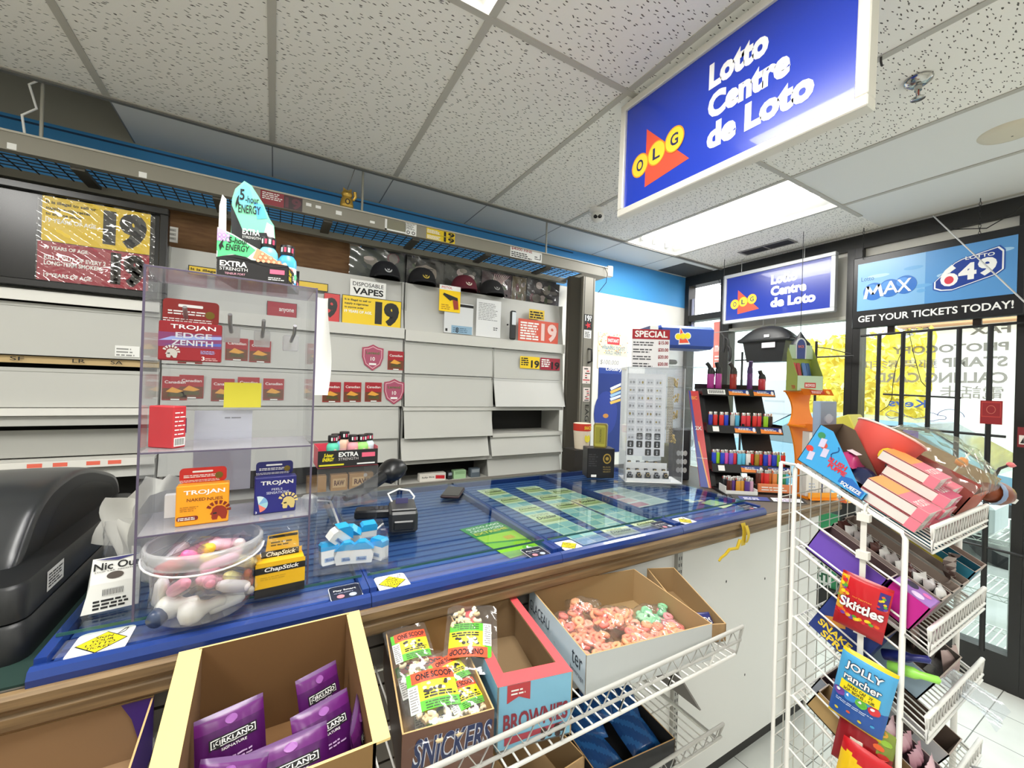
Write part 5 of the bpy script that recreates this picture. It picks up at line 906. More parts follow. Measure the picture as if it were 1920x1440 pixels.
q.M = frame((0, -.0565, .265), (1, 0, 0), (0, 0, 1)); q.text('SNACK', -.03, 0, .03, .022, mat('#f4d23a', .4), .002, .03); q.M = frame((0, -.052, .19), (1, 0, 0), (0, .08, 1)); q.disc(0, .02, .022, .026, mat('#e3d23c', .4), .003); q.build('cup', t)
# ---- ticket dispenser with blue header
TMx = place((2.33, 1.98, CT), -24)
t = thing('ticket_dispenser', 'clear lottery ticket dispenser with a blue header behind the jewelry case', 'dispenser', TMx); w, d = .42, .22
q = MB(); q.rbox(0, w, 0, d, .83, .99, mat('#2f4fa8', .4), .02); q.M = FR(0); cx, cz = .175, .91
for sc, lf, c1, c2 in ((1.25, .0006, WHITE, WHITE), (1, .0012, mat('#e8502f', .4), YEL2)):
    q.poly([(cx - .025 * sc, cz - .045 * sc), (cx + .045 * sc, cz - .04 * sc), (cx - .02 * sc, cz + .06 * sc)], c1, lf)
    for k in range(3): q.disc(cx - .035 + .035 * k, cz + .004 * k, .02 * sc, .02 * sc, c2, lf + .0003 * (1 + k))
q.M = I4; q.build('header', t)
q = MB(); q.box(-.06, 0, .02, d, .83, .98, mat('#27429a', .4)); q.box(-.0602, -.001, .015, .02, .83, .98, WHITE); q.build('header_side', t)
q = MB(); q.box(.0, w - .02, .02, .026, 0, .83, ACR); q.box(0, .005, .026, d, 0, .83, ACR); q.box(w - .025, w - .02, .026, d, 0, .83, ACR); q.box(0, w - .02, d - .006, d, 0, .83, ACR); q.build('clear_body', t)
q = MB()
for k in range(5): q.box(.006, w - .026, .03, d - .008, .1 + k * .15, .105 + k * .15, clear('#eef1f0', .15, .1, .2, 'divider'))
q.build('clear_shelves', t)
q = MB(); q.lathe([(.001, .72), (.1, .72), (.11, .735), (.1, .75), (.001, .75)], mat('#8d8a84', .4), 24, .08, .1, sy=.6); q.build('tray_lid', t)
q = MB(); q.rbox(.24, .34, .06, .16, 0, .16, mat('#6a6a34', .5), .01); tag(q.build('olive_tin', at=TMx @ place((-.2, -.15, .0))), 'dark olive tin behind the jewelry case', 'tin')
q = MB(); q.rbox(0, .1, 0, .08, 0, .3, mat('#2a2b30', .5), .006); q.M = FR(0); [q.disc(.03 + .02 * (k % 3), .06 + .05 * (k // 3), .012, .016, mat('#d9d9d6', .5), .0005 + .0001 * k) for k in range(9)]; tag(q.build('patterned_box', at=place((2.06, 1.62, CT), -30)), 'black box with white shapes between the jewelry case and lighter rack', 'box')
# ---- black lighter rack
LM = place((2.1, 1.40, CT + .001), -35) ; LEAN = .24
t = thing('lighter_rack', 'black stepped lighter rack with a blue and red side strip on the counter', 'lighter rack', LM)
BLK = mat('#19191b', .38)
q = MB(); q.raw([(x, y + (LEAN if z else 0), z) for z in (0, .545) for x, y in ((0, -.01), (.026, -.01), (.026, .03), (0, .03))], [(0, 3, 2, 1), (4, 5, 6, 7), (0, 1, 5, 4), (1, 2, 6, 5), (2, 3, 7, 6), (3, 0, 4, 7)], BLK); q.build('post', t)
q = MB(); q.raw([(x, y + (LEAN if z else 0), z) for z in (0, .53) for x, y in ((-.052, .012), (-.002, -.01), (-.002, -.004), (-.052, .018))], [(0, 3, 2, 1), (4, 5, 6, 7), (0, 1, 5, 4), (1, 2, 6, 5), (2, 3, 7, 6), (3, 0, 4, 7)], mat('#d8302c', .4))
_u = V((.05, -.022, 0)).normalized(); _v = V((0, LEAN, .53)).normalized(); _n = _u.cross(_v).normalized()
q.M = Matrix(((_u.x, _v.x, _n.x, -.052), (_u.y, _v.y, _n.y, .0115), (_u.z, _v.z, _n.z, 0), (0, 0, 0, 1))); L_ = sqrt(LEAN ** 2 + .53 ** 2); wv = .0546
q.poly([(0, 0), (wv * .75, 0), (wv * .3, L_ * .45), (wv * .2, L_), (0, L_)], mat('#2a3f9a', .4), .0008); q.poly([(wv * .75, 0), (wv * .88, 0), (wv * .42, L_ * .45), (wv * .3, L_ * .45)], mat('#f0a85a', .4), .001)
q.text('BIC', wv * .2, L_ * .9, wv * .8, L_ * .94, mat('#f4a03a', .4), .0014, .02); q.text('2X', wv * .2, L_ * .57, wv * .85, L_ * .61, WHITE, .0014, .03); q.poly([(wv * .5, L_ * .62), (wv * .7, L_ * .66), (wv * .58, L_ * .63)], mat('#f0602a', .4), .0014); q.rect(0, L_ * .28, wv, L_ * .284, WHITE, .0014); q.build('side_strip', t)
LV = (.545, .335, .13)                       # shelf heights (local) ; front offset grows downwards
def sy(z): return LEAN * z / .545 - .06
for i, z in enumerate(LV):
    y0 = sy(z)
    q = MB(); q.box(0, .41, y0, y0 + .12, z - .006, z, BLK); q.box(0, .41, y0 + .114, y0 + .12, z, z + .03, BLK)
    for a in (0, .203, .406): q.box(a, a + .005, y0, y0 + .11, z - .03, z + (.0 if i == 0 else .015), BLK)
    q.raw([(0, y0, z + .004), (.41, y0, z + .004), (.41, y0 - .018, z - .038), (0, y0 - .018, z - .038), (0, y0 + .004, z - .038), (.41, y0 + .004, z - .038)], [(0, 3, 2, 1), (0, 1, 5, 4), (3, 4, 5, 2), (0, 4, 3), (1, 2, 5)], BLK); shf = q.build('shelf', t)
    for k in range(2):
        q = MB(); q.M = frame((.15 + .14 * k, y0 - .0185, z - .036), (1, 0, 0), (0, .018, .042)); q.rect(0, .004, .115, .038, mat('#22408f', .4), .0006); q.poly([(0, .004), (.115, .004), (.115, .014), (.05, .02), (0, .03)], mat('#e88a3a', .4), .0009); q.lines(.02, .02, .09, .034, 2, WHITE, .0012, .5); q.disc(.104, .022, .008, .013, mat('#e8e8ea', .4), .0012, 10); q.build('brand_label', shf)
    q = MB(); q.M = frame((.03, y0 - .0185, z - .036), (1, 0, 0), (0, .018, .042)); q.rect(0, .006, .1 if i == 0 else .034, .036, WHITE, .0006)
    if i == 0:
        for k in range(24): q.rect(.008 + .0036 * k, .012, .0096 + .0036 * k + .0012 * (k % 3 == 0), .032, INK, .0009)
    q.build('price_label', shf)
for x in (.1, .3):
    q = MB(); q.raw([(x + a, b + (LEAN if z else 0) , z) for z in (0, .54) for a, b in ((0, .05), (.16, .05), (.16, .062), (0, .062))], [(0, 3, 2, 1), (4, 5, 6, 7), (0, 1, 5, 4), (1, 2, 6, 5), (2, 3, 7, 6), (3, 0, 4, 7)], mat('#101012', .45)); q.build('back_panel', t).location = (-.07, .0, 0)
q = MB(); q.box(0, .36, -.2, .1, 0, .012, BLK); q.raw([(.02, -.2, .012), (.36, -.2, .012), (.36, -.24, 0), (.02, -.24, 0)], [(0, 3, 2, 1)], BLK); q.build('base', t)
for k in range(2): q = MB(); q.M = frame((.05 + .155 * k, -.2405, .0008), (1, 0, 0), (0, .04, .012)); q.rect(0, .004, .14, .038, mat('#dfe0e4' if k else '#2c3c86', .4), .0006); q.lines(.02, .01, .12, .034, 2, mat('#8a5aa0' if k else '#e8e8f0', .4), .0009); q.build('brand_label', t)
# lighters
def lighter(col, label, group, M):
    key = ('L', col)
    if key in PROTO: return copy_tree(PROTO[key], M, label, group)
    t = thing('lighter', label, 'lighter', M, group); q = MB(); q.lathe([(.0115, 0), (.0125, .002), (.0125, .058), (.011, .061)], mat(col, .25), 14, sy=.55); q.build('lighter_body', t)
    q = MB(); q.lathe([(.0108, .061), (.0108, .076), (.009, .078)], mat('#c4c4c2', .25, .9), 12, sy=.55); q.build('hood', t)
    q = MB(); q.box(-.012, -.003, -.003, .003, .066, .074, mat('#c8302a' if col != '#d8322e' else '#202020', .4)); q.build('button', t); PROTO[key] = t; return t
PROTO = {}
CN = {'#2f37a8': 'dark blue', '#d8322e': 'red', '#2a46c8': 'blue', '#b9bcba': 'grey', '#4fb0d8': 'light blue', '#e03a48': 'bright red', '#98d430': 'lime green', '#26262a': 'black', '#e05ab0': 'pink', '#7a5ad0': 'violet', '#62c8ec': 'sky blue', '#f0eeea': 'white', '#a88a30': 'olive', '#c86a28': 'rust', '#5a2a20': 'dark brown', '#d89a3a': 'amber', '#5a3a8a': 'purple', '#2f8a5a': 'green', '#e08a4a': 'orange', '#cfa0b8': 'pale pink'}
def row(cols, z, y, x0, x1, where, group, jit=.008):
    n = len(cols); cnt = {}
    for i, c in enumerate(cols):
        x = x0 + (x1 - x0) * i / max(1, n - 1)
        lighter(c, '%s lighter, %s from the left %s' % (CN[c], ORD[i] if i < n - 1 else 'last', where), group, LM @ place((x, y + (.006 if i % 2 else -.004), z), rnd.uniform(-12, 12)))
row(['#2f37a8', '#d8322e', '#d8322e', '#2a46c8', '#b9bcba', '#4fb0d8', '#e03a48', '#e03a48', '#d8322e', '#e03a48', '#98d430', '#26262a'], LV[1] + .001, sy(LV[1]) + .03, .03, .365, 'on the upper lighter shelf', 'lighters on the upper shelf')
row(['#2a46c8', '#98d430', '#2a46c8', '#e05ab0', '#7a5ad0', '#e03a48', '#62c8ec', '#62c8ec', '#f0eeea', '#d8322e', '#a88a30', '#d8322e', '#2a46c8', '#e05ab0', '#2a46c8', '#98d430', '#d8322e'], LV[2] + .001, sy(LV[2]) + .03, .02, .385, 'on the middle lighter shelf', 'lighters on the middle shelf')
row(['#5a2a20', '#5a3a8a', '#d89a3a', '#d89a3a', '#5a3a8a', '#cfa0b8'], .016, -.15, .03, .14, 'in the front row of the white lighter box', 'lighters in the white front box')
row(['#26262a', '#5a2a20', '#26262a', '#5a2a20', '#26262a', '#5a2a20'], .016, -.12, .02, .14, 'in the back row of the white lighter box', 'lighters in the white front box')
row(['#5a2a20', '#d8322e', '#d8322e', '#c86a28', '#e08a4a', '#2f8a5a', '#2f8a5a', '#4fb0d8'], .05, -.09, .2, .345, 'in the orange fronted lighter tray', 'lighters in the tilted tray')
q = MB(); q.box(.005, .16, -.175, -.172, .0126, .03, WHITE); q.box(.005, .008, -.172, -.09, .0126, .05, WHITE); q.box(.157, .16, -.172, -.09, .0126, .04, WHITE); q.box(.005, .16, -.172, -.09, .0126, .0145, WHITE); tag(q.build('lighter_box', at=LM), 'white open box of lighters at the left foot of the lighter rack', 'box')
q = MB(); q.box(.185, .36, -.12, -.065, .0126, .048, mat('#39352c', .5)); q.box(.185, .36, -.13, -.12, .02, .062, mat('#e88a5a', .5)); q.M = FR(-.13); q.lines(.2, .03, .34, .055, 2, WHITE, .0006); tag(q.build('lighter_tray', at=LM), 'orange fronted tray of lighters at the right foot of the lighter rack', 'box')
def torch(x, yaw, c, ct, h, label, style):
    t = thing('torch_lighter', label, 'torch lighter', LM @ place((x, sy(LV[0]) + .04, LV[0] + .001), yaw), 'torch lighters on top of the lighter rack'); q = MB(); k = h / .12
    q.lathe([(.018, 0), (.0205, .004), (.0205, .07 * k), (.017, .078 * k)], mat(c, .25), 14, sy=.7); q.build('tank', t); q = MB(); m = mat(ct, .4)
    q.lathe([(.019, .074 * k), (.0205, .08 * k), (.018, .098 * k), (.012, .106 * k)], m, 12, sy=.75); q.tube([(0, 0, .095 * k), (-.012, 0, .115 * k), (-.026 if style else -.016, 0, .128 * k)], .0115, m, 8); q.build('head', t)
    q = MB(); q.tube([(.012, 0, .1 * k), (.022, 0, .085 * k), (.02, 0, .06 * k)], .004, m, 6); q.build('trigger', t); return t
torch(.065, 0, '#b03a90', '#1c1b1d', .145, 'leftmost magenta torch lighter with a black head on the rack top', 1); torch(.11, 20, '#b23c94', '#1c1b1d', .15, 'second magenta torch lighter, leaning close to the first', 0)
torch(.195, 10, '#a8302a', '#3a332e', .15, 'red torch lighter with a dark gun shaped head on the rack top', 1); torch(.29, 80, '#6a3a80', '#4d3a6a', .16, 'slim purple torch lighter on the rack top', 0); torch(.36, 10, '#c8384a', '#1c1b1d', .11, 'short red torch lighter with a black cap at the right of the rack top', 0)
# ---- orange rack with white packs, green box
OM = place((2.345, 1.035, CT + .001), -22) @ Matrix.Diagonal((.68, .8, 1, 1)); OR = mat('#f08a18', .35)
t = thing('orange_rack', 'orange plastic shelf rack at the right end of the counter', 'rack', OM)
q = MB(); q.box(.0, .24, 0, .16, 0, .01, OR); q.raw([(0, 0, .01), (.24, 0, .01), (.24, -.03, .002), (0, -.03, .002)], [(0, 3, 2, 1)], OR); q.box(0, .24, -.004, 0, .01, .035, mat('#f6a830', .4)); q.build('base', t)
q = MB(); hw = lambda s_: .075 + .045 * (2 * s_ - 1) ** 2
for k in range(12):
    s0, s1 = k / 12, (k + 1) / 12
    for za, zb, ya in ((.0, .37, .12), (.37, .545, .16)):
        z0, z1 = za + (zb - za) * s0, za + (zb - za) * s1; a, b = hw(s0), hw(s1); y0, y1 = ya + .04 * s0, ya + .04 * s1
        q.raw([(.12 - a, y0, z0), (.12 + a, y0, z0), (.12 + b, y1, z1), (.12 - b, y1, z1), (.12 - a, y0 + .012, z0), (.12 + a, y0 + .012, z0), (.12 + b, y1 + .012, z1), (.12 - b, y1 + .012, z1)], [(0, 1, 2, 3), (5, 4, 7, 6), (0, 3, 7, 4), (1, 5, 6, 2)], OR)
q.build('curved_back', t)
for z, y in ((.36, .03), (.54, .07)):
    q = MB(); q.box(-.01, .25, y, y + .14, z, z + .008, OR); q.raw([(-.01, y, z + .02), (.25, y, z + .02), (.25, y - .025, z - .012), (-.01, y - .025, z - .012)], [(0, 3, 2, 1), (0, 1, 2, 3)], OR); q.M = frame((.06, y - .0255, z - .0122), (1, 0, 0), (0, .025, .032)); q.rect(0, .008, .12, .032, mat('#c83a28', .4), .0006); q.lines(.01, .012, .11, .03, 2, WHITE, .0009); q.disc(.15, .02, .016, .012, mat('#f8c860', .4), .0006); q.build('shelf', t)
def wpack(name, M, w, d, h, label, fn=None):
    q = MB(); q.rbox(0, w, 0, d, 0, h, mat('#e6e2da', .5), .003); q.M = FR(0)
    if fn: fn(q, w, h)
    else: q.rect(w * .1, h * .55, w * .9, h * .6, INK, .0005); q.lines(w * .15, h * .12, w * .85, h * .45, 3, mat('#7d8aa8', .5), .0005)
    return tag(q.build(name, at=M), label, 'box')
def facefn(q, w, h): q.disc(w * .25, h * .78, w * .14, h * .05, mat('#d8605a', .5), .0006, 10); q.disc(w * .72, h * .78, w * .14, h * .05, mat('#d8605a', .5), .0006, 10); q.text('RAME', w * .3, h * .42, w * .75, h * .5, INK, .0006, .02); q.lines(w * .3, h * .3, w * .7, h * .38, 1, INK, .0006); q.rect(w * .3, h * .93, w * .7, h * .97, mat('#9a948a', .5), .0006)
wpack('white_carton', OM @ place((.02, .02, .17), -4), .09, .06, .17, 'white carton with two red dots on the orange rack', facefn).location.z += 0
wpack('white_carton', OM @ place((.005, .02, .011), -4), .1, .06, .155, 'white pack with a black line at the foot of the orange rack, left', lambda q, w, h: (q.text('Vita', w * .3, h * .7, w * .75, h * .82, INK, .0006, .03), q.lines(w * .2, h * .2, w * .8, h * .5, 3, mat('#aab4c8', .5), .0005)))
wpack('white_carton', OM @ place((.112, .01, .011), 6), .11, .07, .14, 'white pack with a dark blue band at the foot of the orange rack, right', lambda q, w, h: (q.rect(w * .05, 0, w * .22, h, mat('#252a66', .5), .0005), q.rect(w * .4, h * .1, w * .92, h * .8, mat('#c9ccc8', .5), .0005), q.rect(w * .44, h * .15, w * .88, h * .76, mat('#eceae4', .5), .0008)))
q = MB(); q.grid(lambda u, v: (.07 * u, .05 * v, .022 * sin(pi * u) * sin(pi * v) + .004 * sin(9 * u + 7 * v) * sin(pi * u) * sin(pi * v) + .004), 12, 8, lambda u, v: mat('#f0b83a' if u > .3 else '#c85a2c', .4)); tag(q.build('snack_packet', at=OM @ place((.19, -.1, 0), 10)), 'crumpled yellow snack packet on the counter end below the orange rack', 'packet')
GM = OM @ place((-.035, .075, .5485), -4) @ Matrix.Diagonal((1.38, 1, .98, 1)); GRN = mat('#a9b85a', .5); GRN2 = mat('#b9d0b0', .5)
t = thing('cigarillo_box', 'green card display box with red and blue packs on the orange rack', 'display box', GM); w, d, h2 = .15, .1, .08
q = MB(); q.box(0, w, 0, .0015, 0, h2, GRN2); q.box(0, w, 0, d, 0, .0015, GRN); q.box(0, w, d - .0015, d, 0, .21, mat('#9aa84a', .5))
for x in (0, w - .0015): q.raw([(x + a, y, z) for a in (0, .0015) for y, z in ((0, 0), (d, 0), (d, .2), (d - .01, .235), (0, h2))], [(0, 1, 2, 3, 4)[::-1], (5, 6, 7, 8, 9), (0, 1, 6, 5), (2, 3, 8, 7), (3, 4, 9, 8), (4, 0, 5, 9)], GRN)
q.M = FR(0); q.rect(w * .28, h2 * .2, w * .72, h2 * .55, mat('#c8382c', .5), .0005); q.text('BACKWOOD', w * .32, h2 * .28, w * .68, h2 * .47, WHITE, .0008, .02); q.M = FACE('left', w, d, h2); q.text('TER', d * .5, h2 * .12, d * .85, h2 * .35, mat('#c8382c', .5), .0008, .03); q.build('carton', t)
q = MB(); q.M = frame((0, d - .012, .175), (1, 0, 0), (0, -.0, 1)); q.prism([(0, 0), (w, 0), (w * .95, .075), (w * .05, .075)], 0, .0015, GRN2); q.prism([(w * .3 + 0, .0), (w * .7, 0), (w * .72, .07)] + [(w * .5 + w * .22 * cos(a), .07 + .045 * sin(a)) for a in [k * pi / 8 for k in range(9)]] + [(w * .28, .07)], .002, .0035, mat('#d9dde0', .5)); q.prism([(w * .34, .0), (w * .66, 0), (w * .67, .07)] + [(w * .5 + w * .17 * cos(a), .07 + .037 * sin(a)) for a in [k * pi / 8 for k in range(9)]] + [(w * .33, .07)], .0036, .004, mat('#3a4a8a', .5)); q.text('BACK', w * .38, .06, w * .62, .074, mat('#e87a5a', .5), .0045, .02); q.build('header_card', t)
for k, (x, c) in enumerate(((.03, '#d84a44'), (.058, '#c23a3e'), (.088, '#5a86c8'), (.114, '#4a6ea8'))):
    q = MB(); q.rbox(0, .024, 0, .012, 0, .13, mat(c, .35), .004); q.rect(0, 0, .001, .001, mat(c, .35)); tag(q.build('cigarillo_pack', at=GM @ place((x, .055 + .004 * (k % 2), .03), 0, -14)), ('red', 'dark red', 'light blue', 'dark blue')[k] + ' pack standing in the green card display box', 'pack', 'packs in the green display box')
# yellow clip ribbon on the counter edge
t = thing('yellow_strap', 'yellow strap hook hanging from the wood edge of the counter', 'strap', (1.5, .972, 1.09)); p = onY(1395, 1000, .962); YS = mat('#d8b820', .5)
q = MB(); o = V((1.5, .972, 1.09)); q.grid(lambda u, v: (p.x - o.x + .03 * (u - .5) + .004 * sin(6 * v), -.004 - .008 * sin(2.5 * v), .04 - .09 * v), 4, 10, YS); q.grid(lambda u, v: (p.x - o.x + .012 + .02 * (u - .5), -.012 - .01 * sin(3 * v), .03 - .07 * v), 3, 8, YS); q.build('hook', t)
q = MB(); pts = [onY(a, b, .96) - o for a, b in ((1388, 1012), (1382, 1028), (1368, 1030), (1360, 1040), (1352, 1046), (1348, 1052))]; q.tube(pts, .007, YS, 7, r1=.004); q.build('tail', t)
# ================================================================ ceiling things and signs
def lotto_sign(name, label, M, w, h, fr, depth, glare=False, m_fr='#d9d7d0', blue='#1c3cc0'):
    t = thing(name, label, 'sign', M); BL = mat(blue, .25, coat=.4)
    q = MB(); q.box(0, w, 0, h, -depth, 0, BL); q.M = I4
    # logo
    x, y, s = w * .07, h * .12, h
    q.poly([(x + .13 * s, y), (x + .62 * s, y + .1 * s * .6), (x + .13 * s, y + .56 * s)], mat('#e8553c', .35), .0006)
    for k, ch in enumerate('OLG'):
        cx, cy = x + .06 * s + .2 * s * k, y + (.24 + .03 * k) * s; q.disc(cx, cy, .105 * s, .115 * s, mat('#e8962a', .35), .0009 + .0006 * k, 28); q.disc(cx, cy, .094 * s, .104 * s, mat('#ffd63c', .35), .0011 + .0006 * k, 28); q.text(ch, cx - .042 * s, cy - .055 * s, cx + .042 * s, cy + .055 * s, mat('#252a5a', .4), .0014 + .0006 * k, .02)
    WH = mat('#ffffff', .4)
    for i, (tx, x1) in enumerate((('Lotto', .72), ('Centre', .8), ('de Loto', .88))):
        q.text(tx, w * .475, h * (.66 - .25 * i), w * x1, h * (.87 - .25 * i), WH, .001, .055)
    q.build('panel', t); F_ = mat(m_fr, .35, .2)
    q = MB()
    for b in ((-fr, w + fr, -fr, 0), (-fr, w + fr, h, h + fr), (-fr, 0, 0, h), (w, w + fr, 0, h)): q.rbox(b[0], b[1], b[2], b[3], -depth - .004, .012, F_, .003)
    q.build('frame', t); return t
SX = 1.22
t = lotto_sign('hanging_sign', 'large blue Lotto Centre sign with a white frame hanging from the ceiling', frame((SX, 1.235, 1.66 + .735), (-.0, -1, -.01), (0, -.01, 1)), .775, .40, .028, .03, m_fr='#e9e6dc', blue='#1a3cbc')
for i, (y, l) in enumerate(((1.15, 'far'), (.55, 'near'))):
    q = MB(); q.tube([(SX + .02, y, 2.79), (SX + .02, y, 2.825), (SX + .028, y, 2.834), (SX + .02, y, CEIL)], .003, STEEL, 6); tag(q.build('hanging_hook'), 'metal hook above the %s end of the large hanging sign' % l, 'hook')
lotto_sign('window_sign', 'small framed Lotto Centre sign hanging in front of the left window', frame((3.58, 2.29, 2.315), (0, -1, 0), (0, 0, 1)), .82, .385, .03, .03, m_fr='#c9cacc', blue='#26399a')
for i, y in enumerate((2.15, 1.65)):
    q = MB(); q.wire((3.57, y, 2.733), (3.57, y, CEIL), .0025, STEEL); tag(q.build('sign_wire'), 'thin %s wire holding the small window sign' % ('left', 'right')[i], 'wire')
# lotto max / 649 sign
t = thing('lottery_sign', 'black framed blue lottery sign with 649 hanging at the right window', 'sign', frame((3.56, 1.31, 2.15), (0, -1, 0), (0, 0, 1)) @ Matrix.Diagonal((.93, 1, 1, 1))); w, h = .79, .47
q = MB(); q.rbox(-.02, w + .03, -.01, h + .02, -.05, 0, mat('#121214', .35), .006); q.M = Matrix.Translation((0, 0, .0004)); q.text('GET YOUR TICKETS TODAY!', .02, .03, w - .01, .075, WHITE, .0006, .02); q.build('housing', t)
q = MB(); SK = mat('#7fb2dc', .3); q.box(.012, w * .49, .11, h - .03, .0005, .003, SK); q.box(w * .49, w, .11, h - .03, .0005, .003, mat('#5a96cf', .3)); q.M = Matrix.Translation((0, 0, .003)); rr = random.Random(2)
for k in range(9): q.disc(.08 + .72 * rr.random() * .9, .13 + .25 * rr.random(), .06 * rr.random() + .02, .012, mat('#a5cdea' if k % 2 else '#6aa6d8', .3), .0002 + .00005 * k, 16)
for k, cx in enumerate((.11, .2, .285)): q.disc(cx, .235 + .008 * k, .062, .06, mat('#2f6fc0', .3), .001 + .0002 * k, 24); q.disc(cx - .012, .255 + .008 * k, .035, .03, mat('#4f8fd8', .3), .0018 + .0001 * k, 20)
for a_, b_ in (((.06, .19), (.075, .275)), ((.075, .275), (.105, .215)), ((.105, .215), (.14, .28)), ((.14, .28), (.158, .195))): q.poly([(a_[0] - .009, a_[1]), (a_[0] + .011, a_[1]), (b_[0] + .011, b_[1]), (b_[0] - .009, b_[1])] if a_[1] < b_[1] else [(b_[0] - .009, b_[1]), (b_[0] + .011, b_[1]), (a_[0] + .011, a_[1]), (a_[0] - .009, a_[1])], WHITE, .0026)
for ch, x0, x1, y0 in (('A', .165, .25, .205), ('X', .24, .32, .205)): q.text(ch, x0, y0, x1, y0 + .085, WHITE, .0026, .012)
q.text('Lotto', .035, .315, .11, .345, mat('#2f5fa0', .4), .001, 0)
out = [(.44, .2), (.47, .185), (.52, .18), (.7, .235), (.73, .26), (.73, .36), (.71, .385), (.56, .35), (.53, .335), (.44, .24)]
q.poly([(.585 + (x - .585) * 1.09, .28 + (y - .28) * 1.12) for x, y in out], mat('#2a55a8', .3), .0012); q.poly([(.585 + (x - .585) * 1.05, .28 + (y - .28) * 1.06) for x, y in out], WHITE, .0015); q.poly(out, mat('#1f3f94', .3), .0018)
q.text('6', .462, .2, .545, .33, WHITE, .0022, .05); q.disc(.503, .238, .022, .024, mat('#d83a4a', .4), .0026); q.text('4', .545, .225, .625, .325, WHITE, .0022, .05); q.text('9', .63, .235, .71, .34, WHITE, .0022, .05); q.text('LOTTO', .575, .345, .7, .365, WHITE, .0024, .02, shear=.0); q.build('poster', t)
for i, y in enumerate((1.27, .72)):
    q = MB(); n = 10
    for k in range(n):
        z = 2.625 + (CEIL - 2.625) * (k + .5) / n; a = k % 2
        q.tube([(3.55 + (.005 * cos(b) if a else 0), y + (0 if a else .005 * cos(b)), z + .014 * sin(b)) for b in [2 * pi * i_ / 8 for i_ in range(8)]], .0014, mat('#3a3a3a', .4, .5), 4, closed=True)
    tag(q.build('sign_chain'), 'small %s chain holding the black framed lottery sign' % ('left', 'right')[i], 'chain')
q = MB(); q.wire(onX(1750, 405, 3.5), onX(1925, 570, 3.3), .004, mat('#b9bab8', .4), 6); tag(q.build('pull_cord'), 'grey cord crossing in front of the black framed lottery sign', 'cord')
q = MB(); q.tube([onX(a, b, 3.6) for a, b in ((1690, 425), (1740, 418), (1790, 430), (1850, 428), (1890, 405), (1918, 385))], .003, BLACK, 5); tag(q.build('black_cable'), 'black cable sagging above the black framed lottery sign', 'cable')
q = MB(); q.tube([onX(a, b, 3.6) for a, b in ((1345, 520), (1352, 535), (1362, 545))] + [onX(1366, 548, 3.59)], .0025, BLACK, 5); q.wire(onX(1352, 520, 3.6), onX(1352, 620, 3.6), .003, BLACK); tag(q.build('black_cable'), 'black cable hanging left of the small window sign', 'cable')
p = onZ(1121, 393, CEIL); t = thing('security_camera', 'white dome security camera on the ceiling beyond the big hanging sign', 'camera', (p.x, p.y, CEIL)); DWm = mat('#eceae4', .4)
q = MB(); q.lathe([(.001, -.028), (.04, -.028), (.056, -.012), (.058, 0)], DWm, 24); q.build('mount', t)
q = MB(); q.grid(lambda u, v: (.043 * cos(2 * pi * u) * sin(pi * v), .043 * sin(2 * pi * u) * sin(pi * v), -.048 + .043 * cos(pi * v)), 22, 12, DWm); ball = q.build('ball', t)
dv = (EYE - V((p.x, p.y, CEIL - .05))).normalized(); q = MB(); q.M = frame(V((0, 0, -.048)) + dv * .036, V((0, 0, 1)).cross(dv), (0, 0, 1)); q.disc(-.014, 0, .013, .013, INK, .008); q.disc(.014, 0, .013, .013, INK, .008); q.disc(.017, .003, .004, .004, mat('#8a8a8a', .3), .0085); q.build('lenses', ball)
p = onZ(1722, 148, CEIL); t = thing('sprinkler', 'chrome fire sprinkler head on the ceiling right of the big hanging sign', 'sprinkler', (p.x, p.y, CEIL - .004)); CH_ = mat('#b9b9b6', .15, 1)
q = MB(); q.lathe([(.042, 0), (.04, -.008), (.024, -.02), (.014, -.022)], CH_, 24); q.build('escutcheon', t); q = MB(); q.lathe([(.012, -.02), (.011, -.04)], CH_, 12); [q.tube([(s_ * .01, 0, -.038), (s_ * .014, 0, -.055), (s_ * .004, 0, -.068)], .003, CH_, 6) for s_ in (-1, 1)]; q.wire((0, 0, -.04), (0, 0, -.066), .003, mat('#a83a30', .3)); q.build('frame', t)
q = MB(); q.lathe([(.001, -.068), (.02, -.068), (.021, -.071), (.001, -.071)], CH_, 18); q.build('deflector', t)
p = onZ(1895, 246, CEIL); t = thing('ceiling_speaker', 'round cream disc detector on the ceiling at the right edge of the photo', 'detector', (p.x, p.y, CEIL)); q = MB(); q.lathe([(.001, -.012), (.07, -.012), (.095, -.006), (.1, 0)], mat('#d8cfb8', .5), 32); q.build('cover', t); q = MB(); q.disc(.03, 0, .004, .004, INK, -.0125, 8); q.build('led', t)
p = onZ(1652, 105, CEIL); q = MB(); q.tube([(p.x, p.y, CEIL), (p.x, p.y, CEIL - .02), (p.x + .008, p.y, CEIL - .03), (p.x, p.y - .004, CEIL - .036)], .0035, mat('#4a4844', .4, .5), 6); tag(q.build('ceiling_hook'), 'small dark hook in the ceiling grid near the sprinkler', 'hook')
t = thing('ceiling_vent', 'dark louvred vent grille in the ceiling by the window wall', 'vent', (3.42, 1.86, CEIL)); q = MB(); q.box(-.07, .07, -.2, .2, -.005, 0, mat('#8a8780', .5)); q.build('frame', t)
for k in range(2): q = MB(); q.box(-.05, .05, -.185 + .19 * k, -.01 + .19 * k, -.0062, -.005, mat('#151413', .6)); q.build('grille', t)
p0_ = onZ(1240, 500, CEIL)
q = MB(); q.box(3.25, 3.68, 2.5, 2.8, CEIL - .003, CEIL - .0005, mat('#4a4845', .8)); plain(q, 'trim_4', I4)
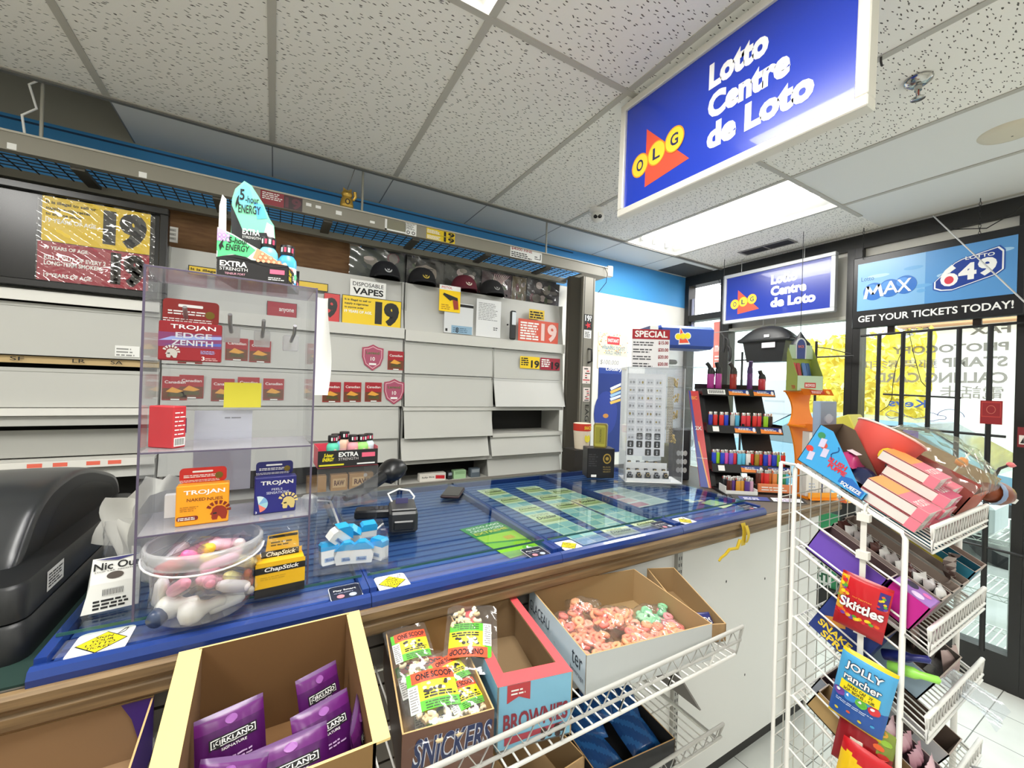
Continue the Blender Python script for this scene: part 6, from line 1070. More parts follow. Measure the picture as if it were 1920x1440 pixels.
# ================================================================ things at the windows
BX = 3.61; BAR = mat('#141313', .45)
t = thing('security_bars', 'black welded security bars across the right window', 'security bars', (BX, .95, 0))
o0 = V((BX, .95, 0))
def bar(pts, parent, r=.008, name='bar'):
    q = MB(); q.tube([onX(a, b, BX) - o0 for a, b in pts], r, BAR, 6); q.build(name, parent)
for px, y0, y1 in ((1649, 628, 1215), (1694, 622, 1180), (1744, 620, 812), (1799, 616, 1010), (1858, 610, 1225)):
    a = onX(px, y0, BX) - o0; b = onX(px, 720, BX) - o0; z1 = (onX(px, y1, BX) - o0).z
    q = MB(); q.wire((0, a.y, z1), (0, a.y, a.z), .0125, BAR, 8); q.build('upright', t)
bar(((1614, 630), (1925, 604)), t); bar(((1614, 795), (1886, 819)), t); bar(((1656, 739), (1802, 746)), t, .006); bar(((1640, 985), (1806, 1016), (1918, 1043)), t)
for px, py in ((1670, 615), (1832, 600)): p = onX(px, py, BX) - o0; q = MB(); q.box(.0, .02, p.y - .018, p.y + .018, p.z - .045, p.z + .05, mat('#3a2f2a', .5)); q.build('bracket', t)
t = thing('security_bars', 'black thin security bars across the left window behind the counter', 'security bars', (BX, 1.9, 0)); o0 = V((BX, 1.9, 0))
for px, y0, y1 in ((1531, 640, 1180), (1392, 660, 1090)): a = onX(px, y0, BX) - o0; q = MB(); q.wire((0, a.y, (onX(px, y1, BX) - o0).z), (0, a.y, a.z), .009, BAR, 8); q.build('upright', t)
bar(((1378, 676), (1600, 667)), t, .006)
q = MB(); q.tube([onX(a, b, BX) for a, b in ((1532, 651), (1556, 654), (1596, 664))], .004, BAR, 5); tag(q.build('black_cable'), 'thin cable drooping beside the window mullion over the hedge', 'cable')
q = MB(); q.tube([onX(a, b, BX - .03) for a, b in ((1705, 625), (1712, 660), (1720, 690), (1727, 715), (1736, 725))], .0022, BAR, 5); tag(q.build('black_cable'), 'thin black cable hanging over the window lettering', 'cable')
q = MB(); q.tube([onX(a, b, BX - .03) for a, b in ((1692, 655), (1680, 685), (1674, 720), (1672, 748), (1664, 762), (1650, 772))], .0022, BAR, 5); tag(q.build('black_cable'), 'thin black cable hanging left of the window lettering, above the keys sign', 'cable')
# lettering stuck on the glass, read from outside
VX = WX + .028; GREY = clear('#8d8984', .02, .4, .35, 'vinyl')
def vinyl(name, label, tx, bl, tr, m, bold=.035, box=None):
    a = onX(*bl, VX); b = onX(*tr, VX); w = a.y - b.y; h = b.z - a.z; q = MB()
    if box: q.rect(-w * .06, -h * .5, w * 1.06, h * 1.6, box, .0001)
    q.text(tx, 0, 0, w, h, m, .0004, bold, mirror=True); tag(q.build(name, at=frame(a, (0, -1, 0), (0, 0, 1))), label, 'window lettering')
vinyl('window_lettering', 'grey reversed FAX lettering on the right window', 'FAX', (1818, 628), (1896, 607), GREY); vinyl('window_lettering', 'grey reversed PHOTOCOPY lettering on the right window', 'PHOTOCOPY', (1672, 665), (1892, 640), GREY)
vinyl('window_lettering', 'grey reversed STAMP lettering on the right window', 'STAMP', (1766, 689), (1890, 667), GREY); vinyl('window_lettering', 'grey reversed CALLING CARD lettering on the right window', 'CALLING CARD', (1640, 717), (1890, 697), GREY)
vinyl('window_lettering', 'grey reversed Chinese characters left of the STAMP lettering', '郵票影印', (1622, 692), (1758, 673), GREY, .012); vinyl('window_lettering', 'grey reversed Chinese characters left of the FAX lettering', '傳真', (1688, 632), (1748, 612), GREY, .012); vinyl('window_lettering', 'grey reversed Chinese characters below the CALLING CARD lettering', '電話卡', (1762, 746), (1882, 724), GREY, .012)
vinyl('window_lettering', 'blue reversed Keys lettering on the right window', 'Keys', (1666, 766), (1738, 750), mat('#5a7fd8', .5), .02)
a = onX(1660, 790, VX); q = MB(); K = mat('#7a86b8', .5); s_ = .11
for dx in (0, .2): q.tube([(dx + .05 + .05 * cos(b), .05 + .022 * sin(b) * (1 + .4 * cos(3 * b)), 0) for b in [2 * pi * i / 22 for i in range(22)]], .0022, K, 4, closed=True)
q.tube([(.1, .05, 0), (.15, .03, 0), (.2, .045, 0)], .0022, K, 4); q.tube([(.32 + .06 * cos(b), .06 + .045 * sin(b), 0) for b in [pi * i / 10 for i in range(11)]], .0022, K, 4); tag(q.build('key_outline', at=frame(a, (0, -1, 0), (0, 0, 1))), 'blue outline drawing of keys on the right window', 'window lettering')
q, at, w, h = sheetX((1650, 858), (1722, 808), VX, mat('#8a70c8', .6)); q.text('$1 MILLION', w * .08, h * .55, w * .92, h * .82, WHITE, .0008, .03, mirror=True); q.poly([(w * .3, 0), (w * .7, 0), (w * .66, h * .4), (w * .34, h * .4)], mat('#cfc0ee', .6), .0006); q.text('XTRA', w * .3, h * .08, w * .7, h * .3, mat('#4a3a78', .6), .001, .02, mirror=True); tag(q.build('window_poster', at=at), 'purple reversed 1 MILLION poster low on the right window', 'poster')
q, at, w, h = sheetX((1837, 794), (1880, 752), BX - .015, mat('#8d1c22', .5), .006); q.rect(w * .06, h * .3, w * .94, h * .95, mat('#b53a34', .5), .0004); q.rect(w * .1, h * .34, w * .9, h * .91, mat('#8d1c22', .5), .0007); q.tube([(w * .5 + w * .2 * cos(b), h * .62 + h * .17 * sin(b), .001) for b in [2 * pi * i / 16 for i in range(16)]], .0016, mat('#c86a5a', .5), 4, closed=True); tag(q.build('red_card', at=at), 'dark red card hanging on the right window bars', 'card')
q, at, w, h = sheetX((1907, 838), (1930, 802), 3.55, mat('#7a1c22', .5), .006); q.rect(w * .15, h * .15, w, h * .6, mat('#e6dcd4', .5), .0006); q.poly([(w * .25, h * .2), (w * .55, h * .5), (w * .6, h * .2)], INK, .0009); tag(q.build('red_card', at=at), 'red card sign on the door frame at the right edge of the photo', 'card')
q, at, w, h = sheetX((1290, 640), (1302, 560), VX, mat('#cdd0ea', .5)); q.text('LOTTO', w * .1, h * .1, w * .9, h * .4, mat('#6a78c8', .5), mirror=True); tag(q.build('window_poster', at=at), 'pale lilac poster on the narrow window in the corner', 'poster')
q, at, w, h = sheetX((1336, 690), (1372, 600), VX, mat('#e88a80', .5)); q.text('medical', w * .1, h * .35, w * .98, h * .55, WHITE, .0006, .02); q.lines(w * .1, h * .1, w * .9, h * .3, 3, WHITE, .0006); tag(q.build('window_poster', at=at), 'salmon red poster on the left window beside the ticket dispenser', 'poster')
# black tub hanging in the left window
p = onX(1440, 645, 3.54); t = thing('hanging_tub', 'black plastic lidded tub hung by wires in front of the left window', 'tub', frame((p.x, p.y, 1.92), (0, -1, 0), (1, 0, 0)) @ Matrix.Diagonal((.8, .6, 1.06, 1))); TB = mat('#161718', .45)
q = MB(); q.raw([(x * s_, y * s_, z) for z, s_ in ((0, .82), (.165, 1.0)) for x, y in ((-.215, -.12), (.215, -.12), (.215, .12), (-.215, .12))], [(3, 2, 1, 0), (0, 1, 5, 4), (1, 2, 6, 5), (2, 3, 7, 6), (3, 0, 4, 7)], TB); q.build('body', t)
def dome(u, v): x, y = 2 * u - 1, 2 * v - 1; return (.265 * x, .15 * y, .175 + .105 * max(0, 1 - abs(x) ** 2.4) ** .9 * max(0, 1 - abs(y) ** 3))
q = MB(); q.grid(dome, 22, 12, TB); q.rbox(-.265, .265, -.15, .15, .155, .177, TB, .008); q.build('lid', t)
q = MB(); q.M = frame((0, -.1515, .1), (1, 0, 0), (0, 0, 1)); q.rect(-.01, .005, .12, .045, mat('#d9cfd4', .5), -.02); q.rect(.02, .085, .07, .105, WHITE, .004); q.build('labels', t); q.M = I4
for i, x in enumerate((-.06, .06)): q = MB(); q.wire((x, 0, .26), (x, .02, .345), .002, mat('#5a5a5a', .5)); q.build('wire', t)
t = thing('hanging_bag_rail', 'dark sunglasses and clips hanging at the left window by the ticket dispenser', 'hanging goods', V(onX(1352, 640, 3.45)))
for i, (dx, dz, s_) in enumerate(((0, 0, 1), (-.06, -.1, .8), (-.04, -.02, .7))): q = MB(); q.tube([(0, dx, dz + .07 * s_), (0, dx - .025, dz + .04 * s_), (0, dx - .03, dz - .05 * s_), (0, dx - .02, dz - .1 * s_)], .016 * s_, INK, 7); q.build('clip', t)
q = MB(); q.wire((0, .08, .085), (0, -.12, .085), .003, STEEL); q.build('rail', t); q = MB(); q.wire((0, -.01, .085), (0, -.01, CEIL - t.location.z), .0025, BLACK); q.build('cord', t)
t = thing('hanging_tub', 'small round black lampshade shaped tub behind the black lidded tub', 'tub', onX(1500, 660, 3.3) - V((0, 0, .06))); q = MB(); q.lathe([(.06, 0), (.07, .07), (.06, .12), (.035, .15), (.001, .21)], TB, 20); q.build('shell', t)
q = MB(); q.wire((0, 0, .21), (0, 0, CEIL - t.location.z), .002, BLACK); q.build('cord', t)
# green notice at the low window beyond the counter end
q = MB(); w, h = .24, .62; q.box(0, w, 0, h, -.002, 0, mat('#2f8a58', .5)); q.rect(w * .05, .0, w * .65, h * .64, mat('#e6ebe4', .5), .0004)
for i, tx in enumerate(('KILL', 'NOW', 'BAN', 'THE', 'RISE')): q.text(tx, w * .07, h * (.52 - .125 * i), w * .62, h * (.62 - .125 * i), mat('#1d5a3a', .5), .0008, .05, mirror=True)
p = onX(1550, 1020, VX - .02); tag(q.build('window_poster', at=frame((VX - .02, p.y + .12, p.z - .38), (0, -1, 0), (0, 0, 1))), 'green reversed poster on the glass low beyond the counter end', 'poster')
# ---- outside
mb = MB(); mb.box(WX + .12, 30, -14, 22, -.16, -.06, mat('#a4a5a1', .8, noise=('#94968f', 3, 1, 1, 1))); plain(mb, 'ground_outside', I4)
def hedge(x, y0, y1, zt, label, seed):
    rr = random.Random(seed); t = thing('hedge', label, 'hedge', (x, (y0 + y1) / 2, -.06)); L_ = y1 - y0
    q = MB(); HG = mat('#fbe860', .9, noise=('#e0c84a', 5, 1, 1, 1))
    q.grid(lambda u, v: (-.4 * sin(pi * min(1, v * 1.02)) + .09 * sin(37 * u + 11 * v) + .07 * sin(61 * v + 23 * u), (u - .5) * L_, v * zt + .08 * sin(29 * u) + .05 * sin(53 * u)), 90, 30, HG); q.build('trimmed_mass', t)
    q = MB(); ms = [mat(c, .8) for c in ('#ffee66', '#f8dc58', '#d0b848', '#fff490')]
    for k in range(int(L_ * 420)):
        u, v = rr.random(), rr.random(); y, z = (u - .5) * L_, v * zt * 1.02 + .03; x0 = -.4 * sin(pi * v) - .05 - .08 * rr.random(); s = .05 + .05 * rr.random(); a = V((rr.uniform(-.4, .4), rr.uniform(-1, 1), rr.uniform(-1, 1))).normalized() * s; b = V((rr.uniform(-.6, .6), rr.uniform(-1, 1), rr.uniform(-1, 1))).normalized() * s * .5; c = V((x0, y, z))
        q.raw([c - a, c + b, c + a, c - b], [(0, 1, 2, 3)], ms[k % 4])
    tag(q.build('leaves', t), kind='stuff'); return t
hedge(10.5, 2.6, 4.9, 2.95, 'tall yellow green hedge across the lot, seen through the window middle', 1); hedge(11.2, -3.0, 1.6, 2.0, 'lower yellow green hedge at the right behind the parked cars', 2)
def car(x, y, col, label):
    t = thing('car', label, 'car', place((x, y, -.06), 90)); P = mat(col, .25, coat=.5); GL = mat('#55656d', .1)
    prof = [(-2.15, .35), (-2.2, .6), (-2.1, .82), (-1.25, .95), (-.55, 1.42), (.75, 1.45), (1.45, 1.0), (2.1, .9), (2.2, .6), (2.15, .35)]
    q = MB(); n = len(prof); hw = .86
    def sec(s): return [(px, s * (hw if pz < 1.0 else hw - .18 * (pz - .95) / .5), pz) for px, pz in prof]
    q.raw(sec(-1) + sec(1), [tuple(range(n)), tuple(range(n, 2 * n))[::-1]] + [(i, n + i, n + (i + 1) % n, (i + 1) % n) for i in range(n)], P); cbody = q.build('body', t)
    for s in (-1, 1):
        q = MB(); q.raw([(px, s * (hw - .18 * (pz - .95) / .5 + .012), pz) for px, pz in ((-1.05, 1.0), (-.52, 1.36), (.08, 1.38), (.08, 1.0))], [(0, 1, 2, 3) if s < 0 else (3, 2, 1, 0)], GL); q.raw([(px, s * (hw - .18 * (pz - .95) / .5 + .012), pz) for px, pz in ((.15, 1.0), (.15, 1.38), (.7, 1.38), (1.2, 1.02))], [(0, 1, 2, 3) if s < 0 else (3, 2, 1, 0)], GL); q.build('side_window', cbody)
    for a, b in (((-1.2, .975), (-.6, 1.4)), ((1.4, 1.03), (.82, 1.43))): q = MB(); q.raw([(a[0], -.74, a[1]), (a[0], .74, a[1]), (b[0], .62, b[1]), (b[0], -.62, b[1])], [(0, 1, 2, 3)], GL); q.build('windscreen', cbody).location = (-.012 if a[0] < 0 else .012, 0, .008)
    for px in (-1.35, 1.35):
        for s in (-1, 1): q = MB(); q.M = frame((px, s * .8, .33), (1, 0, 0), (0, 0, 1)); q.lathe([(.2, -.09), (.33, -.09), (.33, .09), (.2, .09)], mat('#1c1c1d', .8), 24); q.lathe([(.001, -.095), (.2, -.095), (.2, .095), (.001, .095)], STEEL, 20); q.build('wheel', t)
    return t
car(7.4, 2.4, '#7a9fb4', 'pale blue parked car outside the right window'); car(7.6, 8.3, '#a4a8ac', 'white parked car outside the left window'); car(7.5, -2.6, '#7a9fb4', 'pale blue second car parked at the right edge outside')
t = thing('building', 'white plaza building with an orange fascia band across the lot', 'building', (15, -3, -.06)); q = MB(); q.box(0, 5, -9, 7.2, 0, 4.2, mat('#efeee9', .8)); q.build('wall', t); q = MB(); q.box(-.5, 0, -9, 7.4, 3.6, 4.3, mat('#d9a078', .7)); q.build('fascia', t)
q = MB(); q.box(0, .05, -.65, .65, 0, 2.0, mat('#b9b9bd', .6)); q.M = frame((0, .65, 0), (0, -1, 0), (0, 0, 1)); q.lines(.1, .3, 1.2, 1.8, 6, mat('#a4a4a8', .6), .001, .15); tag(q.build('utility_panel', at=place((8.8, 4.75, -.06))), 'grey utility panel standing in front of the hedge outside the left window', 'panel')
# wire shelving just outside the glass
def shelving(y0, y1, label):
    t = thing('wire_shelving', label, 'shelving', (4.1, (y0 + y1) / 2, -.06)); hl = (y1 - y0) / 2
    for sx in (-.2, .2):
        for sy_ in (-hl, hl): q = MB(); q.wire((sx, sy_, 0), (sx, sy_, 1.0), .0125, STEEL, 8); q.build('post', t)
    for z in (.18, .52, .86):
        q = MB()
        for sx in (-.2, .2): q.wire((sx, -hl, z), (sx, hl, z), .004, WIREW); q.wire((sx, -hl, z - .03), (sx, hl, z - .03), .003, WIREW); q.tube([(sx, -hl + 2 * hl * k / 24, z - (.03 if k % 2 else 0)) for k in range(25)], .002, WIREW, 4)
        for k in range(int(2 * hl / .032)): y = -hl + .032 * k; q.wire((-.2, y, z), (.2, y, z), .0035, WIREW, 5)
        q.build('shelf', t)
shelving(.62, 1.32, 'white wire shelving outside the right window, seen low through the bars'); shelving(1.45, 2.3, 'white wire shelving outside the left window, behind the counter end')
q = MB(); q.rbox(3.93, 4.3, .7, 1.25, .807, .99, mat('#c9cfcf', .5), .02); tag(q.build('storage_bin'), 'pale grey storage bin on top of the wire shelving outside the right window', 'bin')
# ================================================================ wire shelves under the counter front
SZ = .952
def wire_shelf(label, x0, x1, z, yf, lip=.05):
    t = thing('wire_shelf', label, 'shelf', (x0, 1.045, z)); w = x1 - x0; d = 1.045 - yf
    q = MB()
    for y in (-.01, -d * .5, -d): q.wire((0, y, -.006), (w, y, -.006), .004, WIREW)
    for k in range(int(w / .026) + 1): x = .026 * k; q.tube([(x, 0, 0), (x, -d, 0)], .0022, WIREW, 5)
    q.build('deck', t)
    q = MB(); q.wire((-.005, -d - .014, lip), (w + .008, -d - .014, lip), .0048, WIREW, 8); q.wire((-.005, -d - .014, lip - .034), (w, -d - .014, lip - .034), .0035, WIREW, 8); q.tube([(w + .004, -.02, -.004), (w + .004, -d, -.004), (w + .006, -d - .014, lip)], .0045, WIREW, 8)
    q.tube([(.024 * k, -d - .014, lip if k % 2 else lip - .036) for k in range(int(w / .024) + 1)], .0019, WIREW, 5)
    for k in range(int(w / .16) + 1): q.wire((.16 * k, -d, 0), (.16 * k, -d - .014, lip - .034), .0022, WIREW, 5); q.build('front_lip', t)
    return t
wire_shelf('long white wire shelf full of open snack boxes under the counter edge', -1.4, 1.11, SZ, .654, .076); wire_shelf('lower white wire shelf under the counter with a dark box of blue packs', .5, 1.16, .64, .73)
for x, l in ((1.36, 'slotted metal wall standard on the white counter front beside the snack boxes'), (2.2, 'slotted metal wall standard on the white counter front behind the wire rack')):
    q = MB(); q.box(x, x + .028, 1.034, 1.05, .12, 1.06, mat('#a5a39d', .4, .3)); q.M = FR(1.0335)
    for k in range(34): q.rect(x + .006, .15 + k * .026, x + .01, .163 + k * .026, INK); q.rect(x + .018, .15 + k * .026, x + .022, .163 + k * .026, INK)
    tag(q.build('wall_standard'), l, 'wall standard')
def open_box(name, label, M, w, d, h, outer, inner=None, front=None, th=.003, hf=None, cut=None, deco=None, edge=None):
    """open carton; cut: how far the front is torn down, edge: colour of the board edge"""
    inner = inner or CARDIN; t = thing(name, label, 'box', M); hf = h if hf is None else hf; e = edge or mat('#cda873', .8)
    q = MB(); q.box(0, w, 0, d, 0, th, inner)
    def wall(pts, n, hs):
        (x0, y0), (x1, y1) = pts; nx, ny = n
        P = [(x0, y0, 0), (x1, y1, 0), (x1, y1, hs[1]), (x0, y0, hs[0])]; Qv = [(x - nx * th, y - ny * th, z) for x, y, z in P]
        q.raw(P + Qv, [(0, 1, 2, 3)], outer); q.raw(P + Qv, [(5, 4, 7, 6)], inner); q.raw(P + Qv, [(3, 2, 6, 7), (0, 3, 7, 4), (1, 5, 6, 2)], e)
    wall(((0, 0), (w, 0)), (0, -1), (hf, hf)); wall(((w, 0), (w, d)), (1, 0), (hf, h)); wall(((w, d), (0, d)), (0, 1), (h, h)); wall(((0, d), (0, 0)), (-1, 0), (h, hf))
    if deco: deco(q, w, d, h, hf)
    q.build('carton', t); return t
def bag(name, label, M, w, h, tk, colfn, group=None, deco=None, crimp='#c8c8c8', parts=None, film=None, sag=1):
    """pillow bag standing in the frame's XY plane, bulging toward +Z"""
    t = thing(name, label, 'bag', M, group)
    def bulge(x, y):
        u = max(0, min(1, x / w)); v = max(0, min(1, y / h)); return tk * (max(0, 4 * u * (1 - u))) ** .45 * (max(0, 4 * v * (1 - v))) ** .4 * sag + .0012 * sin(40 * u + 9 * v) * (sin(pi * v))
    q = MB(); q.grid(lambda u, v: (w * u, h * v, bulge(w * u, h * v)), 18, 22, colfn); q.grid(lambda u, v: (w * (1 - u), h * v, -.7 * bulge(w * (1 - u), h * v)), 10, 12, colfn if not callable(colfn) else colfn(.5, .5))
    q.W = lambda p: (p[0], p[1], p[2] + bulge(p[0], p[1]))
    if deco: deco(q, w, h)
    q.W = None; q.build('pouch', t)
    if film: f = MB(); f.grid(lambda u, v: (-.006 + (w + .012) * u, -.006 + (h + .03) * v, bulge(w * u, h * v) + .005 + .003 * sin(17 * u + 11 * v) * sin(13 * v - 5 * u)), 16, 18, film); f.build('film', t)
    return t
# almond box (tall flaps) and its purple pouches
EDG = mat('#e3c583', .7); CB = mat('#75532f', .9)  # CB: cardboard darkened, the shadow inside the box put into its colour
def d_kirk(q, w, d, h, hf):
    for x0, x1 in ((-.03, .0), (w, w + .022)): q.raw([(x0, -.0, hf), (x1, -.0, hf), (x1, d, h), (x0, d, h), (x0, -.0, hf - .004), (x1, -.0, hf - .004), (x1, d, h - .004), (x0, d, h - .004)], [(0, 1, 2, 3), (7, 6, 5, 4), (0, 4, 5, 1), (1, 5, 6, 2), (2, 6, 7, 3), (3, 7, 4, 0)], EDG)
open_box('snack_box', 'tall open brown box of purple almond pouches under the counter edge', place((-.105, .66, SZ + .003)), .262, .29, .197, mat('#8a6a3e', .8), CB, deco=d_kirk, edge=EDG, th=.005, hf=.135)
PUR = mat('#4d1558', .3); PUR2 = mat('#65206e', .3)
def d_kp(q, w, h):
    q.rect(w * .18, h * .62, w * .86, h * .74, INK, .0008); q.rect(w * .2, h * .635, w * .84, h * .725, WHITE, .0011); q.rect(w * .215, h * .645, w * .825, h * .715, INK, .0014); q.text('KIRKLAND', w * .24, h * .655, w * .8, h * .705, WHITE, .0018, .02); q.text('SIGNATURE', w * .34, h * .58, w * .7, h * .61, WHITE, .0014)
    q.disc(w * .5, h * .88, w * .09, h * .05, mat('#9a5aa8', .4), .001, 14); q.lines(w * .3, h * .42, w * .8, h * .5, 2, mat('#d8b8e0', .4), .0012)
    for k in range(9): a = k * 2.4; q.disc(w * (.5 + .26 * cos(a) * (k % 3 + 1) / 3), h * (.2 + .11 * sin(a) * (k % 3 + 1) / 3), w * .085, h * .04, mat(('#d9a86a', '#c48f52', '#e3bd84')[k % 3], .5), .0014 + .0001 * k, 12)
cf = lambda u, v: mat('#6a4a78', .3) if v < .03 or v > .97 else (PUR2 if v > .8 else PUR)
bag('almond_pouch', 'purple almond pouch seen face on at the middle of the tall brown box', place((-.01, .69, 0.968), 6, 55), .115, .122, .016, cf, 'purple almond pouches', d_kp)
bag('almond_pouch', 'purple almond pouch at the right of the tall brown box', place((.06, .73, 0.975), 18, 60), .1, .122, .016, cf, 'purple almond pouches', d_kp)
bag('almond_pouch', 'purple almond pouch standing at the back right corner of the tall brown box', place((.07, .82, 0.970), 22, 68), .08, .13, .012, cf, 'purple almond pouches', d_kp)
bag('almond_pouch', 'purple almond pouch at the left of the tall brown box', place((-.095, .72, 0.970), -20, 66), .095, .12, .014, cf, 'purple almond pouches', d_kp)
bag('almond_pouch', 'darker purple almond pouch at the back left of the tall brown box', place((-.085, .79, 0.970), 14, 68), .1, .13, .012, cf, 'purple almond pouches', d_kp)
bag('almond_pouch', 'purple almond pouch turned edge on along the right wall of the tall brown box', place((.148, .7, 0.970), 74, 78), .09, .115, .012, cf, 'purple almond pouches', d_kp)
# left purple box
def d_left(q, w, d, h, hf):
    P_ = mat('#3d2378', .5); q.M = frame((0, d - .004, 0), (1, 0, 0), (0, 0, 1)); q.poly([(w, h + .0), (w - .045, h), (w - .03, h - .03), (w - .02, h - .07), (w, h - .09)], P_, .002)
    q.poly([(.0, h), (w * .5, h), (w * .45, h - .02), (w * .4, h - .06), (0, h - .09)], P_, .002); q.M = I4
    q.raw([(w - .004, d * (1 - k / 8), z) for k in range(9) for z in (0, h - .01 - .05 * (k / 8) + .004 * (k % 2))], [(2 * k, 2 * k + 1, 2 * k + 3, 2 * k + 2) for k in range(8)], P_)
open_box('snack_box', 'torn open purple snack box at the lower left corner of the photo', place((-.6, .676, SZ + .003), -1), .42, .32, .107, mat('#45288a', .5), mat('#8f7150', .9), hf=.05, deco=d_left)
bag('purple_snack', 'dark purple snack bag at the right of the lower left purple box', place((-.27, .66, SZ + .01), 5, 10), .075, .14, .016, lambda u, v: mat('#33206a', .3), None, lambda q, w, h: (q.text('CADBURY', w * .15, h * .6, w * .85, h * .72, WHITE, .001, .02), q.rect(w * .2, h * .2, w * .8, h * .45, mat('#e0b84a', .4), .001)))
# snickers box with cashew bags
SNB = mat('#45322a', .5)
def d_sn(q, w, d, h, hf):
    q.M = FR(0); q.rect(0, 0, w, hf, mat('#6a4a3c', .5), .0004); q.text('SNICKERS', w * .1, hf * .4, w * .95, hf * .86, mat('#d8dce8', .4), .0008, .05, shear=.12); q.text('SNICKERS', w * .1, hf * .4, w * .95, hf * .86, mat('#23305a', .4), .0012, .022, shear=.12)
open_box('snack_box', 'brown SNICKERS box filled with bags of cashew nuts', place((.205, .684, SZ + .003), -8), .165, .33, .108, SNB, mat('#a88454', .9), hf=.11, deco=d_sn)
YB2 = mat('#f2e61c', .4); GR = mat('#58b82c', .4); ORD2 = mat('#e8502c', .4); NUT = [mat(c, .6) for c in ('#ead9b4', '#e2cda2', '#f0e3c4', '#d8bf90')]
def cashew_bag(M, label, s=1):
    t = thing('cashew_bag', label, 'bag', M @ Matrix.Scale(s, 4), 'bags of cashew nuts'); q = MB(); rr = random.Random(label)
    for k in range(15):
        cx, cy, a = rr.uniform(.02, .11), rr.uniform(.005, .06), rr.uniform(0, 6.3); q.tube([(cx + .011 * cos(a + e), cy + .008 * sin(a + e), .006 + .004 * (k % 3)) for e in (0, .8, 1.6, 2.4)], .0055, NUT[k % 4], 6)
    tag(q.build('nuts', t), kind='stuff')
    q = MB(); q.W = lambda p: (p[0], p[1], p[2] + .012 + .01 * sin(pi * p[0] / .13)); n = 10
    def strip(x0, y0, x1, y1, m, lf):
        for i in range(n): a = x0 + (x1 - x0) * i / n; b = x0 + (x1 - x0) * (i + 1) / n; q.rect(a, y0, b, y1, m, lf)
    strip(.012, .055, .122, .15, GR, 0); strip(.03, .055, .122, .122, YB2, .0004); strip(.03, .055, .122, .078, GR, .0007); strip(.022, .122, .122, .15, ORD2, .0007); strip(.012, .055, .034, .118, mat('#e9e9e6', .5), .0009)
    q.text('ONE SCOOP', .032, .128, .118, .144, INK, .0014, .03); q.lines(.014, .06, .032, .115, 9, mat('#8a8a88', .5), .0013, .5, .1)
    for k in range(16): q.disc(.078 + .03 * rr.uniform(-1, 1), .107 + .011 * rr.uniform(-1, 1), .005, .004, mat('#2c2620' if k % 2 else '#e8dcc0', .5), .0013 + .00005 * k, 8)
    q.lines(.045, .082, .12, .095, 2, INK, .0012, .6, .15); q.lines(.045, .058, .118, .076, 3, mat('#2c5a1c', .5), .0012, .5); q.build('printed_label', t)
    q = MB(); q.grid(lambda u, v: (-.004 + .138 * u, -.006 + .19 * v, (.024 + .006 * sin(9 * u + 5 * v)) * (sin(pi * (.05 + .9 * u)) ** .5) * (.35 + .65 * sin(pi * min(1, .1 + v)) ** .5 if v < .9 else .3) + .002 * sin(31 * v + 17 * u)), 16, 20, clear('#ffffff', .18, .12, .05, 'cashewfilm')); q.build('film', t); return t
BXM = place((.205, .684, SZ + .003), -8)
for x, y, z, yaw, tilt, s, l in ((.012, .005, .075, 0, 14, .85, 'front left cashew bag with a large ONE SCOOP label'), (.075, .12, .095, -18, 20, .85, 'cashew bag turned upside down at the top right of the chocolate box'), (.008, .17, .07, 6, 20, .72, 'cashew bag at the top left of the chocolate box'), (.095, .055, .085, 22, 16, .62, 'cashew bag at the middle right of the chocolate box'), (.098, .0, .075, 12, 12, .62, 'cashew bag at the front right corner of the chocolate box'), (.015, .1, .03, 4, 4, 1.0, 'cashew bag underneath the others at the middle of the chocolate box'), (.02, .01, .025, -4, 3, .95, 'cashew bag at the very bottom front of the chocolate box')):
    m = BXM @ place((x, y, z), yaw, tilt)
    if 'upside' in l: m = m @ Matrix.Rotation(pi, 4, 'Z') @ Matrix.Translation((-.13, -.17, 0))
    cashew_bag(m, l, s)
# brownies box
BLUE = mat('#7fb8d4', .5); CORAL = mat('#e8565a', .5)
def d_br(q, w, d, h, hf):
    q.M = FR(0); q.text('BROWNIES', w * .08, hf * .28, w * .94, hf * .56, mat('#8a2838', .5), .0008, .03); q.poly([(w * .12, hf), (w * .42, hf), (w * .42, hf * .72), (w * .27, hf * .8), (w * .12, hf * .72)], mat('#b83a40', .5), .0006); q.lines(w * .17, hf * .84, w * .38, hf * .95, 2, WHITE, .001); q.poly([(w * .1, hf * .08), (w * .7, hf * .16), (w * .9, hf * .24), (w * .1, hf * .2)], mat('#a83848', .5), .0006)
    for k in range(14): q.disc(w * (.6 + .3 * rnd.random()), hf * (.04 + .18 * rnd.random()), w * .04, hf * .05, mat('#3d2a24', .6), .0009 + .0001 * k, 9)
    q.M = I4; z = .0005
    q.raw([(0, 0, hf + z), (w, 0, hf + z), (w, d, h + z), (0, d, h + z), (.022, .035, hf + z), (w - .022, .035, hf + z), (w - .022, d, h + z), (.022, d, h + z)], [(0, 1, 5, 4), (1, 2, 6, 5), (3, 0, 4, 7)], CORAL)
    q.raw([(.022, .035, hf), (w - .022, .035, hf), (w - .022, d, h), (.022, d, h), (.022, .035, hf - .004), (w - .022, .035, hf - .004), (w - .022, d, h - .004), (.022, d, h - .004)], [(0, 1, 5, 4), (1, 2, 6, 5), (3, 0, 4, 7)], CARD)
open_box('snack_box', 'empty blue BROWNIES box with a coral rim on the wire shelf', place((.388, .685, SZ + .003), -11), .16, .34, .108, BLUE, mat('#8a7252', .9), hf=.126, deco=d_br)
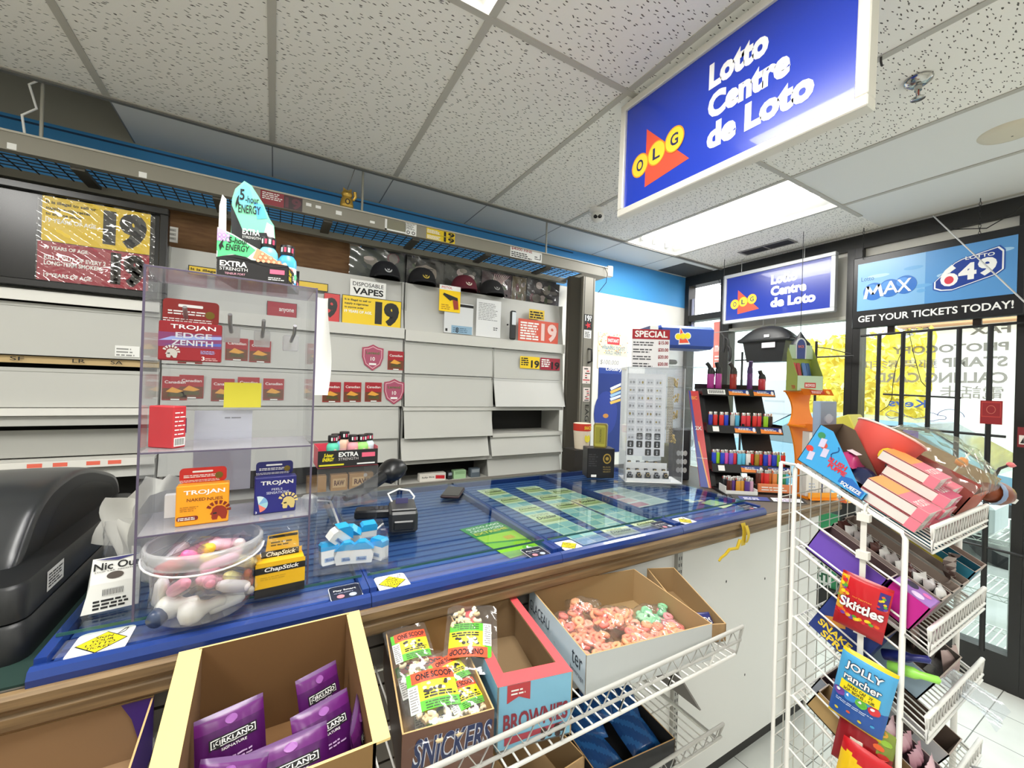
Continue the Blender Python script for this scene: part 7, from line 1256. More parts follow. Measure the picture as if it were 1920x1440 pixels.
# water carton with peach ring bags
GREYC = mat('#cfd3d6', .6)
def d_gl(q, w, d, h, hf):
    q.M = FACE('left', w, d, h); q.text('GLACEAU', d * .03, h * .45, d * .42, h * .72, mat('#3a3f48', .5), .0008, 0); q.text('ter', d * .8, h * .42, d * .95, h * .72, mat('#2a2f38', .5), .0008, 0); q.text('beverage', d * .78, h * .2, d * .97, h * .34, mat('#5a5f68', .5), .0008, 0)
    q.M = FR(0); q.rect(0, 0, w, hf, mat('#c4c8c8', .6), .0003)
GLM = place((.635, .716, SZ + .003), -8)
open_box('snack_box', 'large grey carton of peach candy bags on the wire shelf', GLM, .385, .315, .105, GREYC, mat('#a58a62', .9), hf=.095, deco=d_gl)
PE = [mat(c, .45) for c in ('#f09a7a', '#f2b083', '#ee8478', '#f4a890')]; PG = [mat(c, .45) for c in ('#8fd0a0', '#a8dcb0', '#f09aa0', '#7fc898')]
def candy_bag(M, w, h, n, pal, label, tall=.03):
    t = thing('candy_bag', label, 'bag', M, 'bags of fruit rings'); q = MB(); rr = random.Random(label)
    for k in range(n):
        x, y, z = rr.uniform(.012, w - .012), rr.uniform(.01, h * .85), rr.uniform(.008, tall); a, b = rr.uniform(0, 3), rr.uniform(-.8, .8)
        q.M = Matrix.Translation((x, y, z)) @ Matrix.Rotation(a, 4, 'Z') @ Matrix.Rotation(b, 4, 'X'); q.tube([(.0095 * cos(e), .0095 * sin(e), 0) for e in [2 * pi * i / 8 for i in range(8)]], .0062, pal[k % len(pal)], 6, closed=True)
    q.M = I4; tag(q.build('fruit_rings', t), kind='stuff')
    q = MB(); q.grid(lambda u, v: (-.005 + (w + .01) * u, -.005 + (h + .012) * v, .004 + (tall + .014) * sin(pi * u) ** .4 * sin(pi * v) ** .4 + .006 * sin(19 * u + 8 * v) * sin(14 * v + 6 * u)), 20, 16, clear('#ffffff', .2, .1, .05, 'candyfilm')); q.build('film', t); return t
for x, y, z, yaw, tl, w, h, n, pal, l in ((.02, .03, .006, 8, 6, .14, .12, 44, PE, 'peach ring bag at the front left of the grey carton'), (.15, .02, .006, -5, 6, .14, .12, 44, PE, 'peach ring bag at the front middle of the grey carton'), (.02, .13, .01, 14, 5, .13, .1, 34, PE, 'peach ring bag at the left of the grey carton'), (.13, .14, .014, -12, 6, .13, .09, 32, PE, 'peach ring bag at the middle of the grey carton'),
    (.245, .1, .012, -10, 8, .12, .1, 30, PG, 'green and pink candy bag at the right of the grey carton'), (.09, .235, .012, -25, 16, .1, .07, 14, PE, 'small peach ring bag standing up at the back of the grey carton'), (.26, .015, .006, 5, 5, .11, .1, 30, PE, 'peach ring bag at the front right of the grey carton')):
    candy_bag(GLM @ place((x, y, z + .008), yaw, tl), w, h, n, pal, l, .034)
open_box('snack_box', 'small brown open box at the right end of the wire shelf, behind the grey carton', place((1.035, .73, SZ + .003), -22), .1, .28, .085, CARD, CARDIN, hf=.05)
bag('blue_pack', 'dark blue candy pack in the small brown box at the shelf end', place((1.045, .735, SZ + .008), -22, 40), .08, .07, .012, lambda u, v: mat('#2a2f6e', .3), None, lambda q, w, h: (q.text('NERDS', w * .12, h * .5, w * .9, h * .75, WHITE, .001, .02), q.text('RAINBOW', w * .12, h * .22, w * .9, h * .42, mat('#c9c8e8', .4), .001, .02)))
# lower shelf
open_box('snack_box', 'black open box of blue packs on the lower wire shelf', place((.71, .75, .643), -5), .26, .26, .075, mat('#1d1d20', .5), mat('#2a2a2d', .8))
for k, l in enumerate(('front left', 'front right', 'back left', 'back right', 'middle')): bag('blue_pack', 'shiny dark blue pack at the %s of the black box on the lower shelf' % l, place((.74 + .12 * (k % 2) + (.05 if k == 4 else 0), .77 + .1 * (k // 2) - (.05 if k == 4 else 0), .665 + .012 * k), 10 - 13 * k, 14), .1, .12, .02, lambda u, v: mat('#1f4f8f' if (u + v) % .5 < .3 else '#2a6ab0', .2), 'blue packs in the black box')
open_box('snack_box', 'brown cardboard box under the counter at the bottom edge of the photo', place((.5, .76, .643), 4), .19, .26, .11, CARD, CARDIN)
q = MB(); q.raw([(0, 0, 0), (.3, 0, 0), (.3, .006, 0), (0, .006, 0), (0, 0, .2), (.03, 0, .2), (.03, .006, .2), (0, .006, .2)], [(0, 1, 5, 4), (3, 7, 6, 2), (0, 4, 7, 3), (1, 2, 6, 5), (4, 5, 6, 7), (0, 3, 2, 1)], mat('#8d8a86', .5)); tag(q.build('shelf_bracket', at=place((1.09, 1.04, .74), -90)), 'grey metal shelf bracket under the right end of the wire shelf', 'bracket')
# ================================================================ white wire rack at the right
RX, RW, RYB, RYF = 1.25, .415, .585, .36
t = thing('wire_rack', 'white wire candy rack with sloping shelves at the right front of the counter', 'rack', (RX, RYF, 0)); RK = t
dB = RYB - RYF; S_ = .52; SL = V((0, 1, S_)).normalized()
q = MB(); q.tube([(0, dB, 0), (0, dB, 1.455), (0, dB - .004, 1.466), (0, 0, 1.353), (0, -.006, 1.34), (0, -.004, 0)], .006, WIREW, 8); q.build('side_frame', t)
for z in [.16 + .072 * k for k in range(17)]: 
    q = MB(); q.wire((0, dB, z + .03), (0, -.004, z + .03 - S_ * dB * .95), .0026, WIREW) if z + .03 - S_ * dB > .02 else None
    if q.f: q.build('side_wire', t)
q = MB(); q.tube([(RW, dB, 0), (RW, dB, 1.45), (RW, 0, 1.34), (RW, 0, 0)], .007, WIREW, 8); q.build('side_frame', t)
for z in [.16 + .2 * k for k in range(6)]: q = MB(); q.wire((RW, dB, z + .03), (RW, 0, z + .03 - S_ * dB * .95), .003, WIREW) if z > .2 else None; q.build('side_wire', t) if q.f else None
q = MB(); q.wire((-.05, dB + .012, 0), (-.05, dB + .012, 1.474), .005, WIREW, 8); q.wire((RW + .02, dB + .012, 0), (RW + .02, dB + .012, 1.474), .005, WIREW, 8)
GRW = mat('#cfcec6', .4)
for k in range(29): q.wire((-.05, dB + .012, .03 + .05 * k), (RW + .02, dB + .012, .03 + .05 * k), .0015 if k % 4 else .0022, GRW, 5)
for k in range(1, 8): q.wire((-.05 + .06 * k, dB + .016, .02), (-.05 + .06 * k, dB + .016, 1.46), .0015, GRW, 5)
q.tube([(-.05, dB + .012, 1.474), (-.03, dB, 1.47), (0, dB, 1.466)], .004, WIREW, 6); q.build('back_grid', t)
RZ = (1.327, 1.105, .915, .70, .42); RYL = .31
for i, zf in enumerate(RZ):
    q = MB(); o = V((0, RYL - RYF, zf)); L_ = .30
    for k in range(int(RW / .021) + 1): x = .004 + .021 * k; q.wire(o + V((x, 0, 0)), o + V((x, 0, 0)) + SL * L_, .0019, WIREW, 5)
    for s in (.0, .1, .2, .3): q.wire(o + V((0, 0, -.003)) + SL * s, o + V((RW, 0, -.003)) + SL * s, .003, WIREW, 6)
    for x in (.0, RW): q.tube([o + V((x, 0, 0)) + SL * L_, o + V((x, 0, 0)), o + V((x, 0, .052))], .0045, WIREW, 7)
    q.wire(o + V((0, 0, .052)), o + V((RW, 0, .052)), .0052, WIREW, 8); q.wire(o + V((0, 0, .012)), o + V((RW, 0, .012)), .004, WIREW, 7)
    q.tube([o + V((RW * k / 40, 0, .05 if k % 2 else .014)) for k in range(41)], .002, WIREW, 5); q.build('shelf', t)
def RF(i, x=0, s=0, lift=.0078):
    """frame lying on shelf i: x along the lip, y up the slope, z off the deck"""
    n = V((0, -S_, 1)).normalized(); p = V((RX + x, RYL, RZ[i])) + SL * s + n * lift
    return frame(p, (1, 0, 0), SL)
def long_box(i, x, s, w, d, h, col, label, inner=None, deco=None, hf=None, name='candy_box', yaw=0):
    return open_box(name, label, RF(i, x, s) @ Matrix.Rotation(radians(yaw), 4, 'Z'), w, d, h, mat(col, .5), inner or mat('#9a8a80', .8), deco=deco, hf=hf, edge=mat('#b8aaa0', .7))
# top shelf
T = thing('candy_display', 'blue slush squeeze candy display box at the left of the top rack shelf', 'display box', RF(0, .012, .15)); w, d, h = .13, .165, .115
SB = mat('#3f9fd8', .45); q = MB(); bk = mat('#5a4a3a', .8)
side = [(0, 0), (d, 0), (d, h), (d * .8, h), (d * .1, .022), (0, .022)]
for x0 in (0, w - .0015): q.raw([(x0 + a, y, z) for a in (0, .0015) for y, z in side], [tuple(range(6))[::-1], tuple(range(6, 12))] + [(i, (i + 1) % 6, 6 + (i + 1) % 6, 6 + i) for i in range(6)], SB if x0 == 0 else bk)
q.box(0, w, 0, d, 0, .0015, bk); q.box(0, w, d - .0015, d, 0, h, bk); q.box(0, w, 0, .0015, 0, .02, SB)
q.M = FACE('left', w, d, h); q.poly([(d * .62, h * .08), (d * .96, h * .02), (d * .97, h * .17), (d * .75, h * .3), (d * .62, h * .24)], mat('#2a6ab8', .4), .0004)
q.text('SQUEEZE', d * .66, h * .05, d * .94, h * .15, WHITE, .001, .03); q.text('SLUSH', d * .36, h * .36, d * .62, h * .48, mat('#d8323c', .4), .001, .04); q.text('PUPPIE', d * .4, h * .24, d * .66, h * .35, mat('#d8323c', .4), .001, .04)
for cx, cz, c in ((.1, .8, '#3f8a5a'), (.2, .62, '#c8503c'), (.06, .4, '#d8443c')): q.disc(d * cx, h * cz, d * .055, h * .075, mat(c, .4), .0006); q.poly([(d * (cx + .02), h * (cz - .05)), (d * (cx + .1), h * (cz - .02)), (d * (cx + .12), h * (cz - .22)), (d * (cx + .04), h * (cz - .26))], mat('#c9c4dc', .4), .0008)
q.tube([(d * (.38 + .03 * sin(k)), h * (.75 - .045 * k), .0008) for k in range(8)], .0012, mat('#20508a', .4), 4); q.build('carton', T)
def goods(name, label, M, fn, cat='candy'): q = MB(); fn(q); return tag(q.build(name, at=M), label, cat)
goods('candy_pouch', 'dark navy candy pouch beside the blue slush display', RF(0, .055, .16, .03), lambda q: q.grid(lambda u, v: (.085 * u, .075 * v, .03 * sin(pi * u) * sin(pi * v) + .003 * sin(21 * u)), 10, 8, mat('#1f2748', .25)))
goods('candy_pouch', 'dark pink candy pouch behind the navy pouch on the top rack shelf', RF(0, .06, .215, .05), lambda q: (q.grid(lambda u, v: (.08 * u, .06 * v, .028 * sin(pi * u) * sin(pi * v)), 10, 8, mat('#b83a72', .25)), q.rect(.02, .015, .055, .04, mat('#e8d8e0', .3), .03)))
goods('candy_pouch', 'silver and maroon candy wrapper standing by the pink wafer boxes', RF(0, .145, .15, .03) @ Matrix.Rotation(radians(60), 4, 'X'), lambda q: q.grid(lambda u, v: (.05 * u, .085 * v, .008 * sin(9 * u + 7 * v)), 10, 12, lambda u, v: mat('#5a3a40' if (int(u * 5) + int(v * 6)) % 2 else '#a59a9c', .3)))
t = thing('card_box', 'grey blue card box standing upright at the back of the top rack shelf', 'box', RF(0, .1, .315, .0) @ Matrix.Rotation(radians(62), 4, 'X')); q = MB(); q.rbox(0, .1, 0, .17, 0, .02, mat('#7f8fa5', .5), .002); q.M = Matrix.Translation((0, 0, .02))
for k in range(8): q.disc(.03 + .04 * (k % 2), .03 + .03 * (k // 2), .011, .008, mat('#9aa8bc', .5), .0004, 10)
q.disc(.05, .12, .022, .014, mat('#b0bccc', .5), .0006); q.build('carton', t)
t = thing('candy_cup', 'large coral red paper cup lying on the top rack shelf', 'cup', RF(0, .222, .235, .09) @ Matrix.Rotation(radians(-4), 4, 'X') @ Matrix.Rotation(radians(20), 4, 'Y')); CR = mat('#d9564c', .45)
q = MB(); q.lathe([(.001, -.07), (.058, -.07), (.078, .05)], CR, 28, cap=False); q.lathe([(.0775, .05), (.057, -.068), (.001, -.068)], mat('#f2a79c', .5), 28, cap=False); q.build('wall', t); q = MB(); q.tube([(.0785 * cos(a), .0785 * sin(a), .05) for a in [2 * pi * i / 28 for i in range(28)]], .003, mat('#f8d0c8', .4), 6, closed=True); q.build('rim', t)
q = MB(); q.W = lambda p: (p[0], p[1], p[2])
for a, c in ((-2.2, '#e88a2c'), (-1.7, '#f0a03a'), (-2.6, '#e8c83a')): q.M = frame((.069 * cos(a), .069 * sin(a), -.015), (-sin(a), cos(a), 0), (.14 * cos(a), .14 * sin(a), 1)); q.disc(0, 0, .018, .02, mat(c, .45), .001, 12)
q.build('print', t)
PK = mat('#e5798a', .45); PKM = mat('#c41f5c', .4); PKO = mat('#f0a05a', .45); WB = mat('#d9d3cd', .5)
def wafer(x, s, lift, label, tone=0, yaw=0, d=.125):
    t = thing('wafer_box', label, 'box', RF(0, x, s + .014, lift + .004) @ Matrix.Rotation(radians(yaw), 4, 'Z'), 'pink wafer boxes'); w, h = .082, .027; q = MB(); q.rbox(0, w, 0, d, 0, h, WB, .001)
    q.M = FACE('top', w, d, h); q.rect(.001, .001, w - .001, d - .001, PK if tone != 1 else PKM, .0004); q.rect(.001, d * .5, w - .001, d - .001, PKO if tone == 0 else PK, .0007); q.text('POCKY', w * .15, d * .15, w * .85, d * .3, WHITE, .001, .01)
    q.M = FR(0); q.rect(.0, .0, w, h, WB, .0003); q.rect(w * .55, .0, w, h, PKM if tone == 1 else PK, .0006); q.text('Pocky', w * .62, h * .3, w * .95, h * .7, WHITE, .001, .02); q.lines(w * .05, h * .2, w * .4, h * .8, 3, mat('#a9a29c', .5), .0007); q.M = FACE('left', w, d, h); q.rect(0, 0, d, h * .08, mat('#8a2030', .5), .0004); q.rect(0, h * .92, d, h, mat('#8a2030', .5), .0004); q.rect(d * .82, 0, d, h, PK, .0006); q.build('carton', t)
wafer(.02, .03, .004, 'bottom pink wafer box of the left stack on the top rack shelf', 0); wafer(.02, .03, .032, 'upper pink wafer box of the left stack, orange at its far end', 0)
wafer(.105, .02, .004, 'bottom pink wafer box of the middle stack on the top rack shelf', 1); wafer(.106, .025, .032, 'second pink wafer box of the middle stack', 0, 0, .135); wafer(.107, .03, .06, 'third pink wafer box of the middle stack with a magenta end', 1, 0, .13); wafer(.108, .065, .088, 'topmost pink wafer box of the middle stack, orange topped', 0, 0, .12)
wafer(.195, .035, .004, 'bottom pink wafer box of the right stack', 2); wafer(.196, .04, .032, 'middle pink wafer box of the right stack', 2); wafer(.196, .05, .06, 'top pink wafer box of the right stack beside the clear lined box', 2)
t = thing('lined_box', 'open tan box with a big clear plastic liner on the top rack shelf', 'box', RF(0, .312, .045)); w, d, h = .19, .25, .1
q = MB(); q.box(0, w, 0, d, 0, .003, CARD); q.box(0, .003, 0, d, 0, h, mat('#8d4038', .6)); q.box(w - .003, w, 0, d, 0, h, CARD); q.box(0, w, 0, .003, 0, h * .6, mat('#b0543c', .6)); q.box(0, w, d - .003, d, 0, h, CARD); q.build('carton', t)
q = MB(); q.grid(lambda u, v: (-.006 + (w + .012) * u, -.01 + (d + .02) * v, h * .75 + .085 * sin(pi * u) ** .5 * sin(pi * v) ** .5 + .008 * sin(23 * u + 9 * v) * sin(17 * v) + .004 * sin(51 * u - 20 * v)), 30, 30, clear('#fbfff6', .24, .1, .06, 'liner')); q.build('plastic_liner', t)
q = MB(); rr = random.Random(4)
for k in range(16): q.M = Matrix.Translation((rr.uniform(.03, w - .03), rr.uniform(.03, d - .03), .03 + .04 * rr.random())) @ Matrix.Rotation(rr.uniform(0, 6), 4, 'Z') @ Matrix.Rotation(rr.uniform(-.6, .6), 4, 'X'); q.grid(lambda u, v: (.06 * (u - .5), .04 * (v - .5), .016 * sin(pi * u) * sin(pi * v)), 6, 5, mat(('#7f95a0', '#b8a890', '#6a7a80', '#c8c0b0', '#8fa898', '#a06a58')[k % 6], .3))
tag(q.build('wrapped_sweets', t), kind='stuff')
goods('yellow_box', 'yellow green box standing at the back behind the clear lined box', RF(0, .29, .31, .0) @ Matrix.Rotation(radians(40), 4, 'X'), lambda q: (q.rbox(0, .09, 0, .12, 0, .06, mat('#c4bf4a', .5), .003), q.rect(.01, .01, .06, .05, mat('#c8503c', .5), .0605)), 'box')
# toy bull at the right end
t = thing('toy_bull', 'brown plastic toy bull head with a curved horn by the lined box', 'toy', RF(0, .53, .04, .06) @ Matrix.Rotation(radians(-20), 4, 'Z')); BRN = mat('#7a3a1c', .35)
q = MB(); q.lathe([(.001, -.05), (.022, -.045), (.03, -.02), (.034, .01), (.028, .035), (.012, .05), (.001, .052)], BRN, 16); q.build('head', t); t.matrix_world = t.matrix_world @ Matrix.Rotation(radians(90), 4, 'Y')
q = MB(); q.tube([(-.02, .025, .02), (-.035, .04, .03), (-.055, .05, .045), (-.07, .05, .065)], .006, mat('#26201c', .4), 7, r1=.003); q.build('horn', t); q = MB(); q.lathe([(.001, -.02), (.007, -.01), (.008, 0), (.001, .02)], mat('#e8787a', .4), 10); q.build('horn_tip', t).location = (-.074, .05, .075)
q = MB(); q.lathe([(.034, -.03), (.036, -.02), (.035, -.012)], mat('#7f95b8', .4), 16, cap=False); q.build('collar', t); q = MB(); q.box(-.004, .01, -.026, -.02, .03, .05, WHITE); q.build('teeth', t)
goods('orange_topper', 'small orange topper on a stick above the clear lined box', RF(0, .44, .12, .1), lambda q: (q.lathe([(.001, 0), (.012, .004), (.014, .014), (.008, .026), (.001, .028)], mat('#e88a2c', .4), 12), q.wire((0, 0, .026), (0, 0, .06), .0025, WHITE), q.wire((0, 0, 0), (0, 0, -.09), .0025, WHITE)), 'topper')
# second shelf
def sweets(i, x, s, w, d, n, cols, label, z=.03, group=None, size=(.05, .028)):
    for k in range(n):
        q = MB(); rr = random.Random(label + str(k)); q.grid(lambda u, v: (size[0] * (u - .5), size[1] * (v - .5) * (1 + .3 * abs(2 * u - 1)), .012 * sin(pi * u) * sin(pi * v) + .003 * sin(30 * u + k)), 10, 6, mat(cols[k % len(cols)], .22)); q.grid(lambda u, v: (size[0] * (.5 - u), size[1] * (v - .5), -.008 * sin(pi * u) * sin(pi * v)), 6, 5, mat(cols[k % len(cols)], .22))
        tag(q.build('wrapped_candy', at=RF(i, x, s + d * (k + .5) / n, z) @ Matrix.Rotation(rr.uniform(-.3, .3), 4, 'Z') @ Matrix.Rotation(radians(55), 4, 'X')), '%s, %s from the lip' % (label, ORD[k]), 'candy', group)
long_box(1, .009, .045, .067, .075, .075, '#b81a86', 'magenta box at the left front of the second rack shelf', mat('#b88ab8', .7), lambda q, w, d, h, hf: (q.raw([(0, 0, h), (w, 0, h), (w, d, h), (0, d, h)], [(0, 1, 2, 3)], mat('#9a6ab8', .5)), q.disc(.02, .03, .012, .012, mat('#e0c8ea', .5), h + .0005), q.disc(.05, .05, .014, .012, mat('#2c2440', .5), h + .0007), q.disc(.045, .02, .008, .008, mat('#e868b0', .5), h + .0006)))
long_box(1, .009, .125, .065, .16, .07, '#6a4ab0', 'purple box at the left back of the second rack shelf', mat('#4a3638', .8))
long_box(1, .078, .045, .07, .24, .078, '#8a7c78', 'grey brown tray of silver wrapped chocolates on the second rack shelf', mat('#4d3230', .8)); sweets(1, .112, .05, .06, .23, 12, ('#d8d6d4', '#b8b0b0', '#e4e2e0', '#5a3430'), 'silver wrapped chocolate in the grey brown tray', .082, 'silver wrapped chocolates')
long_box(1, .152, .045, .06, .245, .08, '#8f8a86', 'first plain grey tray on the second rack shelf'); long_box(1, .215, .045, .055, .245, .085, '#9a9894', 'second plain grey tray on the second rack shelf, beside the teal box')
long_box(1, .272, .048, .06, .245, .11, '#1f7088', 'teal box with a yellow panel on the second rack shelf', mat('#1a5a70', .7), lambda q, w, d, h, hf: (setattr(q, 'M', FACE('left', w, d, h)), q.rect(d * .3, h * .45, d * .78, h * .85, mat('#c8b83a', .5), .0006), q.lines(d * .35, h * .55, d * .7, h * .62, 1, INK, .001), q.text('milk', d * .84, h * .55, d * .96, h * .75, WHITE, .001)))
long_box(1, .336, .05, .067, .242, .1, '#b09a90', 'beige box at the right end of the second rack shelf', mat('#a08a80', .8))
goods('brown_wrapper', 'crumpled brown snack wrapper at the lip of the second rack shelf', RF(1, .2, .07, .075) @ Matrix.Rotation(radians(70), 4, 'X'), lambda q: q.grid(lambda u, v: (.05 * u, .07 * v, .01 * sin(8 * u + 6 * v)), 8, 10, lambda u, v: mat('#5a4440' if (int(u * 4) + int(v * 5)) % 2 else '#a89a94', .3)))
# third shelf
long_box(2, .009, .15, .075, .12, .115, '#23357a', 'dark blue snake spray box at the left of the third rack shelf', mat('#3a2420', .8), lambda q, w, d, h, hf: (setattr(q, 'M', FACE('left', w, d, h)), q.rect(0, 0, d, h, mat('#22367c', .5), .0004), q.poly([(d * .1, h * .45), (d * .4, h * .75), (d * .5, h * .55), (d * .3, h * .35)], mat('#c88a3a', .5), .0007), q.text('SNAKE', d * .1, h * .2, d * .75, h * .36, mat('#f2d23a', .5), .001, .03), q.text('SPRAY', d * .25, h * .02, d * .95, h * .18, mat('#f2d23a', .5), .001, .03)))
goods('candy_spray', 'lime green candy spray stick in front of the snake spray box', RF(2, .03, .12, .06) @ Matrix.Rotation(radians(50), 4, 'X'), lambda q: q.lathe([(.001, 0), (.012, .004), (.012, .05), (.008, .06), (.008, .09), (.001, .094)], mat('#9ae05a', .3), 14))
goods('candy_spray', 'dark blue candy spray stick beside the lime green one', RF(2, .055, .14, .06) @ Matrix.Rotation(radians(40), 4, 'X'), lambda q: q.lathe([(.001, 0), (.012, .004), (.012, .05), (.008, .06), (.008, .09), (.001, .094)], mat('#2a2f7a', .3), 14))
t = thing('candy_tub', 'clear round lidded tub above the snake spray box on the third rack shelf', 'tub', RF(2, .075, .23, .08)); q = MB(); q.lathe([(.045, 0), (.055, .06)], clear('#e0e4e6', .15, .1, .2, 'tub'), 24, cap=False); q.build('wall', t); q = MB(); q.lathe([(.058, .06), (.058, .072), (.001, .074)], mat('#8d8a80', .4), 24); q.build('lid', t)
long_box(2, .09, .05, .19, .235, .07, '#9fb4c4', 'clear blue candy tray with a dark red emblem on the third rack shelf', mat('#5a5450', .7), lambda q, w, d, h, hf: (setattr(q, 'M', FR(0)), q.rrect(w * .1, h * .2, w * .55, h * .85, .01, mat('#7a4a58', .5), .0006), q.text('FRUITS', w * .15, h * .4, w * .5, h * .65, mat('#d8c0c8', .5), .001, .02), q.disc(w * .75, h * .5, .018, .022, mat('#a83a48', .5), .0008)))
sweets(2, .28, .04, .08, .2, 5, ('#c8b0ac', '#e8e4e2', '#b09890'), 'rosy silver candy pack at the right of the third rack shelf', .05, 'rosy silver packs', (.09, .05))
long_box(2, .32, .1, .085, .18, .11, '#5a4638', 'dark brown open box at the right back of the third rack shelf')
goods('plastic_wrap', 'loose sheet of clear plastic lying at the lip of the third rack shelf', RF(2, .18, -.01, .02), lambda q: q.grid(lambda u, v: (.11 * u + .03 * v, .14 * v - .05, .012 * sin(7 * u + 5 * v) + .01), 10, 12, clear('#e8f0f8', .2, .1, .25, 'wrap')), 'plastic')
# fourth shelf
long_box(3, .009, .07, .058, .2, .06, '#a88a5a', 'low brown carton at the left of the fourth rack shelf', CARDIN)
long_box(3, .07, .045, .1, .245, .05, '#8f98a8', 'grey box of pink wrapped candies on the fourth rack shelf', mat('#7a6a70', .7)); sweets(3, .12, .015, .08, .25, 9, ('#d8a8b4', '#e4bcc4', '#c898a6'), 'pink wrapped candy in the grey box', .056, 'pink wrapped candies', (.085, .036))
long_box(3, .2, .05, .1, .235, .07, '#c8c8ca', 'white tray with round holes beside the pink candies on the fourth shelf', mat('#6a5a50', .7), lambda q, w, d, h, hf: (setattr(q, 'M', FACE('left', w, d, h)), q.disc(d * .3, h * .6, .018, .014, mat('#5a5048', .6), .0006), q.disc(d * .65, h * .6, .022, .014, mat('#5a5048', .6), .0006)))
goods('grey_card', 'grey cardboard flap sticking out over the lip of the fourth rack shelf', RF(3, .25, -.03, .05) @ Matrix.Rotation(radians(-30), 4, 'Z'), lambda q: q.box(0, .16, 0, .05, 0, .004, mat('#8d8d8f', .7)), 'card')
goods('silver_wrapper', 'crumpled silver wrapper at the front of the fourth rack shelf', RF(4, .03, .06, .16), lambda q: q.grid(lambda u, v: (.06 * u, .1 * v, .02 * sin(pi * u) + .006 * sin(15 * u + 12 * v)), 10, 12, mat('#d8dadc', .2, .3)))
# clip strip with hanging candy bags
CXr = RX - .014
t = thing('clip_strip', 'white plastic clip strip hanging from the left side of the wire rack', 'clip strip', (CXr, .425, 1.385)); q = MB(); q.box(-.0015, .0, -.006, .006, -.75, -.0, mat('#dcdad2', .5)); q.build('strip', t)
for k in range(8): q = MB(); q.prism([(-.008, -.012), (.008, -.012), (.008, .012), (-.008, .012)], -.012 - .09 * k - .012, -.09 * k - .006, mat('#e2e0d8', .5)); q.M = I4; q.build('clip', t).location = (-.0, 0, 0)
q = MB(); q.tube([(0, 0, -.005), (.004, 0, .012), (.014, 0, .016), (.018, 0, .004)], .003, mat('#dcdad2', .5), 6); q.build('hook', t)
def hang(z1, h, y0, y1, dz): # frame facing -X, slightly turned to the aisle
    w = y0 - y1; return frame((CXr - .012, y0, z1 - h), (.12, -1, -.12 + dz), (-.04, 0, 1)), w
SK_R = mat('#c41a24', .25); SK_D = mat('#8f1420', .3)
def c_sk(u, v): return mat('#a8141e', .3) if v < .22 or v > .95 else (mat('#e0a02c', .3) if u < .17 and v > .3 else SK_R)
def d_sk(q, w, h):
    rr = random.Random(8); cs = ('#e8b02a', '#e8641e', '#5aa83a', '#6a3a9a', '#d82a34', '#f0d02a')
    for k in range(24): q.disc(w * rr.uniform(.03, .2), h * rr.uniform(.4, .92), w * .05, w * .045, mat(cs[k % 6], .3), .0008 + .0001 * k, 10)
    for k in range(22): u = rr.uniform(.1, .95); q.disc(w * u, h * (.3 + .06 * rr.random() - .05 * sin(pi * u)), w * .05, w * .042, mat(cs[(k * 5) % 6], .3), .0008 + .0001 * k, 10)
    q.rect(w * .78, h * .6, w * .97, h * .9, mat('#3a2a7a', .3), .0006)
    for k in range(10): q.disc(w * rr.uniform(.8, .95), h * rr.uniform(.62, .88), w * .035, w * .03, mat(cs[k % 6], .3), .0012 + .0001 * k, 9)
    q.text('Skittles', w * .07, h * .4, w * .95, h * .6, mat('#7a0f18', .3), .0036, .05); q.text('Skittles', w * .08, h * .41, w * .94, h * .59, WHITE, .0042, .03); q.text('original', w * .3, h * .63, w * .68, h * .66, mat('#e8a03a', .3), .003)
M_, w_ = hang(1.24, .14, .478, .368, -.03)
bag('candy_pouch', 'red Skittles bag hanging from the clip strip', M_ @ Matrix.Scale(.74, 4), .128, .185, .018, c_sk, 'candy bags on the clip strip', d_sk)
def c_jr(u, v): return mat('#e8c820', .3) if v < .06 or v > .94 else (mat('#2456a8', .3) if v < .42 else mat('#4fa8dc', .3))
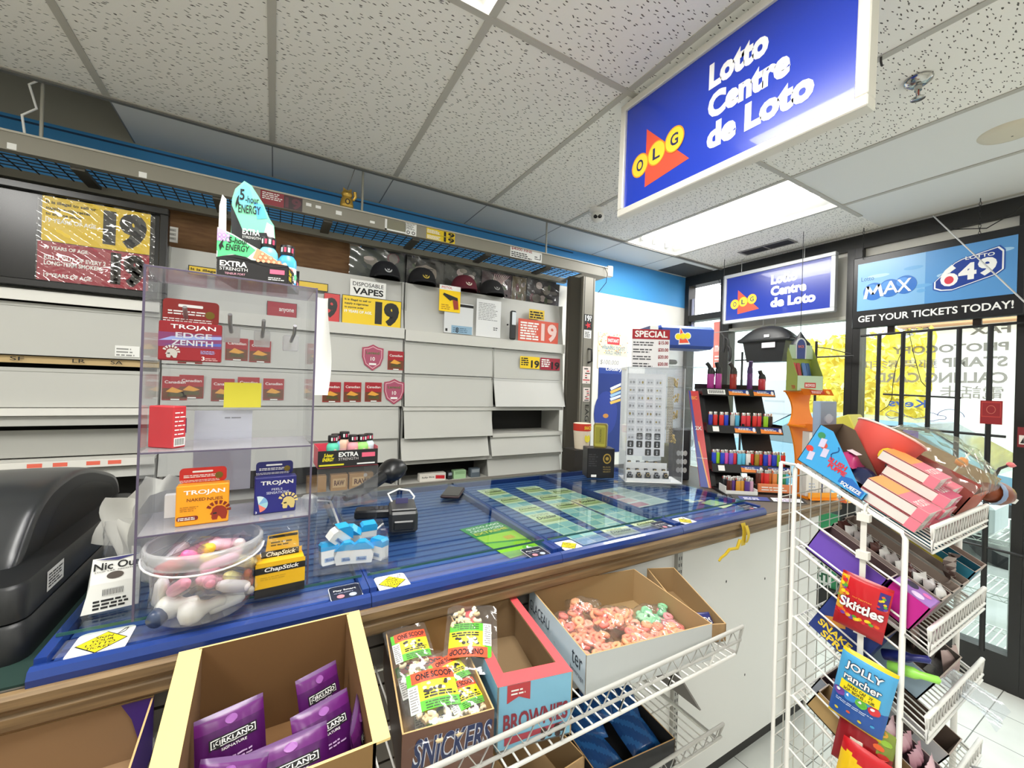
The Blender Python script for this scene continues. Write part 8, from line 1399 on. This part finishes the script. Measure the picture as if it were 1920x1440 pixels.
def d_jr(q, w, h):
    q.text('JOLLY', w * .12, h * .74, w * .82, h * .88, mat('#16284f', .3), .0034, .06); q.text('JOLLY', w * .13, h * .75, w * .81, h * .87, WHITE, .004, .02); q.text('rancher', w * .14, h * .61, w * .84, h * .73, mat('#16284f', .3), .0034, .06); q.text('rancher', w * .15, h * .62, w * .83, h * .72, WHITE, .004, .02)
    q.rect(w * .12, h * .46, w * .84, h * .59, YEL2, .0025); q.text('HARD CANDY', w * .26, h * .53, w * .72, h * .575, INK, .0032, .02); q.text('BONBONS DURS', w * .18, h * .475, w * .8, h * .515, INK, .0032, .02)
    for cx, c in ((.14, '#7a4aa0'), (.34, '#3f8fd8'), (.55, '#5fb83a'), (.78, '#d8323c')): q.disc(w * cx, h * .4, w * .11, h * .06, mat(c, .15), .002, 16); q.disc(w * (cx - .03), h * .42, w * .04, h * .02, mat('#f0f0f4', .2), .0028, 10)
    q.lines(w * .1, h * .27, w * .85, h * .32, 2, mat('#c8d8f0', .3), .002)
    for k, c in enumerate(('#e8d23a', '#d8583a', '#e8d23a', '#3fa0d8')): q.disc(w * (.15 + .22 * k), h * (.14 + .04 * (k % 2)), w * .04, h * .02, mat(c, .3), .0015, 8)
M_, w_ = hang(1.056, .178, .482, .366, -.05)
M_ = M_ @ Matrix.Scale(.79, 4)
def c_ls(u, v): return mat('#8a1820', .3) if v < .2 else (mat('#7f8f3a', .3) if v > .6 and u > .7 else SK_D)
M2, w2 = hang(.89, .13, .478, .362, -.03)
M2 = M2 @ Matrix.Scale(.85, 4)
M2 = Matrix.Translation((.014, 0, 0)) @ M2
bag('candy_pouch', 'dark red candy bag mostly hidden behind the blue JOLLY rancher bag', M2, .122, .17, .014, c_ls, 'candy bags on the clip strip', lambda q, w, h: [q.disc(w * (.75 + .1 * (k % 2)), h * (.95 - .12 * k), w * .1, h * .05, mat(('#d8a03a', '#8fb83a', '#e0602a', '#c83a3a')[k % 4], .3), .001 + .0001 * k, 10) for k in range(6)])
bag('candy_pouch', 'blue JOLLY rancher hard candy bag hanging from the clip strip', M_, .13, .225, .02, c_jr, 'candy bags on the clip strip', d_jr)
def c_rb(u, v): return mat('#f0c41c', .3) if v < .8 + .05 * sin(9 * u) else mat('#c41a24', .3)
M_, w_ = hang(.842, .17, .472, .36, -.03)
M_ = M_ @ Matrix.Scale(.85, 4)
bag('candy_pouch', 'red and yellow candy bag at the foot of the clip strip', M_, .12, .2, .018, c_rb, 'candy bags on the clip strip', lambda q, w, h: q.text('gummies', w * .1, h * .3, w * .8, h * .42, mat('#d88a1c', .3), .002, .02))
